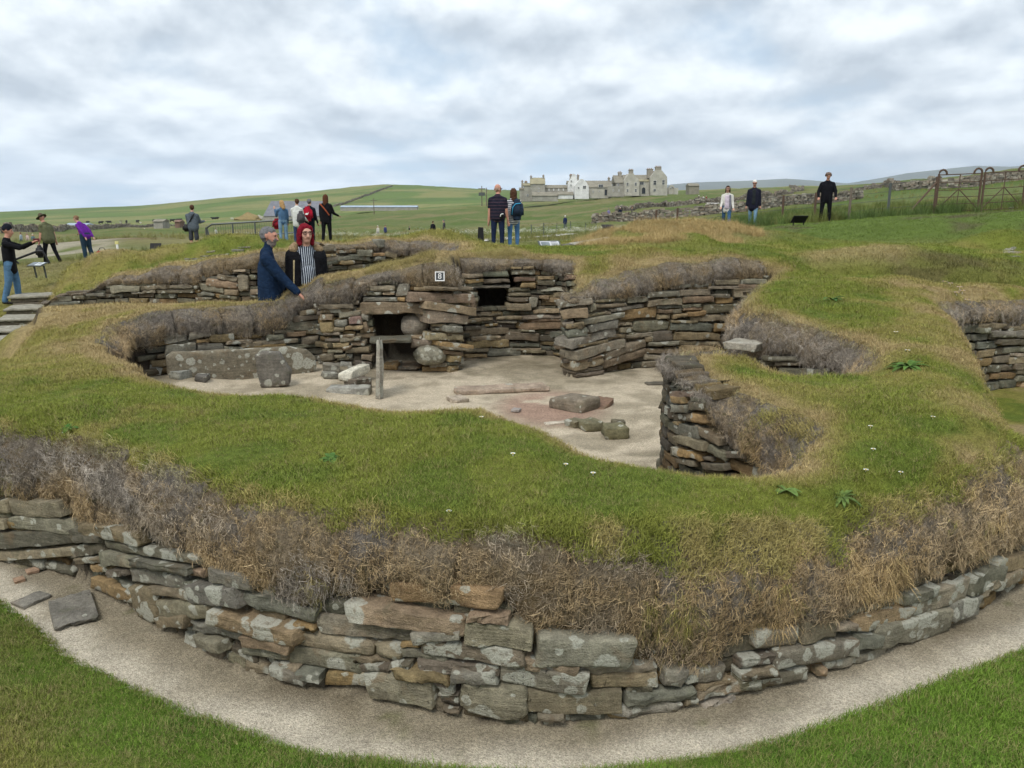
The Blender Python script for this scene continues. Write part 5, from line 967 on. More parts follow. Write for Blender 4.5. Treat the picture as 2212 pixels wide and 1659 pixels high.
weed(2204, 1140, 7, .13, .05, (.08, .16, .04), 'leafy weed growing at the far right end of the turf edge', .8)
weed(1798, 650, 7, .15, .045, (.06, .13, .035), 'flat green weed near the far end of the right mound')
weed(150, 928, 7, .06, .03, (.06, .14, .03), 'dark green tuft of leaves beside a white daisy')
M_PETAL = plain('petals', (.8, .8, .78), .6, .05); M_EYE_Y = plain('flower_eye', (.6, .42, .03), .7, .1); M_PINK = plain('pink_petals', (.62, .42, .50), .6, .1)
def daisy(px, py, r=.012, pet=M_PETAL, group='daisies dotted over the turf', label='tiny white daisy in the short grass of the mound', h=.012):
    g = G(px, py, 2.6); e = tag(empty('daisy', g), label, 'flower', group)
    b = MB(); n = 9
    for i in range(n):
        a = i * 6.283 / n; ca, sa = math.cos(a), math.sin(a); cb, sb = math.cos(a + .3), math.sin(a + .3); cc, sc = math.cos(a - .3), math.sin(a - .3); b.add([(ca * r * .2, sa * r * .2, h), (cb * r, sb * r, h + .003), (cc * r, sc * r, h + .003)], [(0, 2, 1)])
    b.build('petals', pet, e); MB().tube([(0, 0, h - .001), (0, 0, h + .003)], r * .35, 6).build('eye', M_EYE_Y, e); MB().tube([(0, 0, 0), (0, 0, h)], .0012, 4).build('stem', M_LEAF, e)
for q in ((138, 940), (1281, 1027), (1222, 1008), (1108, 985), (970, 1110), (1880, 925), (1886, 975), (1700, 963), (2015, 905), (1960, 760), (1935, 720), (1870, 1020), (1945, 1025), (1040, 905), (980, 865), (240, 1078)): daisy(*q, r=.013 if q[1] > 850 else .02)
for q in ((2078, 636), (2066, 640), (2088, 656), (2100, 668), (2052, 620), (2040, 616), (2072, 628), (2108, 690)): daisy(*q, r=.035, pet=M_PINK, group='sea thrift on the mound edge', label='pale pink sea thrift on the right mound\'s edge', h=.05)

# ------------------------------------------------------------------ the country behind
# manor house on the rise ---------------------------------------------------
HY = 315.0
def hp(x, y): px, py = (x / 5.027 + 1300) * .85077, (y / 5.027 + 400) * .85077; q = PY(px, py, HY); return q[0], q[2]
def stone_wash(name, rgb): 
    t = NT(name, .95, .1); n = t.noise(t.pos(), .55, 5, .65); n2 = t.noise(t.pos(), 4, 4, .6); t.color(t.scale(rgb, t.math('MULTIPLY', t.ramp(n, .3, .7, .82, 1.12), t.ramp(n2, .3, .7, .86, 1.1)))); return t.m
M_HARL = stone_wash('grey_harling', (.335, .32, .275)); M_HARL2 = stone_wash('pale_harling', (.44, .42, .36)); M_LIME = stone_wash('white_limewash', (.68, .68, .66)); M_SLAB = stone_wash('flag_roof', (.26, .24, .19)); M_SLAB2 = stone_wash('lichened_roof', (.33, .30, .20)); M_PANE = plain('window_glass', (.03, .035, .04), .15, .1, 1); M_CHIM = stone_wash('chimney_stone', (.33, .30, .25))
M_TRIM = plain('painted_trim', (.62, .62, .60), .6, .05, 2)
manor = tag(empty('manor_house', (hp(1000, 490)[0], HY, hp(1000, 490)[1])), 'long pale stone manor house with gables, wings and many chimneys on the skyline', 'building', kind='thing'); MO = Vector(manor.location)
def hb(nm, mat, x0, x1, y0, y1, d0, d1, par=manor):
    a, b = hp(x0, y0), hp(x1, y1); bm = MB().box(min(a[0], b[0]) - MO.x, max(a[0], b[0]) - MO.x, d0, d1, min(a[1], b[1]) - MO.z, max(a[1], b[1]) - MO.z); return bm.build(nm, mat, par)
def hpoly(nm, mat, pts, d0, d1, par=manor):
    P = [(hp(x, y)[0] - MO.x, hp(x, y)[1] - MO.z) for x, y in pts]; return MB().prism(P, d0, d1).build(nm, mat, par)
def roof(mat, x0, x1, ye, yr, d0, d1, eave=.25):
    """a ridge roof along the front"""
    a, b = hp(x0, ye), hp(x1, yr); X0, X1, z0, z1 = a[0] - MO.x - .2, b[0] - MO.x + .2, a[1] - MO.z, b[1] - MO.z; m = (d0 + d1) / 2
    return MB().add([(X0, d0 - eave, z0), (X1, d0 - eave, z0), (X1, m, z1), (X0, m, z1), (X0, d1 + eave, z0), (X1, d1 + eave, z0), (X0, d0 - eave, z0 - .2), (X1, d0 - eave, z0 - .2), (X0, d1 + eave, z0 - .2), (X1, d1 + eave, z0 - .2)],
        [(0, 1, 2, 3), (3, 2, 5, 4), (6, 7, 1, 0), (4, 5, 9, 8), (0, 3, 4, 8, 6), (1, 7, 9, 5, 2), (6, 8, 9, 7)]).build('roof', mat, manor)
def win(x0, x1, y0, y1, d, par=manor):
    w = hb('window', M_TRIM, x0 - 3, x1 + 3, y1 + 3, y0 - 3, d - .10, d + .02); a, b = hp(x0, y1), hp(x1, y0)
    cx = (a[0] + b[0]) / 2 - MO.x; cz = (a[1] + b[1]) / 2 - MO.z; hw = (b[0] - a[0]) / 2; hh = (b[1] - a[1]) / 2
    MB().box(cx - hw, cx - .04, d - .14, d - .11, cz + .04, cz + hh).box(cx + .04, cx + hw, d - .14, d - .11, cz + .04, cz + hh).box(cx - hw, cx - .04, d - .14, d - .11, cz - hh, cz - .04).box(cx + .04, cx + hw, d - .14, d - .11, cz - hh, cz - .04).build('pane', M_PANE, w)
def chim(x0, x1, y0, y1, d0, d1, pots=2):
    c = hb('chimney', M_CHIM, x0, x1, y1, y0 + 10, d0, d1); hb('coping', M_CHIM, x0 - 5, x1 + 5, y0 + 14, y0 + 8, d0 - .15, d1 + .15, c)
    for i in range(pots):
        x = x0 + (x1 - x0) * (i + .5) / pots; a = hp(x, y0 + 8); b = hp(x, y0 - 6); MB().tube([(a[0] - MO.x, (d0 + d1) / 2, a[1] - MO.z), (b[0] - MO.x, (d0 + d1) / 2, b[1] - MO.z)], [.24, .18], 8).build('chimney_pot', plain('clay_pot', (.30, .19, .13), .8, .1, 3), c)
hb('wall', M_HARL, 100, 160, 560, 400, 3, 12); roof(M_SLAB, 100, 160, 400, 375, 3, 12); chim(122, 145, 285, 400, 6, 7.5, 1)
hb('wall', M_HARL, 152, 238, 560, 352, 2, 10); roof(M_SLAB2, 152, 238, 352, 318, 2, 10); chim(164, 198, 295, 350, 5, 7, 2); win(190, 212, 470, 495, 2)
hb('wall', M_HARL, 236, 424, 560, 330, 1, 9); roof(M_SLAB2, 240, 420, 332, 250, 1, 9); chim(236, 257, 226, 330, 4, 6, 1); chim(396, 417, 216, 330, 4, 6, 1); win(275, 295, 345, 357, 1); win(335, 350, 390, 402, 1); win(335, 350, 428, 438, 1)
hb('wall', M_HARL, 424, 716, 520, 380, 3.5, 10); roof(M_SLAB, 424, 716, 382, 342, 3.5, 10)
for x in (470, 531, 596, 655): hb('window', M_LIME, x, x + 15, 420, 384, 3.42, 3.52)
hb('wall', M_HARL, 262, 580, 560, 485, -3, 1.5); roof(M_SLAB, 262, 580, 487, 440, -3, 3)
hb('wall', M_LIME, 584, 772, 530, 470, -3, 3); roof(M_SLAB, 584, 772, 472, 435, -3, 4)
hpoly('wall', M_LIME, [(715, 530), (868, 530), (868, 325), (838, 290), (815, 215), (780, 205), (745, 285), (715, 325)], 1, 9); roof(M_SLAB, 715, 745, 325, 290, 2, 9); chim(746, 776, 210, 280, 3, 5, 2); chim(839, 866, 212, 330, 3, 5, 1); win(752, 766, 292, 312, 1); win(745, 780, 440, 500, 1); win(748, 762, 345, 362, 1)
hpoly('wall', M_LIME, [(790, 530), (968, 530), (968, 372), (930, 310), (892, 280), (860, 280), (820, 330), (790, 368)], -4, 2); roof(M_SLAB, 800, 960, 372, 300, 1, 8); win(832, 846, 380, 402, -4); win(897, 930, 366, 400, -4)
hb('wall', M_HARL2, 966, 1276, 520, 377, 0, 8); roof(M_SLAB, 950, 1276, 378, 290, 0, 8); chim(1240, 1264, 247, 330, 3, 5, 1); win(1105, 1160, 346, 382, -.3); hb('door', M_PANE, 1181, 1213, 483, 407, -.08, .02); win(1030, 1042, 425, 447, 0); win(1108, 1118, 423, 440, 0)
hb('wall', M_HARL, 1214, 1428, 500, 368, -1.5, -.7); win(1352, 1363, 412, 432, -1.5); win(1280, 1292, 412, 432, -1.5)
hb('wall', M_HARL, 1324, 1428, 500, 316, 1, 12); roof(M_SLAB, 1322, 1500, 318, 215, 1, 14); win(1355, 1368, 335, 362, 1); chim(1387, 1430, 170, 260, 6, 9, 2)
hpoly('wall', M_HARL2, [(1426, 490), (1612, 490), (1612, 292), (1540, 205), (1490, 205), (1426, 292)], -2, 8); roof(M_SLAB, 1440, 1740, 295, 212, 1, 11); chim(1489, 1540, 150, 215, -1.8, .6, 2)
for a in ((1454, 1475, 325, 360), (1557, 1580, 322, 360), (1454, 1475, 407, 440), (1557, 1580, 404, 440)): win(*a, -2)
hb('wall', M_HARL2, 1612, 1760, 490, 297, .6, 9); roof(M_SLAB2, 1605, 1762, 299, 235, .6, 9); win(1636, 1684, 300, 345, .6)
hpoly('door', M_PANE, [(1661, 462), (1705, 462), (1705, 400), (1695, 384), (1683, 378), (1671, 384), (1661, 400)], .50, .58); hb('drainpipe', M_PANE, 1614, 1620, 470, 300, .4, .55); hb('drainpipe', M_PANE, 1750, 1756, 455, 262, .4, .55)
hpoly('wall', M_HARL2, [(1756, 490), (1968, 490), (1968, 250), (1940, 215), (1898, 165), (1828, 165), (1756, 252)], -2, 9); chim(1826, 1897, 112, 175, -1.8, .8, 3); chim(1737, 1808, 135, 260, 1, 4, 3); chim(1930, 1945, 195, 240, 3, 5, 1); win(1793, 1828, 298, 350, -2); win(1906, 1934, 290, 346, -2); win(1795, 1822, 405, 432, -2)
hb('wall', M_HARL2, 1968, 2120, 470, 388, -.5, .3); hpoly('gate_arch', M_HARL2, [(1998, 470), (2012, 470), (2012, 400), (2020, 382), (2036, 374), (2052, 382), (2058, 400), (2058, 470), (2070, 470), (2070, 385), (2056, 362), (2034, 352), (2010, 362), (1998, 385)], -.9, .6)
sh = G(1493, 409, 60); 
def shed(name, label, px0, px1, pyb, h, rh, Y, wall, rf, depth=6, cat='building'):
    a, b = PY(px0, pyb, Y), PY(px1, pyb, Y); e = tag(empty(name, ((a[0] + b[0]) / 2, Y, a[2])), label, cat, kind='thing'); w = (b[0] - a[0]) / 2
    MB().box(-w, w, 0, depth, -1.5, h).build('wall', wall, e); MB().add([(-w - .2, -.3, h), (w + .2, -.3, h), (w + .2, depth / 2, h + rh), (-w - .2, depth / 2, h + rh), (-w - .2, depth + .3, h), (w + .2, depth + .3, h)], [(0, 1, 2, 3), (3, 2, 5, 4), (0, 3, 4), (1, 5, 2), (0, 4, 5, 1)]).build('roof', rf, e); return e
shed('stone_shed', 'small dark stone shed on the skyline right of the manor', 1489, 1510, 411, 1.6, 1.0, 300, M_SLAB, M_SLAB)
M_RG = stone_wash('blue_grey_roof', (.19, .195, .215)); M_RW = stone_wash('pale_blue_roof', (.36, .43, .50)); M_BRN = stone_wash('brown_shed', (.20, .13, .10)); M_DKS = stone_wash('dark_shed', (.06, .07, .085))
shed('farm_shed', 'large blue grey roofed shed behind the group of four', 570, 690, 470, .6, 6.2, 330, M_HARL, M_RG, 24)
shed('farm_shed', 'long low pale blue roof beyond the woman in black', 735, 900, 449, .35, .9, 420, M_HARL, M_RW, 8)
shed('farm_shed', 'low brown and dark shed near the shore behind the hat man', 50, 105, 503, 2.2, .8, 330, M_BRN, M_BRN, 8); shed('farm_shed', 'dark flat shed adjoining the low brown shore shed', 32, 52, 504, 2.0, .6, 328, M_DKS, M_DKS, 8)
shed('farm_shed', 'white low building between hat man and woman in purple', 140, 185, 497, 2.0, .9, 340, M_TRIM, M_RW, 8)
shed('stone_shed', 'small ruined stone hut on the plain beside the hoodie man', 332, 352, 489, 1.2, .6, 200, M_HARL, M_SLAB, 4); shed('stone_shed', 'tiny brown hut just left of the man in the hoodie', 378, 388, 489, 1.1, .5, 200, M_BRN, M_BRN, 3)
# utility pole, mast
def pole(name, label, px, pyt, Y, base_px, extra=None):
    a = PY(px, base_px, Y); b = PY(px, pyt, Y); e = tag(empty(name, a), label, 'pole', kind='thing'); H = b[2] - a[2]
    MB().tube([(0, 0, -1), (0, 0, H)], [.18, .12], 8).build('shaft', M_WOOD, e); MB().box(-1.2, 1.2, -.1, .1, H - .9, H - .7).build('crossarm', M_WOOD, e)
    if extra: MB().box(-1.0, 1.0, -.5, .5, H * .42, H * .62).build('transformer', M_STEEL, e); MB().tube([(1.5, 0, -1), (1.5, 0, H * .9)], [.18, .12], 8).build('shaft', M_WOOD, e)
pole('utility_pole', 'twin utility poles carrying a transformer on the green hill', 1041, 402, 260, 438, True); pole('flag_mast', 'thin pale mast near the long pale blue roof', 808, 428, 300, 457); pole('utility_pole', 'small utility pole left of the cattle on the hill', 263, 474, 420, 490)
# dry-stone dykes ------------------------------------------------------------
def stonework_mat():
    t = NT('field_stone', .95, .1); r = t.attr('tint'); n = t.noise(t.pos(), 3, 4, .6); t.color(t.scale(r, t.ramp(n, .3, .7, .7, 1.3))); return t.m
M_FIELD = stonework_mat()
def dyke(label, pts, h, sz, lo, seed):
    P = [G(x, y, lo) for x, y in pts]; r = random.Random(seed); e = tag(empty('field_wall', P[0]), label, 'wall', kind='thing'); b = MB(); cols = []; O = P[0]
    for A, B in zip(P[:-1], P[1:]):
        L = (B - A).length; d = (B - A).normalized(); n = Vector((-d.y, d.x, 0)); k = 0
        while k < L:
            w = r.uniform(.6, 1.6) * sz; zq = 0
            while zq < h * r.uniform(.85, 1.15):
                hh = r.uniform(.6, 1.2) * sz * .5; p = A + d * (k + w / 2 + r.uniform(-.3, .3) * sz); gz_ = float(Zs([p.x], [p.y])[0]); c = Vector((p.x, p.y, gz_ + zq + hh / 2)) - O; a = r.uniform(-.25, .25); dd = (d * math.cos(a) + n * math.sin(a)) * w * .52; nn = n * r.uniform(.18, .3); up = Vector((r.uniform(-.05, .05), 0, hh * .52))
                b.add([c - dd - nn - up, c + dd - nn - up, c + dd + nn - up, c - dd + nn - up, c - dd * .85 - nn * .9 + up, c + dd * .9 - nn * .9 + up, c + dd * .85 + nn * .9 + up, c - dd * .9 + nn * .9 + up], [(0, 3, 2, 1), (4, 5, 6, 7), (0, 1, 5, 4), (1, 2, 6, 5), (2, 3, 7, 6), (3, 0, 4, 7)])
                g = r.choice(((.24, .21, .165), (.18, .16, .13), (.30, .275, .225), (.13, .115, .095), (.22, .18, .14))); cols += [g] * 8; zq += hh * .9
            k += w
    o = b.build('stonework', M_FIELD, e); o['kind'] = 'stuff'; at = o.data.attributes.new('tint', 'FLOAT_COLOR', 'POINT'); at.data.foreach_set('color', np.c_[np.array(cols), np.ones(len(cols))].astype(np.float32).ravel())
def z3(x, y): return zp(3, x, y)
def z4(x, y): return zp(4, x, y)
dyke('dark field wall of loose stones below the manor\'s meadow', [z3(960, 530), z3(1200, 515), z3(1500, 495), z3(1800, 470), z3(2100, 440), z3(2330, 415), z4(300, 385), z4(560, 365), z4(900, 330)], 1.0, .42, 40, 1)
dyke('upper field wall running up towards the manor on the rise', [z3(1150, 445), z3(1300, 415), z3(1550, 385), z3(1800, 372), z3(2050, 352), z4(120, 335), z4(350, 290), z4(440, 262), z4(330, 236)], .95, .5, 60, 2)
dyke('tumbled stone wall on the slope behind the iron gates', [z4(930, 262), z4(1200, 262), z4(1500, 250), z4(1800, 235), z4(2100, 190), z4(2330, 165)], .9, .42, 40, 3)
dyke('higher stone wall along the skyline slope behind the gates', [z4(1450, 225), z4(1700, 195), z4(2000, 160), z4(2330, 130)], .8, .45, 45, 4)
dyke('far field dyke climbing the green hill behind the group', [zp(2, 780, 398), zp(2, 1000, 325), zp(2, 1250, 232)], 1.5, 2.2, 500, 6)
dyke('long low boundary wall crossing the plain below the cattle', [zp(1, 20, 610), zp(1, 500, 590), zp(1, 900, 570), zp(1, 1300, 550), zp(1, 1480, 545)], 1.2, .9, 120, 5)
# fences --------------------------------------------------------------------------
def foot_at(px, py, Y): x = PY(px, py, Y)[0]; return Vector((x, Y, float(Zs([x], [Y])[0])))
def post(e, A, h, r, mat, nm='post'): return MB().tube([A - Vector((0, 0, .3)), A + Vector((0, 0, h))], r, 6).build(nm, mat, e)
def wire(e, pts, nm='wire', r=.006, mat=None): return MB().tube(pts, r, 4).build(nm, mat or M_STEEL, e)
def fence(label, feet, hs, mats, rad=.045, wires=(.25, .5, .75, .97), lo=15, depth=None):
    P = [G(x, y, lo) for x, y in feet] if depth is None else [foot_at(x, y, d) for (x, y), d in zip(feet, depth)]; e = tag(empty('wire_fence', (0, 0, 0)), label, 'fence', kind='thing')
    for p, h, m in zip(P, hs, mats): post(e, p, h, rad, m)
    for f in wires: wire(e, [p + Vector((0, 0, h * f)) for p, h in zip(P, hs)], 'wire', .007)
    return e
fence('wire fence on rusty posts behind the man in black', [z3(1470, 545), z3(1640, 535), z4(50, 520), z4(270, 508), z4(530, 478), z4(810, 448), z4(1120, 432), z4(1490, 415)], (1.2, 1.2, 1.2, 1.2, 1.2, 1.3, 1.3, 1.4), (M_RUST, M_RUST, M_RUST, M_RUST, M_RUST, M_WOOD, M_STEEL, M_RUST), .05, depth=(36, 35.5, 35, 34.3, 33.6, 33, 32.3, 31.6))
fence('low mesh fence along the flower meadow by the white path', [z3(470, 640), z3(570, 628), z3(675, 610), z3(785, 600), z3(905, 590), z3(990, 580)], (.75, .8, .8, .9, .9, .9), (M_STEEL,) * 6, .03, (.2, .45, .7, .95))
gp = [foot_at(*z4(x, y), d) for x, y, d in ((1500, 412, 31.6), (1842, 405, 31.3), (2195, 398, 31.0))]
def gate(label, A, B, H):
    e = tag(empty('iron_gate', A), label, 'gate', kind='thing'); D = B - A; O = Vector((0, 0, 0)); L = D.length
    for f in (.06, .24, .42, .60, .80, 1.0):
        MB().tube([D * .02 + Vector((0, 0, H * f)), D * .98 + Vector((0, 0, H * f))], .016 if f < 1 else .022, 6).build('rail', M_RUST, e)
    for f in (.02, .5, .98): MB().tube([D * f + Vector((0, 0, .05)), D * f + Vector((0, 0, H))], .016, 6).build('stile', M_RUST, e)
    MB().tube([D * .5 + Vector((0, 0, H * .62)), D * .98 + Vector((0, 0, H * .1))], .02, 6).build('brace', M_RUST, e); MB().tube([D * .5 + Vector((0, 0, H * .62)), D * .02 + Vector((0, 0, H * .1))], .02, 6).build('brace', M_RUST, e)
    for f in (.0, 1.0):
        c = D * f; s = 1 if f == 0 else -1; u = D.normalized() * s
        MB().tube([c - Vector((0, 0, .3)), c + Vector((0, 0, H * 1.02))] + [c + u * .14 * (1 - math.cos(a)) + Vector((0, 0, H * 1.02 + .16 * math.sin(a))) for a in (.5, 1.0, 1.57, 2.1, 2.7, 3.2)], .04, 7).build('post', M_RUST, e)
gate('rusty iron gate with curled posts beside the strut', gp[0], gp[1], PY(*z4(1500, 140), 31.6)[2] - gp[0].z); gate('second rusty iron gate at the picture\'s right edge', gp[1] + Vector((.12, 0, 0)), gp[2], PY(*z4(1842, 125), 31.3)[2] - gp[1].z)
st = tag(empty('gate_strut', gp[0]), 'slanting iron strut bracing the nearest gate post', 'strut', kind='thing'); q = foot_at(*z4(1272, 440), 30.8) - gp[0]; MB().tube([q, Vector((-.06, 0, 1.2))], .035, 6).build('bar', M_RUST, st); MB().box(q.x - .1, q.x + .1, q.y - .1, q.y + .1, q.z - .05, q.z + .04).build('foot', M_RUST, st)
# tubular railing on the seaward side
rl = tag(empty('safety_railing', (0, 0, 0)), 'grey tubular safety railing with wire infill behind the navy man', 'railing', kind='thing')
Yr = 30.0; T = [PY(*zp(1, x, y), Yr) for x, y in ((1662, 560), (1700, 536), (1870, 526), (2050, 516), (2300, 500), (2480, 490))]; Bt = [PY(*zp(1, x, y), Yr) for x, y in ((1690, 650), (1760, 660), (2100, 625), (2480, 590))]
MB().tube([Vector(Bt[1]), Vector(Bt[0]) + Vector((-.05, 0, .02)), Vector(T[0]) + Vector((0, 0, -.1)), Vector(T[0]), Vector(T[1])] + [Vector(p) for p in T[2:]], .035, 7).build('rail', M_STEEL, rl); MB().tube([Vector(p) for p in Bt[1:]], .03, 7).build('rail', M_STEEL, rl)
for x, y in ((1662, 690), (1872, 625), (2052, 640), (2290, 700)):
    t = PY(*zp(1, x, y), Yr); tz = np.interp(t[0], [p[0] for p in T], [p[2] for p in T]); MB().tube([(t[0], Yr, t[2] - .5), (t[0], Yr, tz)], .03, 7).build('post', M_STEEL, rl)
for i in range(40):
    x = T[1][0] + (T[-1][0] - T[1][0]) * (i + .5) / 40; MB().tube([(x, Yr, np.interp(x, [p[0] for p in Bt], [p[2] for p in Bt])), (x, Yr, np.interp(x, [p[0] for p in T], [p[2] for p in T]))], .005, 4).build('wire', M_STEEL, rl)
hr = tag(empty('handrail', (0, 0, 0)), 'bent black handrail beside the man in the hat', 'railing', kind='thing'); Yh = 24.0
MB().tube([Vector(PY(*zp(1, x, y), Yh)) for x, y in ((150, 850), (118, 820), (210, 785), (300, 752), (340, 752), (365, 790), (392, 840), (400, 900))], .035, 7).build('rail', M_BLACK, hr); MB().tube([Vector(PY(*zp(1, x, y), Yh)) for x, y in ((118, 820), (120, 900))], .03, 7).build('post', M_BLACK, hr)
# panels and small site furniture
def panel(name, label, px, py, Y, w, h, tilt, rz, face, frame, leg=.5, border=False):
    c = PY(px, py, Y); e = tag(empty(name, (c[0], Y, c[2] - leg * .3)), label, 'sign', kind='thing'); e.rotation_euler = (0, 0, rz); s, k = math.sin(tilt), math.cos(tilt)
    def sheet(nm, x0, x1, v0, v1, z, mat, th=.02): MB().add([(x, v * k - zz_ * s, v * s + zz_ * k + leg * .3) for zz_ in (z, z + th) for x, v in ((x0, v0), (x1, v0), (x1, v1), (x0, v1))], [(0, 3, 2, 1), (4, 5, 6, 7), (0, 1, 5, 4), (1, 2, 6, 5), (2, 3, 7, 6), (3, 0, 4, 7)]).build(nm, mat, e)
    sheet('frame', -w / 2, w / 2, -h / 2, h / 2, 0, frame); m = .035; sheet('face', -w / 2 + m, w / 2 - m, -h / 2 + m, h / 2 - m, .022, face, .006)
    if not border:
        r = random.Random(int(px)); sheet('picture', -w * .40, -w * .02, -h * .35, h * .30, .031, plain('panel_print', (.20, .23, .25), .5, .4, 6), .003)
        for i in range(4): sheet('text_line', w * .06, w * (.28 + .1 * r.random()), h * (.30 - .16 * i), h * (.34 - .16 * i), .031, plain('panel_text', (.12, .12, .13), .5, .1), .003)
    for x in (-w * .35, w * .35): MB().tube([(x, .04, leg * .3 - .02), (x, .08, -leg)], .022, 6).build('leg', frame, e)
panel('information_panel', 'grey tilted information panel on the grass by the striped top', *zp(3, 622, 708), 17.5, .50, .34, .55, .25, M_PANEL, M_STEEL, .25); panel('information_panel', 'flat white information panel on the bank beneath the hat man', *zp(1, 300, 860), 19.5, .40, .26, .30, -.2, plain('pale_face', (.72, .77, .80), .4, .05), M_STEEL, .25)
panel('number_sign', 'small white framed plate seen on the far wall head', *zp(1, 1540, 850), 16.5, .25, .12, 1.25, .15, M_SLATE, M_WHITE, .25, True); panel('information_panel', 'black panel seen from behind on the far green bank', *zp(4, 410, 497), 27.5, .52, .34, -.75, .1, M_BLACK, M_BLACK, .45, True); panel('information_panel', 'dark slanted board on the meadow by the stone wall end', *zp(3, 1085, 555), 30, .45, .26, .5, .2, M_BLACK, M_BLACK, .4, True); panel('notice_board', 'small black notice on a stake below the hoodie man', *zp(1, 1250, 722), 26, .36, .28, 1.3, .0, M_BLACK, M_BLACK, .7, True)
def simple(name, label, cat, px, py, Y, build):
    c = PY(px, py, Y); e = tag(empty(name, c), label, cat, kind='thing'); build(e); return e
simple('bollard_light', 'squat black bollard beside the white path', 'bollard', *zp(3, 65, 665), 27, lambda e: (MB().prism([(-.19, -.1), (.19, -.1), (.15, .78), (-.13, .80)], -.12, .12).build('housing', M_BLACK, e), MB().box(-.22, .22, -.15, .15, -.12, -.06).build('base', M_BLACK, e))).scale = (.6, .6, .55)
simple('marker_post', 'short white marker post with yellow cap on the green slope', 'post', *zp(1, 945, 750), 33, lambda e: (MB().box(-.05, .05, -.05, .05, -.3, .55).build('shaft', M_WHITE, e), MB().box(-.09, .09, -.07, .07, .56, .80).build('cap', plain('yellow_cap', (.66, .60, .25), .6, .1), e))).scale = (.7, .7, .5)
M_BAGR = plain('red_canvas', (.30, .045, .03), .8, .25, 12)
def redbag(e):
    bm = bmesh.new(); bmesh.ops.create_icosphere(bm, subdivisions=3, radius=.3)
    for v in bm.verts: v.co.x *= 1.45; v.co.y *= .8; v.co.z = v.co.z * .8 + .2; v.co += mnoise.noise_vector(v.co * 5) * .09
    me = bpy.data.meshes.new('bag_body'); bm.to_mesh(me); bm.free(); link('bag_body', me, e, M_BAGR); MB().tube([(-.25, 0, .4), (-.12, 0, .6), (.12, 0, .6), (.25, 0, .4)], .025, 6).build('strap', M_BLACK, e)
simple('red_bag', 'red bag lying on the grass by the woman in purple', 'bag', *zp(1, 825, 800), 26, redbag).scale = (.5, .5, .5)
# timber edged slab on the tan ridge
A, B = PY(*zp(3, 812, 700), 16.5), PY(*zp(3, 1150, 645), 18.5); pe = tag(empty('timber_edging', A), 'long grey timber edge board set in the straw coloured bank', 'board', kind='thing'); D = Vector(B) - Vector(A); n = Vector((D.y, -D.x, 0)).normalized()
MB().add([Vector((0, 0, -.25)), D + Vector((0, 0, -.22)), D + Vector((0, 0, .0)), Vector((0, 0, .0)), Vector((0, 0, -.25)) - n * .3, D + Vector((0, 0, -.22)) - n * .3, D - n * .3, -n * .3], [(0, 1, 2, 3), (4, 7, 6, 5), (3, 2, 6, 7), (0, 4, 5, 1), (0, 3, 7, 4), (1, 5, 6, 2)]).build('board', plain('grey_timber', (.13, .12, .105), .9, .3, 8), pe); MB().add([Vector((0, 0, .0)) + n * .01, D + n * .01, D - n * .12 + Vector((0, 0, .035)), -n * .12 + Vector((0, 0, .035))], [(0, 1, 2, 3)]).build('edge', plain('pale_timber', (.34, .32, .27), .9, .2, 8), pe)
# white path ribbons laid on the ground
def ribbon(name, pts, w, mat, lo):
    P = [G(x, y, lo) for x, y in pts]; L = []; 
    for a, b in zip(P[:-1], P[1:]):
        for t in np.linspace(0, 1, 14, endpoint=False): L.append(a + (b - a) * t)
    L.append(P[-1]); v = []; f = []
    for i, p in enumerate(L):
        d = (L[min(i + 1, len(L) - 1)] - L[max(i - 1, 0)]); n = Vector((-d.y, d.x, 0)).normalized()
        for s in (-w / 2, w / 2): q = p + n * s; v.append((q.x, q.y, float(Zs([q.x], [q.y])[0]) + .05))
        if i: f.append((2 * i - 2, 2 * i - 1, 2 * i + 1, 2 * i))
    me = bpy.data.meshes.new(name); me.from_pydata(v, [], f); return tag(link(name, me, None, mat), kind='structure')
t = NT('path_gravel', .95, .1); t.color(t.scale((.55, .53, .49), t.ramp(t.noise(t.pos(), 30, 4), .3, .7, .85, 1.12))); M_PATH = t.m
ribbon('path', [zp(3, -150, 690), zp(3, 100, 668), zp(3, 400, 642), zp(3, 790, 615)], 1.3, M_PATH, 22); ribbon('path', [z4(150, 520), z4(360, 512), z4(450, 508)], 1.2, M_PATH, 22); ribbon('path', [z4(1300, 440), z4(1600, 428), z4(1900, 415), z4(2240, 405)], .7, M_PATH, 22)
ribbon('path', [z3(1830, 345), z3(1880, 352), z3(1950, 372)], 3.0, M_PATH, 60)
# cattle -----------------------------------------------------------------------------
M_COW = plain('black_hide', (.018, .016, .015), .7, .3, 4); M_SHEEP = plain('fleece', (.55, .53, .47), .9, .1, 4)
def beast(name, label, mat, group, px, py, Y, sc, rz):
    c = PY(px, py, Y); z = float(Zs([c[0]], [Y])[0]); e = tag(empty(name, (c[0], Y, z)), label, name, group); e.rotation_euler = (0, 0, rz); e.scale = (sc,) * 3
    if 'beast' not in _plain: _plain['beast'] = MB().tube([(-1.0, 0, 1.0), (-.8, 0, 1.05), (0, 0, 1.0), (.7, 0, 1.1), (.95, 0, 1.2), (1.25, 0, 1.3), (1.55, 0, 1.15)], [.18, .40, .46, .42, .28, .2, .1], 8).tube([(-.8, .22, .9), (-.8, .22, 0)], [.14, .07], 6).tube([(-.8, -.22, .9), (-.85, -.22, 0)], [.14, .07], 6).tube([(.6, .2, .9), (.6, .2, 0)], [.13, .07], 6).tube([(.6, -.2, .9), (.65, -.2, 0)], [.13, .07], 6).tube([(-1.05, 0, 1.1), (-1.15, 0, .5)], [.04, .03], 5).mesh('beast_body', True)
    me = _plain['beast'].copy(); me.materials.append(mat); link('body', me, e)
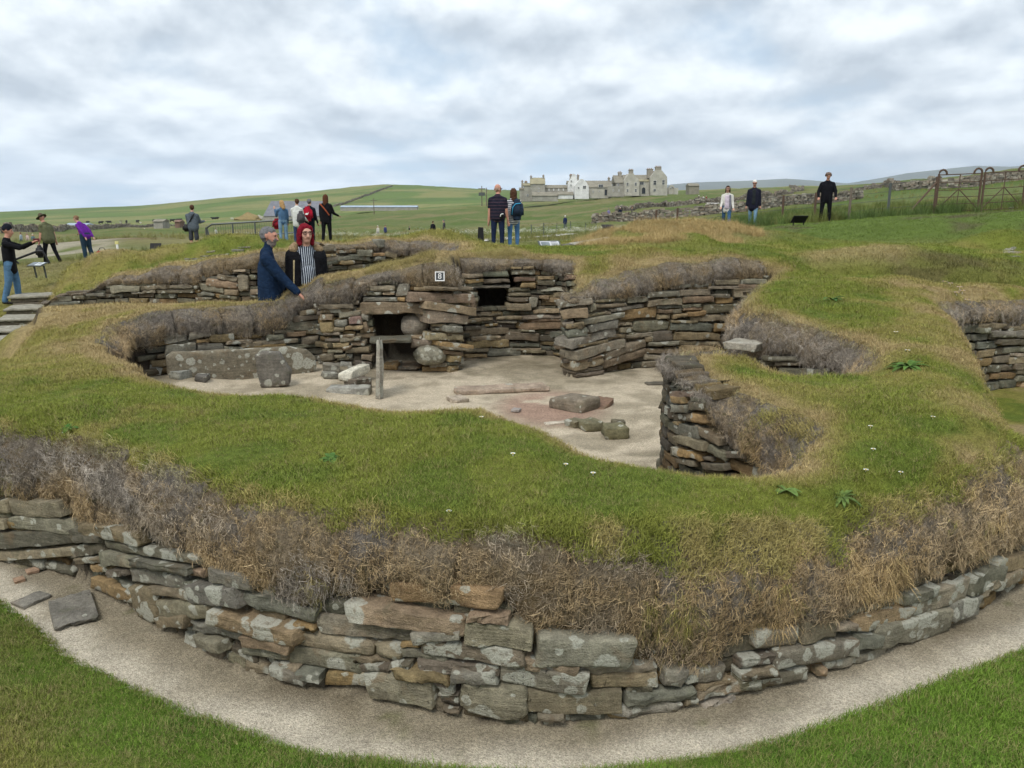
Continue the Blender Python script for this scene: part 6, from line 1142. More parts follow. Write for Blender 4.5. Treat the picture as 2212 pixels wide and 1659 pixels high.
for i, (x, y) in enumerate(((805, 488), (1010, 470), (870, 468), (1100, 477), (1230, 427), (1270, 422), (1318, 424), (1375, 427), (1325, 462), (1305, 487), (1425, 460), (1452, 465), (1710, 442), (1740, 495), (700, 490))):
    beast('cow', 'tiny black cow grazing on the far green hill', M_COW, 'cattle on the hill', *zp(1, x, y), 560, 1.5, i * 1.9)
for i, (x, y) in enumerate(((1440, 455), (1120, 445), (960, 440), (1600, 470), (1860, 440), (2000, 430), (1540, 500))): beast('sheep', 'tiny white sheep grazing on the far green hill', M_SHEEP, 'sheep on the hill', *zp(1, x, y), 540, .9, i * 2.3)
# spoil heap
def heap(label, px, py, Y, w, h, mat):
    c = PY(px, py, Y); bm = bmesh.new(); bmesh.ops.create_icosphere(bm, subdivisions=4, radius=1)
    for v in bm.verts: k = mnoise.noise(v.co * 1.6) * .35 + mnoise.noise(v.co * 5) * .1; r_ = math.hypot(v.co.x, v.co.y); v.co = Vector((v.co.x * w * 1.5 * (1 + k), v.co.y * w, (1 - r_) ** 1.0 * h * (1 + k) if v.co.z > 0 else -.3))
    me = bpy.data.meshes.new('earth_heap'); bm.to_mesh(me); bm.free(); me.polygons.foreach_set('use_smooth', [True] * len(me.polygons)); o = tag(link('earth_heap', me, None, mat), label, 'heap', kind='thing'); o.location = (c[0], Y, c[2])
heap('tan earth heap on the plain left of the group', 538, 474, 260, 3.0, 2.4, stone_wash('spoil', (.26, .20, .095))); heap('small pale spoil heap next to the tan earth heap', 560, 473, 262, 1.3, 1.4, stone_wash('spoil_pale', (.38, .36, .30)))
# stones showing in the lesser mounds behind
def stones_at(label, Y, k, rows):
    e = wall_thing('stone_wall', 0, label)
    for x1, y1, x2, y2, th in rows:
        g_ = G(*zp(k, (x1 + x2) / 2, (y1 + y2) / 2), 13.2); Y = g_.y - .04 if 14 < g_.y < 20 else Y; A, B = Vector(PY(*zp(k, x1, y1), Y)), Vector(PY(*zp(k, x2, y2), Y)); h = th / 3.16 * .85 * Y / F; put_stone(e, (A + B) / 2, (B - A).normalized(), (0, -1, 0), (B - A).length, h, .4, .3, GREY)
stones_at('stones showing in the turf mound behind the navy man\'s back', 17.75, 1, [(1845, 750, 1955, 745, 28), (1900, 725, 2000, 720, 14), (1590, 822, 1650, 818, 26), (1475, 822, 1580, 820, 26), (1690, 790, 1830, 778, 16), (1600, 795, 1690, 790, 14), (1470, 850, 1580, 845, 25), (1660, 815, 1730, 810, 18), (1650, 760, 1720, 755, 20)])
stones_at('pale flat stones jutting from the small mound far right', 17.9, 4, [(2040, 765, 2150, 740, 16), (2090, 742, 2160, 722, 14), (2030, 785, 2195, 762, 20), (2110, 800, 2195, 797, 16)])
stones_at('single flat stone showing in the mound behind the number sign', 14.75, 2, [(1565, 742, 1650, 742, 24), (1420, 770, 1560, 765, 16)])
# far hills
def hills(pts, Y, name):
    T = [PY(x, y, Y) for x, y in pts]; v = []; f = []
    for i, p in enumerate(T):
        v += [(p[0], Y, p[2]), (p[0], Y - 1500, p[2] * .55), (p[0], Y - 3500, -40), (p[0], Y + 2500, -40)]
        if i: a, b = 4 * (i - 1), 4 * i; f += [(a, a + 1, b + 1, b), (a + 1, a + 2, b + 2, b + 1), (a, b, b + 3, a + 3)]
    me = bpy.data.meshes.new(name); me.from_pydata(v, [], f); me.polygons.foreach_set('use_smooth', [True] * len(f)); t = NT('moorland', .95, .1); t.color(t.scale((.13, .14, .10), t.ramp(t.noise(t.pos(), .002, 5), .3, .7, .8, 1.2))); return tag(link(name, me, None, t.m), kind='structure')
hills([(1300, 440), (1430, 400), (1500, 394), (1600, 391), (1700, 386), (1760, 390), (1830, 396), (1900, 385), (1960, 374), (2060, 363), (2110, 358), (2180, 360), (2300, 352), (2400, 372), (2600, 420)], 9000, 'hills')
# flower meadow and rough grass -------------------------------------------------------
M_FLW = plain('cow_parsley', (.50, .50, .40), .8, .1)
def umbel(seed):
    r = random.Random(seed); v, f = [], []
    bl = upright(12, .30, .62, .05, .5, 3); me = blade_mesh('flower_clump', bl, M_BLADE); b = MB(); b.v = [tuple(p.co) for p in me.vertices]; b.f = [tuple(p.vertices) for p in me.polygons]; k = len(b.f)
    for _ in range(12):
        x, y, z, s = r.uniform(-.45, .45), r.uniform(-.45, .45), r.uniform(.35, .85), r.uniform(.02, .05); b.add([(x - s, y - s, z), (x + s, y - s, z + .02), (x + s, y + s, z), (x - s, y + s, z + .02), (x, y, z + .05)], [(0, 1, 4), (1, 2, 4), (2, 3, 4), (3, 0, 4)])
    m2 = b.mesh('flower_clump'); m2.materials.append(M_BLADE); m2.materials.append(M_FLW); m2.polygons.foreach_set('material_index', [0] * k + [1] * (len(b.f) - k)); return m2
SRC_FLW = source('flower_clump', [umbel(i) for i in range(4)]); SRC_ROUGH = source('rough_tuft', [blade_mesh('rough_tuft', upright(22, .16, .42, .012, .7, 4), M_BLADE) for _ in range(4)])
def field(name, label, src, n, px0, px1, Y0, Y1, keep, s0, s1, col, jit=.3):
    u = R0.uniform((px0 - 1106) / F, (px1 - 1106) / F, n); y = np.exp(R0.uniform(math.log(Y0), math.log(Y1), n)); x = u * y / .985; z = Zs(x, y); e = (z - EYE) / y; py = 829.5 - F * (e * CP + SP) / (CP - e * SP) ; px = 1106 + F * u
    m = keep(px, py, x, y); x, y, z = x[m], y[m], z[m]; n = len(x); t = np.array(col)[None] * R0.uniform(1 - jit, 1 + jit, (n, 1)) if not callable(col) else col(x, y, n)
    return scatter(name, label, src, np.stack([x, y, z - .01], 1), np.stack([R0.normal(0, .12, n), R0.normal(0, .12, n), R0.uniform(0, 6.28, n)], 1), R0.uniform(s0, s1, n) * (np.clip((y - 10) / 35, .35, 1) if name == 'pasture_grass' else 1), t)
field('meadow_flowers', 'white flowering meadow behind the wall heads', SRC_FLW, 2600, 520, 1480, 52, 120, lambda px, py, x, y: (fbm(x, y, .07, 3, 401) > .47) & (py > 487 - .02 * (px - 1106)) & (py < 535), .28, .62, (.11, .15, .045))
field('rough_grass', 'rank dark grass along the fence and field walls', SRC_ROUGH, 5200, 1380, 2260, 28.5, 60, lambda px, py, x, y: (y > 29.8 + .0 * x) & (fbm(x, y, .15, 3, 411) > .34), .5, 1.35, lambda x, y, n: np.array((.075, .115, .03))[None] * R0.uniform(.6, 1.5, (n, 1)) + np.array((.06, .04, .01))[None] * (fbm(x, y, .2, 3, 421)[:, None] > .55))
field('pasture_grass', 'coarse grass tussocks on the pasture below the manor', SRC_ROUGH, 9000, -50, 2260, 24, 140, lambda px, py, x, y: (fbm(x, y, .1, 4, 431) > .45) & ~((px > 1560) & (y < 30)) & ~((px < 330) & (y > 41) & (y < 52)), np.float64(.5), np.float64(1.25), lambda x, y, n: np.array((.15, .165, .05))[None] * R0.uniform(.6, 1.4, (n, 1)) + np.array((.07, .04, .02))[None] * (fbm(x, y, .12, 3, 441)[:, None] > .5))
field('straw_grass', 'tall straw coloured grass on the ridge crest', SRC_LONG, 9000, 1230, 1680, 14.5, 21.5, lambda px, py, x, y: (samp(gc, bil(x, y))[:, 0] > .19), .6, 1.4, (.42, .31, .14))
field('rough_grass', 'longer grass on the wall heads behind the house', SRC_LAWN, 60000, -20, 2240, 12.3, 30, lambda px, py, x, y: (np.abs(quick(x, y)['dp']) > .12) & ((quick(x, y)['dp'] > 0) | (x < -3.7)), 1.8, 3.6, lambda x, y, n: samp(gc, bil(x, y)) * 1.45 * R0.uniform(.7, 1.35, (n, 1)))

# ------------------------------------------------------------------ visitors
def cone_mesh(A, B, ra, rb, flat=(1, 1), axis=None, n=14, cap=4):
    """a limb: rounded at both ends, radius ra at A and rb at B, cross section scaled by flat"""
    A, B = Vector(A), Vector(B); d = B - A; L = d.length; d = d.normalized() if L > 1e-6 else Vector((0, 0, 1))
    x = Vector(axis) if axis is not None else (Vector((1, 0, 0)) if abs(d.x) < .9 else Vector((0, 1, 0))); x = (x - d * x.dot(d)).normalized(); y = d.cross(x)
    rows = []
    for i in range(cap + 1): a = math.pi / 2 * (1 - i / cap); rows.append((A - d * ra * math.sin(a), ra * math.cos(a)))
    for t in (.33, .67): rows.append((A + (B - A) * t, ra + (rb - ra) * t))
    for i in range(cap + 1): a = math.pi / 2 * (i / cap); rows.append((B + d * rb * math.sin(a), rb * math.cos(a)))
    v = []; f = []
    for c, r in rows:
        r = max(r, .0005)
        for k in range(n): t = 2 * math.pi * k / n; v.append(c + x * (math.cos(t) * r * flat[0]) + y * (math.sin(t) * r * flat[1]))
    for i in range(len(rows) - 1):
        for k in range(n): f.append((i * n + k, i * n + (k + 1) % n, (i + 1) * n + (k + 1) % n, (i + 1) * n + k))
    f += [tuple(range(n - 1, -1, -1)), tuple(range((len(rows) - 1) * n, len(rows) * n))]
    return v, f
def remesh(mb, vox, it=3, disp=0.0):
    me = mb.mesh('raw'); o = bpy.data.objects.new('raw', me); COL.objects.link(o); m = o.modifiers.new('r', 'REMESH'); m.mode = 'VOXEL'; m.voxel_size = vox; s = o.modifiers.new('s', 'SMOOTH'); s.factor = .5; s.iterations = it
    dg = bpy.context.evaluated_depsgraph_get(); out = bpy.data.meshes.new_from_object(o.evaluated_get(dg)); bpy.data.objects.remove(o); bpy.data.meshes.remove(me); return out
M_SKIN = plain('skin', (.52, .30, .22), .55, .08, 40); M_SKINR = plain('ruddy_skin', (.50, .25, .18), .55, .1, 40); M_EYE = plain('eye_dark', (.03, .022, .02), .4, .1); M_LIP = plain('lips', (.33, .11, .10), .5, .1); M_SHOE = plain('dark_shoe', (.02, .018, .016), .6, .1); M_SHOEW = plain('pale_shoe', (.5, .5, .48), .6, .1)
def cloth(name, rgb, var=.22, sc=9):
    k = ('cloth' + name, rgb)
    if k in _plain: return _plain[k]
    t = NT(name, .92, .12); o = t.obj(); n = t.noise(o, sc, 5, .6); t.color(t.scale(rgb, t.ramp(n, .25, .75, 1 - var, 1 + var))); w = t.noise(t.map(o, (1, 1, 1.8)), 11, 3, .55, 1.2); t.bump(w, .55, .05); _plain[k] = t.m; return t.m
def stripes(name, a, b, freq, axis=2, duty=.5, c=None):
    t = NT(name, .92, .12); s = t.N('ShaderNodeSeparateXYZ'); t.link(t.obj(), s.inputs[0]); f = t.math('FRACT', t.math('MULTIPLY', t.math('ADD', s.outputs[axis], t.math('MULTIPLY', t.noise(t.obj(), 5, 2), .012)), freq)); k = t.math('LESS_THAN', f, duty); t.color(t.mix(k, a, b)); t.bump(t.noise(t.obj(), 11, 3, .55, 1.2), .5, .05); return t.m
def rot(v, ax, a): return Matrix.Rotation(a, 3, ax) @ Vector(v)
def person(label, loc, face, H, sp, vox=.017, group=None):
    """sp: garment materials and pose. Local frame: x to the person's right, y forward, z up"""
    g = sp.get; e = tag(empty('person', loc, face), label, 'person', group); k = H / 1.75; fat = g('fat', 1.0)
    top, leg, skin, shoe = g('top'), g('leg'), g('skin', M_SKIN), g('shoe', M_SHOE); C = []           # capsules: A, B, ra, rb, flat, axis, mat
    def cap(A, B, ra, rb, mat, flat=(1, 1), axis=(1, 0, 0)): C.append((Vector(A) * k, Vector(B) * k, ra * k, rb * k, flat, axis, mat))
    # legs
    feet = []
    for s, nm in ((-1, 'legL'), (1, 'legR')):
        sw, ab, kn = g(nm, (0, .04, .05)); hip = Vector((s * .092, 0, .90)); th = rot(rot((0, 0, -.43), 'Y', -s * ab), 'X', sw); knee = hip + th; sh = rot(rot((0, 0, -.42), 'Y', -s * ab * .3), 'X', sw - kn); ank = knee + sh
        feet.append((s, hip, knee, ank))
    low = min(f[3].z for f in feet) - .075
    for i, (s, hip, knee, ank) in enumerate(feet):
        hip, knee, ank = hip - Vector((0, 0, low)), knee - Vector((0, 0, low)), ank - Vector((0, 0, low)); lw = g('legw', 1.0); sk = g('shorts')
        cap(hip, knee, .092 * lw * (.6 + .4 * fat), .066 * lw, leg); 
        if sk: cap(knee + (hip - knee) * .25, knee, .085, .088, leg); cap(knee, ank, .052, .038, skin)
        else: cap(knee, ank + Vector((0, 0, .02)), .064 * lw, g('hem', .054) * lw, leg)
        cap(ank + Vector((0, -.02, -.03)), ank + Vector((s * .01, .15, -.045)), .042, .034, shoe, (1.05, .85))
    zo = -low; pel = Vector((0, 0, .93 + zo)); ln = g('lean', 0.0)
    def T(v): return pel + rot(Vector(v), 'X', -ln)                                           # torso frame, z up from the pelvis
    bw = g('build', 1.0); cap(T((-.05, 0, 0)), T((.05, 0, 0)), .115 * fat, .115 * fat, leg, (1, .9)); 
    tl = g('hemz', -.04)
    cap(T((-.045 * bw, .0, tl)), T((-.05 * bw, 0, .28)), .118 * fat * bw, .125 * bw, top, (1, .86)); cap(T((.045 * bw, .0, tl)), T((.05 * bw, 0, .28)), .118 * fat * bw, .125 * bw, top, (1, .86))
    if g('belly'): cap(T((0, .06, .05)), T((0, .06, .18)), .12 * g('belly'), .11 * g('belly'), top)
    cap(T((-.115 * bw, -.01, .395)), T((.115 * bw, -.01, .395)), .078 * bw, .078 * bw, top, (1, 1)); cap(T((-.02, -.01, .47)), T((-.14 * bw, -.01, .415)), .052, .055, top); cap(T((.02, -.01, .47)), T((.14 * bw, -.01, .415)), .052, .055, top); cap(T((0, 0, .28)), T((0, -.005, .44)), .14, .11, top, (1, .8))
    if g('bust'): cap(T((-.075, .085, .31)), T((.075, .085, .31)), .085, .085, top)
    neck = T((0, .0, .50)); hd = T((0, .035, .665)); cap(T((0, 0, .45)), hd - Vector((0, 0, .06)), .060, .054, g('collar', skin))
    hy, hp_ = g('head', (0, 0)); 
    def Hd(v): return hd + rot(rot(Vector(v), 'X', -hp_ - ln * .4), 'Z', hy)
    hax = rot((1, 0, 0), 'Z', hy)
    cap(Hd((0, -.015, .035)), Hd((0, .012, .02)), .088, .086, skin, (.88, 1.02), hax); cap(Hd((0, .03, -.015)), Hd((0, .045, -.075)), .074, .050, skin, (.95, 1), hax); cap(Hd((-.036, .062, -.02)), Hd((-.026, .072, -.045)), .026, .024, skin); cap(Hd((.036, .062, -.02)), Hd((.026, .072, -.045)), .026, .024, skin); cap(Hd((0, .098, .005)), Hd((0, .112, -.03)), .012, .017, skin); cap(Hd((-.078, -.005, -.005)), Hd((-.082, -.01, .025)), .016, .018, skin, (.6, 1)); cap(Hd((.078, -.005, -.005)), Hd((.082, -.01, .025)), .016, .018, skin, (.6, 1)); cap(Hd((-.035, .085, .035)), Hd((.035, .085, .035)), .016, .016, skin)
    # arms
    sl = g('sleeve', 1.0); hands = []
    for s, nm in ((-1, 'armL'), (1, 'armR')):
        sw, ab, el, tw = (*g(nm, (.05, .12, .2)), 0)[:4]; sh = T((s * (.10 + .075 * bw), -.01, .395)); ua = rot(rot((0, 0, -.285), 'Y', -s * ab), 'X', sw - ln); elb = sh + ua; fa = rot(rot(rot((0, 0, -.25), 'Z', 0), 'Y', -s * ab + s * tw), 'X', sw + el - ln); wr = elb + fa; hdv = fa.normalized()
        aw = g('armw', 1.0); sm_ = g('sleevemat', top); cap(sh, elb if sl >= 1 else sh + ua * .62, .066 * aw, .055 * aw * (1 if sl >= 1 else 1.12), sm_)
        if sl < 1: cap(elb - ua * .5, elb, .045, .042, skin)
        cap(elb, wr, .052 * aw if sl >= 1 else .042, .040 * aw if sl >= 1 else .031, sm_ if sl >= 1 else skin)
        pm = g('glove', skin); cap(wr, wr + hdv * .085, .028, .036, pm, (1, .55)); side = hdv.cross(Vector((0, 0, 1))); side = side.normalized() if side.length > .2 else Vector((0, 1, 0)); nrm = side.cross(hdv)
        for q, (o_, ll) in enumerate(((-.030, .062), (-.010, .075), (.011, .070), (.031, .055))): b0 = wr + hdv * .085 + side * o_; b1 = b0 + hdv * ll * .55 + side * o_ * .25; cap(b0, b1, .0125, .011, pm); cap(b1, b1 + (hdv - nrm * .5).normalized() * ll * .5, .011, .009, pm)
        cap(wr + hdv * .02 - side * .03, wr + hdv * .075 - side * .062, .014, .011, pm); hands.append(wr + hdv * .1)
    for a in g('extra', lambda T, Hd: [])(T, Hd): cap(*a)
    mb = MB()
    for A, B, ra, rb, fl, ax_, m in C: mb.add(*cone_mesh(A, B, ra, rb, fl, ax_))
    me = remesh(mb, vox, 3); n = len(me.polygons); cen = np.empty(n * 3); me.polygons.foreach_get('center', cen); cen = cen.reshape(-1, 3); best = np.full(n, 9e9); own = np.zeros(n, int); mats = []
    for A, B, ra, rb, fl, ax_, m in C:
        if m not in mats: mats.append(m)
        a, b = np.array(A), np.array(B); d = b - a; t = np.clip(((cen - a) @ d) / (d @ d + 1e-9), 0, 1); dist = np.linalg.norm(cen - a - t[:, None] * d, axis=1) - (ra + (rb - ra) * t) * min(1, (fl[0] + fl[1]) / 2 + .05); up = dist < best; best[up] = dist[up]; own[up] = mats.index(m)
    # eyes and mouth are coloured patches of the head
    for nm_, pts, r, m in (('eye', ((-.033, .094, .020), (.033, .094, .020)), .0105, M_EYE), ('lip', ((-.014, .103, -.062), (.014, .103, -.062), (0, .106, -.062)), .0125, M_LIP), ('beard', ((0, .085, -.10), (-.04, .06, -.085), (.04, .06, -.085), (-.065, .02, -.06), (.065, .02, -.06), (0, .10, -.085), (-.03, .095, -.045), (.03, .095, -.045)), .034, g('beard'))):
        if m is None: continue
        for p in pts:
            c = np.array(Hd(p)) * k; hit = np.linalg.norm(cen - c, axis=1) < r * k * (1.0 if nm_ == 'beard' else max(1, vox / .014))
            if m not in mats: mats.append(m)
            own[hit] = mats.index(m)
    for m in mats: me.materials.append(m)
    me.polygons.foreach_set('material_index', own.astype(np.int32)); me.polygons.foreach_set('use_smooth', np.ones(n, bool)); me.name = 'body'; link('body', me, e)
    def part(nm, caps, mat, rem=None, noise_=.0, smooth_=True):
        b = MB()
        for A, B, ra, rb, *fl in caps: b.add(*cone_mesh(Vector(A) * k, Vector(B) * k, ra * k, rb * k, fl[0] if fl else (1, 1), fl[1] if len(fl) > 1 else (1, 0, 0)))
        m = remesh(b, rem, 2) if rem else b.mesh(nm, True)
        if noise_:
            for v in m.vertices: v.co += mnoise.noise_vector(v.co * 28) * noise_
        m.materials.clear(); m.materials.append(mat); m.polygons.foreach_set('use_smooth', [True] * len(m.polygons)); m.name = nm; return link(nm, m, e)
    h = g('hair')
    if h:
        kind, mat = h[0], h[1]; caps = []
        if kind in ('short', 'long', 'bob', 'curly'): caps += [(Hd((0, -.032, .030)), Hd((0, -.02, .045)), .092, .088, (.93, 1), hax), (Hd((0, -.022, .050)), Hd((0, .008, .052)), .084, .076, (.92, 1), hax), (Hd((0, -.045, .02)), Hd((0, -.040, -.035)), .066, .048, (1.0, 1), hax), (Hd((-.060, -.02, .04)), Hd((-.066, -.02, .005)), .026, .018), (Hd((.060, -.02, .04)), Hd((.066, -.02, .005)), .026, .018), (Hd((-.03, .045, .083)), Hd((.03, .05, .083)), .026, .026)]
        if kind == 'curly': caps += [(Hd((x, y, .085 - abs(x) * .3)), Hd((x * 1.2, y, .098 - abs(x) * .3)), .034, .03) for x in (-.055, -.02, .02, .055) for y in (-.05, .0, .045)] + [(Hd((s * .085, -.02, .03)), Hd((s * .09, -.02, .0)), .035, .03) for s in (-1, 1)]
        if kind == 'bob': caps += [(Hd((s * .082, .0, .04)), Hd((s * .090, .02, -.12)), .042, .040) for s in (-1, 1)] + [(Hd((s * .05, -.06, .0)), Hd((s * .06, -.05, -.13)), .06, .05) for s in (-1, 1)] + [(Hd((-.06, .07, .10)), Hd((.07, .06, .085)), .03, .03), (Hd((s * .075, .05, .06)), Hd((s * .088, .055, -.03)), .03, .028)] if False else []
        if kind == 'bob':
            for s in (-1, 1): caps += [(Hd((s * .072, .0, .05)), Hd((s * .082, .015, -.12)), .032, .030), (Hd((s * .042, -.055, .0)), Hd((s * .055, -.045, -.12)), .052, .042), (Hd((s * .05, .05, .085)), Hd((s * .080, .045, -.03)), .024, .020)]
        if kind == 'long':
            for s in (-1, 1): caps += [(Hd((s * .070, -.02, .04)), Hd((s * .078, -.015, -.14)), .030, .028), (Hd((s * .035, -.06, .0)), Hd((s * .050, -.075, -.20)), .052, .036)]
            caps += [(Hd((0, -.075, .0)), Hd((0, -.09, -.23)), .065, .05)]
        if kind == 'fringe': caps += [(Hd((0, -.06, -.005)), Hd((0, -.06, -.03)), .055, .045, (1.25, .8), hax), (Hd((-.078, -.03, .0)), Hd((-.08, -.04, -.03)), .018, .018), (Hd((.078, -.03, .0)), Hd((.08, -.04, -.03)), .018, .018)]
        part('hair', caps, mat, max(vox * .8, .012), .010)
    if g('hat'):
        if g('hat') == 'brim': part('hat', [(Hd((0, -.01, .075)), Hd((0, -.005, .12)), .098, .082, (.95, 1.05)), (Hd((0, .0, .068)), Hd((0, .0, .072)), .012, .012)], cloth('hat_felt', (.10, .085, .055))); b = MB(); P = [Hd((math.cos(a) * .165, math.sin(a) * .185 + .01, .062 - .02 * abs(math.cos(a)))) * k for a in np.linspace(0, 6.283, 24, endpoint=False)]; Q = [Hd((math.cos(a) * .08, math.sin(a) * .09, .085)) * k for a in np.linspace(0, 6.283, 24, endpoint=False)]; b.add(P + Q + [p + Vector((0, 0, .012)) for p in P], [(i, (i + 1) % 24, 24 + (i + 1) % 24, 24 + i) for i in range(24)] + [(48 + i, 24 + i, 24 + (i + 1) % 24, 48 + (i + 1) % 24) for i in range(24)] + [(i, 48 + i, 48 + (i + 1) % 24, (i + 1) % 24) for i in range(24)]); b.build('hat_brim', cloth('hat_felt', (.10, .085, .055)), e, True)
        else: part('hat', [(Hd((0, -.01, .06)), Hd((0, .0, .085)), .097, .088, (.95, 1.05)), (Hd((-.05, .12, .055)), Hd((.05, .12, .055)), .018, .018)], g('hat'))
    if g('shades'): part('glasses', [(Hd((-.050, .098, .022)), Hd((-.018, .104, .020)), .017, .017, (1, .8)), (Hd((.018, .104, .020)), Hd((.050, .098, .022)), .017, .017, (1, .8)), (Hd((-.055, .09, .025)), Hd((-.082, -.0, .02)), .005, .005), (Hd((.055, .09, .025)), Hd((.082, .0, .02)), .005, .005)], g('shades'))
    if g('specs'):
        b = MB()
        for s in (-1, 1): b.tube([Hd((s * .034 + math.cos(a) * .026, .103 - abs(math.cos(a)) * .003, .018 + math.sin(a) * .019)) * k for a in np.linspace(0, 6.283, 13)], .0035 * k, 5); b.tube([Hd((s * .06, .10, .022)) * k, Hd((s * .084, .0, .02)) * k], .003 * k, 5)
        b.build('glasses', M_BLACK, e)
    for nm, caps, mat in g('wear', lambda T, Hd: [])(T, Hd): part(nm, caps, mat, .014 if nm in ('jacket', 'fur_hood', 'cardigan') else None, .012 if nm == 'fur_hood' else 0)
    e['_k'] = k
    return e, (lambda v: e.matrix_basis @ (T(v) * k)), [e.matrix_basis @ (h_ * k) for h_ in hands]
def to(fx, fy): return math.atan2(-fx, fy)
def stand(px, py_head, Y=None, foot=None, lo=12, z=None):
    """place on the ground, tall enough for the head to reach its row"""
    if foot is not None: P = G(foot[0], foot[1], lo); 
    else: x = PY(px, py_head, Y)[0]; P = Vector((x, Y, float(Zs([x], [Y])[0]) if z is None else z))
    return P, PY(px, py_head, P.y)[2] - P.z
NAVY, DNAVY, BLACKC, DENIM, LDENIM, WHITEC, GREYC, OLIVEC = (.010, .024, .055), (.010, .014, .030), (.008, .008, .010), (.055, .12, .22), (.14, .24, .34), (.62, .63, .60), (.095, .115, .135), (.115, .120, .065)
HG, HB, HBL, HW = cloth('grey_hair', (.15, .15, .155), .35, 60), cloth('brown_hair', (.075, .038, .022), .35, 60), cloth('blonde_hair', (.38, .24, .11), .3, 60), cloth('white_hair', (.70, .68, .64), .2, 60)
heights = []
def who(label, spec, face, H=None, vox=.017, **kw):
    P, h = stand(**kw); h = min(max(h, 1.50), 1.92) if H is None else H; heights.append((label[:28], round(h, 2), round(P.z, 2))); return person(label, P, face, h, spec, vox)
# the pair in the passage
n_man = who('man in navy sweater with grey hair and beard, hand on the wall head', dict(top=cloth('navy_knit', NAVY), leg=cloth('dark_trousers', DNAVY), skin=M_SKINR, hair=('short', HG), beard=cloth('grey_beard', (.20, .17, .155), .3, 60), fat=1.22, build=1.2, belly=1.15, armw=1.2, collar=cloth('navy_knit', NAVY), armR=(.66, .10, .10), armL=(.2, .15, .5), head=(-.3, .08), hemz=-.10), to(1, .28), None, .0105, px=573, py_head=489, Y=10.5, z=.05)
stripe_v = stripes('striped_blouse', (.46, .50, .55), (.012, .018, .035), 38, 0, .62)
def parka(T, Hd):
    s = []; m = cloth('black_parka', BLACKC)
    for x in (-1, 1): s += [(T((x * .15, .0, -.30)), T((x * .16, .0, .36)), .115, .105, (1, 1.15)), (T((x * .155, .10, -.30)), T((x * .135, .09, .34)), .055, .05)]
    s += [(T((-.08, -.08, -.30)), T((-.08, -.06, .40)), .12, .10), (T((.08, -.08, -.30)), T((.08, -.06, .40)), .12, .10), (T((-.14, -.02, .41)), T((.14, -.02, .41)), .085, .085)]
    f = [(T((-.16, .02, .47)), T((-.10, -.10, .50)), .055, .065), (T((-.10, -.10, .50)), T((.10, -.10, .50)), .065, .065), (T((.10, -.10, .50)), T((.16, .02, .47)), .065, .055)]
    st = [(T((.185, .115, -.10)), T((.165, .12, .33)), .016, .016, (1.3, .6))]
    return [('jacket', s, m), ('fur_hood', f, cloth('fur_trim', (.28, .20, .115), .4, 50)), ('bag_strap', st, cloth('beige_strap', (.40, .33, .19), .1))]
w_red = who('woman with crimson hair and glasses in black parka over striped blouse', dict(top=stripe_v, leg=cloth('dark_trousers', DNAVY), hair=('bob', cloth('crimson_hair', (.17, .008, .018), .3, 60)), specs=True, sleevemat=cloth('black_parka', BLACKC), fat=1.15, build=1.0, bust=True, belly=.9, armw=1.25, armR=(.05, .12, .1), armL=(.05, .12, .1), head=(.15, .05), wear=parka, hemz=-.16), to(.42, -.9), None, .0105, px=657, py_head=482, Y=10.85, z=.05)
# the sleeves of the parka
for s in (0,): pass
# the pair on the bank
polo = stripes('striped_polo', (.016, .016, .028), (.085, .050, .070), 13, 2, .14)
b_man, bT, _ = who('bald man in dark striped polo shirt and navy trousers on the bank', dict(top=polo, leg=cloth('navy_trousers', (.012, .020, .050)), sleeve=.5, skin=M_SKINR, hair=('fringe', cloth('stubble', (.36, .24, .19), .1, 60)), shades=M_EYE, head=(-.55, .15), armL=(.0, .10, .15), armR=(.02, .14, .2), build=1.16, fat=1.1), to(.12, 1), None, .015, px=1075, py_head=397, Y=20.0)
breton = stripes('breton_top', (.66, .67, .68), (.020, .030, .075), 20, 2, .48)
s_wom, sT, _ = who('woman in white and navy striped top with blue jeans on the bank', dict(top=breton, leg=cloth('blue_jeans', (.065, .16, .32)), hair=('long', HB), armL=(.5, .1, .9), armR=(.5, .1, .9), build=1.02, fat=1.08, legL=(-.05, .02, .05), legR=(.10, .05, .12), head=(.2, .1), hemz=-.12), to(-.05, 1), None, .015, px=1109, py_head=406, Y=20.3)
def bag(name, label, cat, cen, rz, w, d, h, mat, trim=None, straps=None, mark=False):
    e = tag(empty(name, cen, rz), label, cat, kind='thing'); bm = bmesh.new(); bmesh.ops.create_cube(bm, size=1); bmesh.ops.bevel(bm, geom=bm.edges[:], offset=.22, segments=3, affect='EDGES'); bmesh.ops.subdivide_edges(bm, edges=bm.edges[:], cuts=1, use_grid_fill=True)
    for v in bm.verts: t = v.co.z + .5; q = 1 - .28 * t * t; v.co = Vector((v.co.x * w * q, v.co.y * d * (1 - .25 * t), v.co.z * h)) + mnoise.noise_vector(v.co * 5) * .012
    me = bpy.data.meshes.new('bag_body'); bm.to_mesh(me); bm.free(); me.polygons.foreach_set('use_smooth', [True] * len(me.polygons)); link('bag_body', me, e, mat)
    if trim: MB().tube([(-w * .38, -d * .46, -h * .25), (-w * .30, -d * .47, h * .12), (-w * .1, -d * .44, h * .27), (w * .28, -d * .42, h * .30)], .012, 6).build('piping', trim, e, True)
    if straps: MB().tube(straps, .018, 6).build('strap', mat, e, True)
    if mark: MB().prism([(-w * .18, -h * .02), (-w * .05, h * .06), (w * .1, h * .03), (w * .2, h * .12), (w * .16, -h * .02), (w * .05, -h * .08), (-w * .1, -h * .07)], -d * .52, -d * .49).build('emblem', M_WHITE, e)
    return e
def behind(Tf, v, rz): return Tf(v)
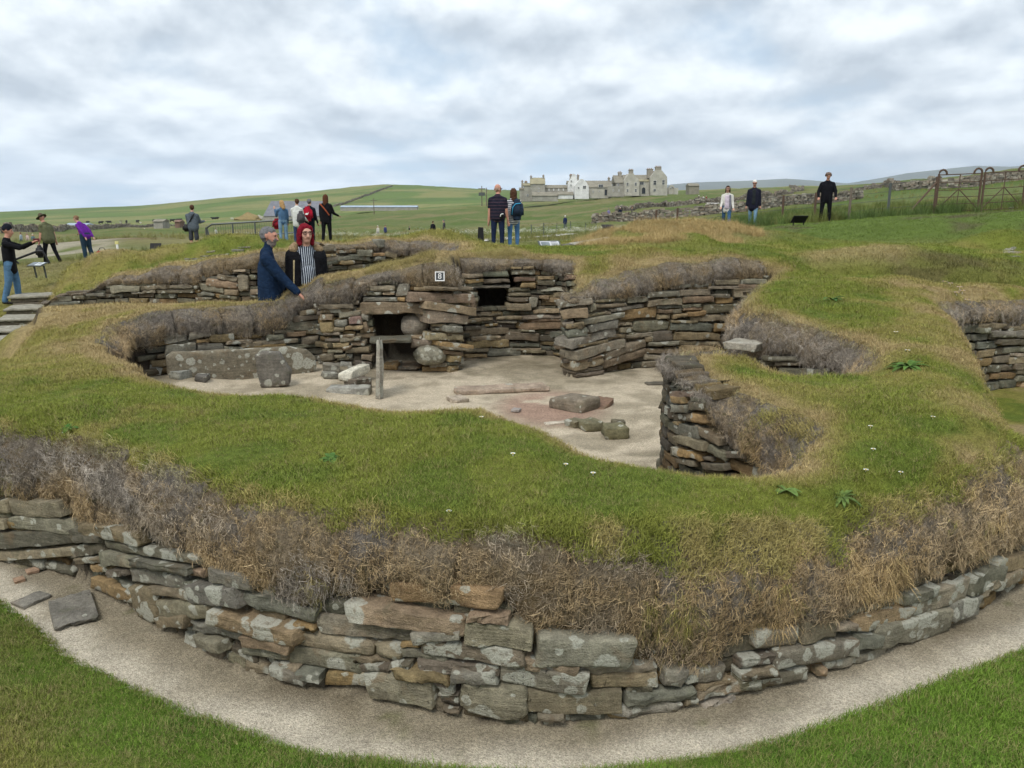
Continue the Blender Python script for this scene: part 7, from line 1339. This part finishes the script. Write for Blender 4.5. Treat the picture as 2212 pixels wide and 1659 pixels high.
q = sT((.10, -.19, .20)); bag('backpack', 'dark blue backpack with bright blue piping slung on the striped woman', 'backpack', q, s_wom.rotation_euler[2] - .15, .33, .17, .50, cloth('navy_nylon', (.022, .035, .060), .15), plain('cyan_piping', (.05, .35, .60), .5, .05), [(.0, .02, .22), (-.02, .10, .27), (-.03, .20, .24)])
q = bT((.13, -.14, .0)); bag('camera_pouch', 'small black camera pouch on the bald man\'s belt', 'pouch', q, .1, .12, .07, .13, M_BLACK, M_WHITE)
# the four on the far wall head
d_wom, dT, _ = who('blonde woman in blue denim jacket, hand at her mouth', dict(top=cloth('denim_jacket', (.075, .15, .26)), leg=cloth('pale_jeans', (.16, .26, .36)), hair=('long', HBL), armL=(.75, .1, 2.1), armR=(.2, .12, .5), build=.95, head=(.25, .3), hem=.06), to(-.45, .85), None, .019, px=608, py_head=432, Y=27.5)
q = dT((-.22, .10, -.12)); bag('shoulder_bag', 'red and black shoulder bag hanging beside the denim jacket', 'bag', q, .3, .30, .16, .36, cloth('red_bag_cloth', (.24, .015, .025)), M_BLACK)
v_wom, vT, _ = who('short-haired woman in white anorak between denim and red backpack', dict(top=cloth('white_anorak', WHITEC, .1), leg=cloth('blue_jeans2', (.035, .055, .12)), hair=('short', HB), armL=(.3, .1, .8), armR=(.3, .12, .7), build=1.08, fat=1.1, head=(.6, .1), hemz=-.14), to(.15, .95), None, .019, px=640, py_head=429, Y=27.2)
q = vT((.20, -.12, .08)); bag('backpack', 'grey backpack on the woman in the white anorak', 'backpack', q, .35, .28, .18, .46, cloth('grey_nylon', (.085, .08, .085)), None)
r_man, rT, _ = who('grey-haired person in dark coat carrying a red backpack', dict(top=cloth('dark_coat', (.010, .012, .020)), leg=cloth('dark_trousers', DNAVY), hair=('short', HG), build=1.08, fat=1.1, armL=(.2, .12, .4), armR=(.1, .15, .3), hemz=-.2), to(.1, 1), None, .019, px=667, py_head=429, Y=28.2)
q = rT((0, -.21, .22)); bag('backpack', 'red backpack with white emblem in the group of four', 'backpack', q, -.1, .36, .2, .50, cloth('red_nylon', (.36, .012, .03)), None, None, True)
k_wom, kT, _ = who('long-haired woman in black jacket with rust coloured bag strap', dict(top=cloth('black_jacket', BLACKC), leg=cloth('black_trousers', (.007, .007, .009)), hair=('long', cloth('auburn_hair', (.095, .038, .02), .35, 60)), build=1.1, fat=1.12, armL=(.1, .12, .3), armR=(.35, .25, .9), legL=(-.1, .02, .1), legR=(.1, .02, .05), hemz=-.1, wear=lambda T, Hd: [('bag_strap', [(T((-.15, -.12, .46)), T((.02, -.165, .30)), .022, .022), (T((.02, -.165, .30)), T((.17, -.12, .08)), .022, .022)], cloth('rust_strap', (.28, .07, .03))), ('scarf', [(T((-.06, -.03, .50)), T((.06, -.03, .50)), .07, .07)], cloth('grey_scarf', (.25, .28, .29))), ('hem_band', [(T((-.06, -.02, -.10)), T((.06, -.02, -.10)), .132, .132, (1, .9))], cloth('grey_hem', (.30, .32, .33)))]), to(.2, 1), None, .019, px=702, py_head=419, Y=26.6)
# man in hoodie
h_man, hT, _ = who('man in grey hoodie and shorts with black cross-body bag', dict(top=cloth('grey_hoodie', GREYC), leg=cloth('grey_shorts', (.045, .050, .058)), shorts=True, hair=('short', HB), build=1.2, fat=1.2, armL=(.5, .15, 1.2), armR=(.5, .15, 1.2), head=(.3, .1), armw=1.12, wear=lambda T, Hd: [('hood', [(T((-.07, -.10, .44)), T((.07, -.10, .44)), .06, .06), (T((0, -.12, .36)), T((0, -.10, .43)), .06, .06)], cloth('grey_hoodie', GREYC)), ('bag_strap', [(T((.14, -.12, .46)), T((-.02, -.15, .22)), .018, .018), (T((-.02, -.15, .22)), T((-.19, -.08, .02)), .018, .018)], M_BLACK)]), to(.05, 1), None, .019, px=413, py_head=442, Y=29)
q = hT((-.24, -.04, -.06)); bag('shoulder_bag', 'black camera bag at the hip of the man in the hoodie', 'bag', q, .2, .26, .18, .26, M_BLACK)
# the two looking down
p_wom, pT, _ = who('woman in purple cardigan bending to look down, hands behind her', dict(top=cloth('purple_wool', (.13, .022, .26)), leg=cloth('teal_trousers', (.022, .045, .070)), hair=('short', cloth('light_brown_hair', (.22, .13, .08), .3, 60)), lean=.42, head=(0, .55), armL=(-.35, .1, .25, .1), armR=(-.35, .1, .25, .1), legw=1.3, fat=1.3, sleeve=1.0, legL=(.0, .04, .08), legR=(-.12, .04, .1), wear=lambda T, Hd: [('blouse', [(T((-.05, .06, -.02)), T((-.05, .05, .2)), .105, .10), (T((.05, .06, -.02)), T((.05, .05, .2)), .105, .10)], cloth('pink_blouse', (.33, .09, .13)))]), to(-1, .25), None, .019, px=178, py_head=461, Y=27)
o_man, oT, oh = who('man in brown brimmed hat and olive shirt walking with head down', dict(top=cloth('olive_shirt', OLIVEC), leg=cloth('black_trousers', (.007, .007, .009)), hat='brim', sleeve=.6, skin=M_SKINR, lean=.22, head=(0, .45), build=1.25, fat=1.25, belly=1.2, armL=(.25, .1, .2), armR=(-.1, .12, .25), legL=(.25, .03, .15), legR=(-.25, .03, .2)), to(-1, .35), None, .019, px=98, py_head=461, Y=26)
bag('carrier_bag', 'black bag hanging from the hand of the man in the hat', 'bag', oh[0] - Vector((0, 0, .22)), .5, .26, .18, .40, M_BLACK)
l_man, lT, lh = who('man in black jacket and blue jeans raising a camera', dict(top=cloth('black_jacket', BLACKC), leg=cloth('washed_jeans', (.085, .17, .28)), skin=M_SKINR, hat=cloth('dark_cap', (.012, .014, .022)), build=1.1, fat=1.08, armL=(1.25, .05, .75, .2), armR=(1.25, .05, .75, .2), legL=(.15, .05, .15), legR=(-.12, .05, .15), hemz=-.16, legw=1.15, head=(0, .1)), to(.93, .35), None, .015, px=10, py_head=486, Y=18.4)
c = (lh[0] + lh[1]) / 2; cm = tag(empty('camera_held', c, .3), 'small red brown camera held up by the man in jeans', 'camera'); MB().box(-.06, .06, -.025, .025, -.02, .055).build('camera_body', plain('maroon_case', (.12, .025, .03), .4, .1), cm); MB().tube([(0, .02, .015), (0, .06, .015)], .025, 10).build('lens', M_BLACK, cm)
# the three on the right
w_man = dict(top=cloth('white_cardigan', (.60, .58, .53), .1), leg=cloth('blue_jeans3', (.055, .12, .22)), hair=('long', cloth('dark_brown_hair', (.06, .032, .022), .35, 60)), shades=M_BLACK, shoe=M_SHOEW, build=.98, fat=1.02, armL=(.2, .12, .5), armR=(.3, .12, .6), legL=(.22, .03, .1), legR=(-.22, .05, .2), hemz=-.16, head=(0, .15), wear=lambda T, Hd: [('tee_shirt', [(T((-.02, .075, -.06)), T((-.02, .07, .36)), .075, .07, (1, .8)), (T((.03, .075, -.06)), T((.03, .07, .36)), .075, .07, (1, .8))], cloth('mauve_tee', (.56, .48, .55))), ('lapel', [(T((-.14, .08, -.14)), T((-.10, .08, .40)), .045, .04)], cloth('grey_lining', (.20, .20, .23)))])
who('woman in white cardigan and jeans walking along the far path', w_man, to(-.25, -1), None, .02, px=1573, py_head=400, Y=34)
who('white-haired man in dark open jacket and pale blue jeans', dict(top=cloth('dark_anorak', (.014, .015, .028)), leg=cloth('pale_jeans2', (.16, .27, .38)), hair=('short', HW), skin=M_SKINR, shades=M_BLACK, build=1.1, fat=1.05, armL=(-.1, .12, .1), armR=(-.05, .12, .1), legL=(.15, .0, .1), legR=(-.15, .02, .25), hemz=-.22, head=(0, .25), wear=lambda T, Hd: [('jumper', [(T((0, .075, -.05)), T((0, .07, .38)), .085, .075, (1, .8))], cloth('charcoal_knit', (.020, .024, .026)))]), to(-.3, -1), None, .02, px=1631, py_head=388, Y=32)
who('curly-haired man all in black, hands in pockets, on the far bank', dict(top=cloth('black_jumper', (.008, .008, .011)), leg=cloth('black_jeans', (.007, .007, .009)), hair=('curly', cloth('greying_curls', (.14, .095, .075), .4, 60)), skin=M_SKINR, build=1.15, fat=1.08, armw=1.12, armL=(.15, .35, .55, .35), armR=(.15, .35, .55, .35), legL=(0, .09, .03), legR=(0, .09, .03), legw=1.1, head=(.2, .5), hemz=-.12), to(-.3, -1), None, .02, px=1790, py_head=372, Y=30.3)
# the distant ones
far = [(935, 477, 76, 'distant visitor in black coat with white scarf among the flowers', (.010, .010, .014), (.012, .012, .016), .0), (959, 474, 74, 'distant man in grey shirt, arms folded, next to the black coat', (.06, .06, .068), (.05, .06, .075), .0), (816, 487, 105, 'distant visitor in cream jacket behind the wall heads', (.50, .48, .42), (.10, .11, .13), .4), (832, 486, 105, 'distant visitor in blue jacket with white hat', (.05, .06, .16), (.05, .06, .10), .4), (884, 488, 120, 'tiny dark figure beyond the flower meadow', (.02, .02, .03), (.25, .25, .27), .0),
    (1221, 465, 95, 'distant walker in navy on the pasture below the manor', (.02, .03, .08), (.06, .07, .10), .0), (44, 502, 95, 'distant walker in pale shirt, leftmost of three on the shore', (.35, .42, .48), (.03, .04, .08), 0), (58, 503, 95, 'distant walker in pink top, middle of three on the shore', (.50, .38, .36), (.02, .02, .03), 0), (70, 505, 98, 'distant walker in teal, rightmost of three on the shore', (.12, .18, .20), (.08, .11, .14), 0), (168, 505, 110, 'distant figure in mauve between hat man and purple cardigan', (.12, .10, .20), (.04, .05, .09), 0), (304, 493, 150, 'pair-walking figure in dark blue on the far plain', (.03, .05, .10), (.03, .03, .05), 0), (312, 493, 150, 'far figure in bright blue beside the one in dark blue', (.05, .16, .32), (.03, .03, .05), 0), (446, 492, 120, 'far figure in red and white behind the railing', (.40, .22, .20), (.05, .05, .06), 0), (466, 492, 120, 'far figure in white shirt behind the railing', (.55, .55, .52), (.04, .05, .09), 0),
    (1510, 419, 190, 'far walker in dark clothes on the manor track', (.015, .015, .02), (.02, .02, .03), 0), (1520, 422, 185, 'far walker in white on the manor track', (.55, .55, .53), (.03, .03, .04), 0), (1526, 422, 185, 'far walker in red on the manor track', (.22, .05, .05), (.02, .02, .03), 0), (1340, 447, 120, 'dark head-and-shoulders figure behind the upper field wall', (.012, .014, .03), (.02, .02, .03), 0), (1365, 446, 122, 'second dark figure behind the upper field wall', (.10, .09, .08), (.02, .02, .03), 0), (1315, 450, 118, 'figure in lilac behind the upper field wall', (.18, .16, .30), (.02, .02, .03), 0)]
for i, (x, y, Y, lab, a, b, f) in enumerate(far):
    P, h = stand(x, y, Y); z = PY(x, y, Y)[2] - 1.7; P.z = min(P.z, z) if abs(P.z - z) < 1.6 else P.z; person(lab, P, i * 1.3, min(max(PY(x, y, Y)[2] - P.z, 1.55), 2.1), dict(top=cloth('far_top%d' % i, a), leg=cloth('far_leg%d' % i, b), hair=('short', (HB, HG, HW)[i % 3])), .04, 'distant visitors')


# ------------------------------------------------------------------ the air
hz = MB().box(-9000, 9000, -60, 13000, -60, 760).build('haze', None)
hz.data.materials.clear(); hm = bpy.data.materials.new('sea_air'); hm.use_nodes = True; nt = hm.node_tree; nt.nodes.clear(); vo = nt.nodes.new('ShaderNodeVolumePrincipled'); om = nt.nodes.new('ShaderNodeOutputMaterial')
vo.inputs['Color'].default_value = (.78, .88, 1.0, 1); vo.inputs['Density'].default_value = 6.5e-5; vo.inputs['Anisotropy'].default_value = .2; nt.links.new(vo.outputs[0], om.inputs['Volume']); hz.data.materials.append(hm); tag(hz, kind='stuff')
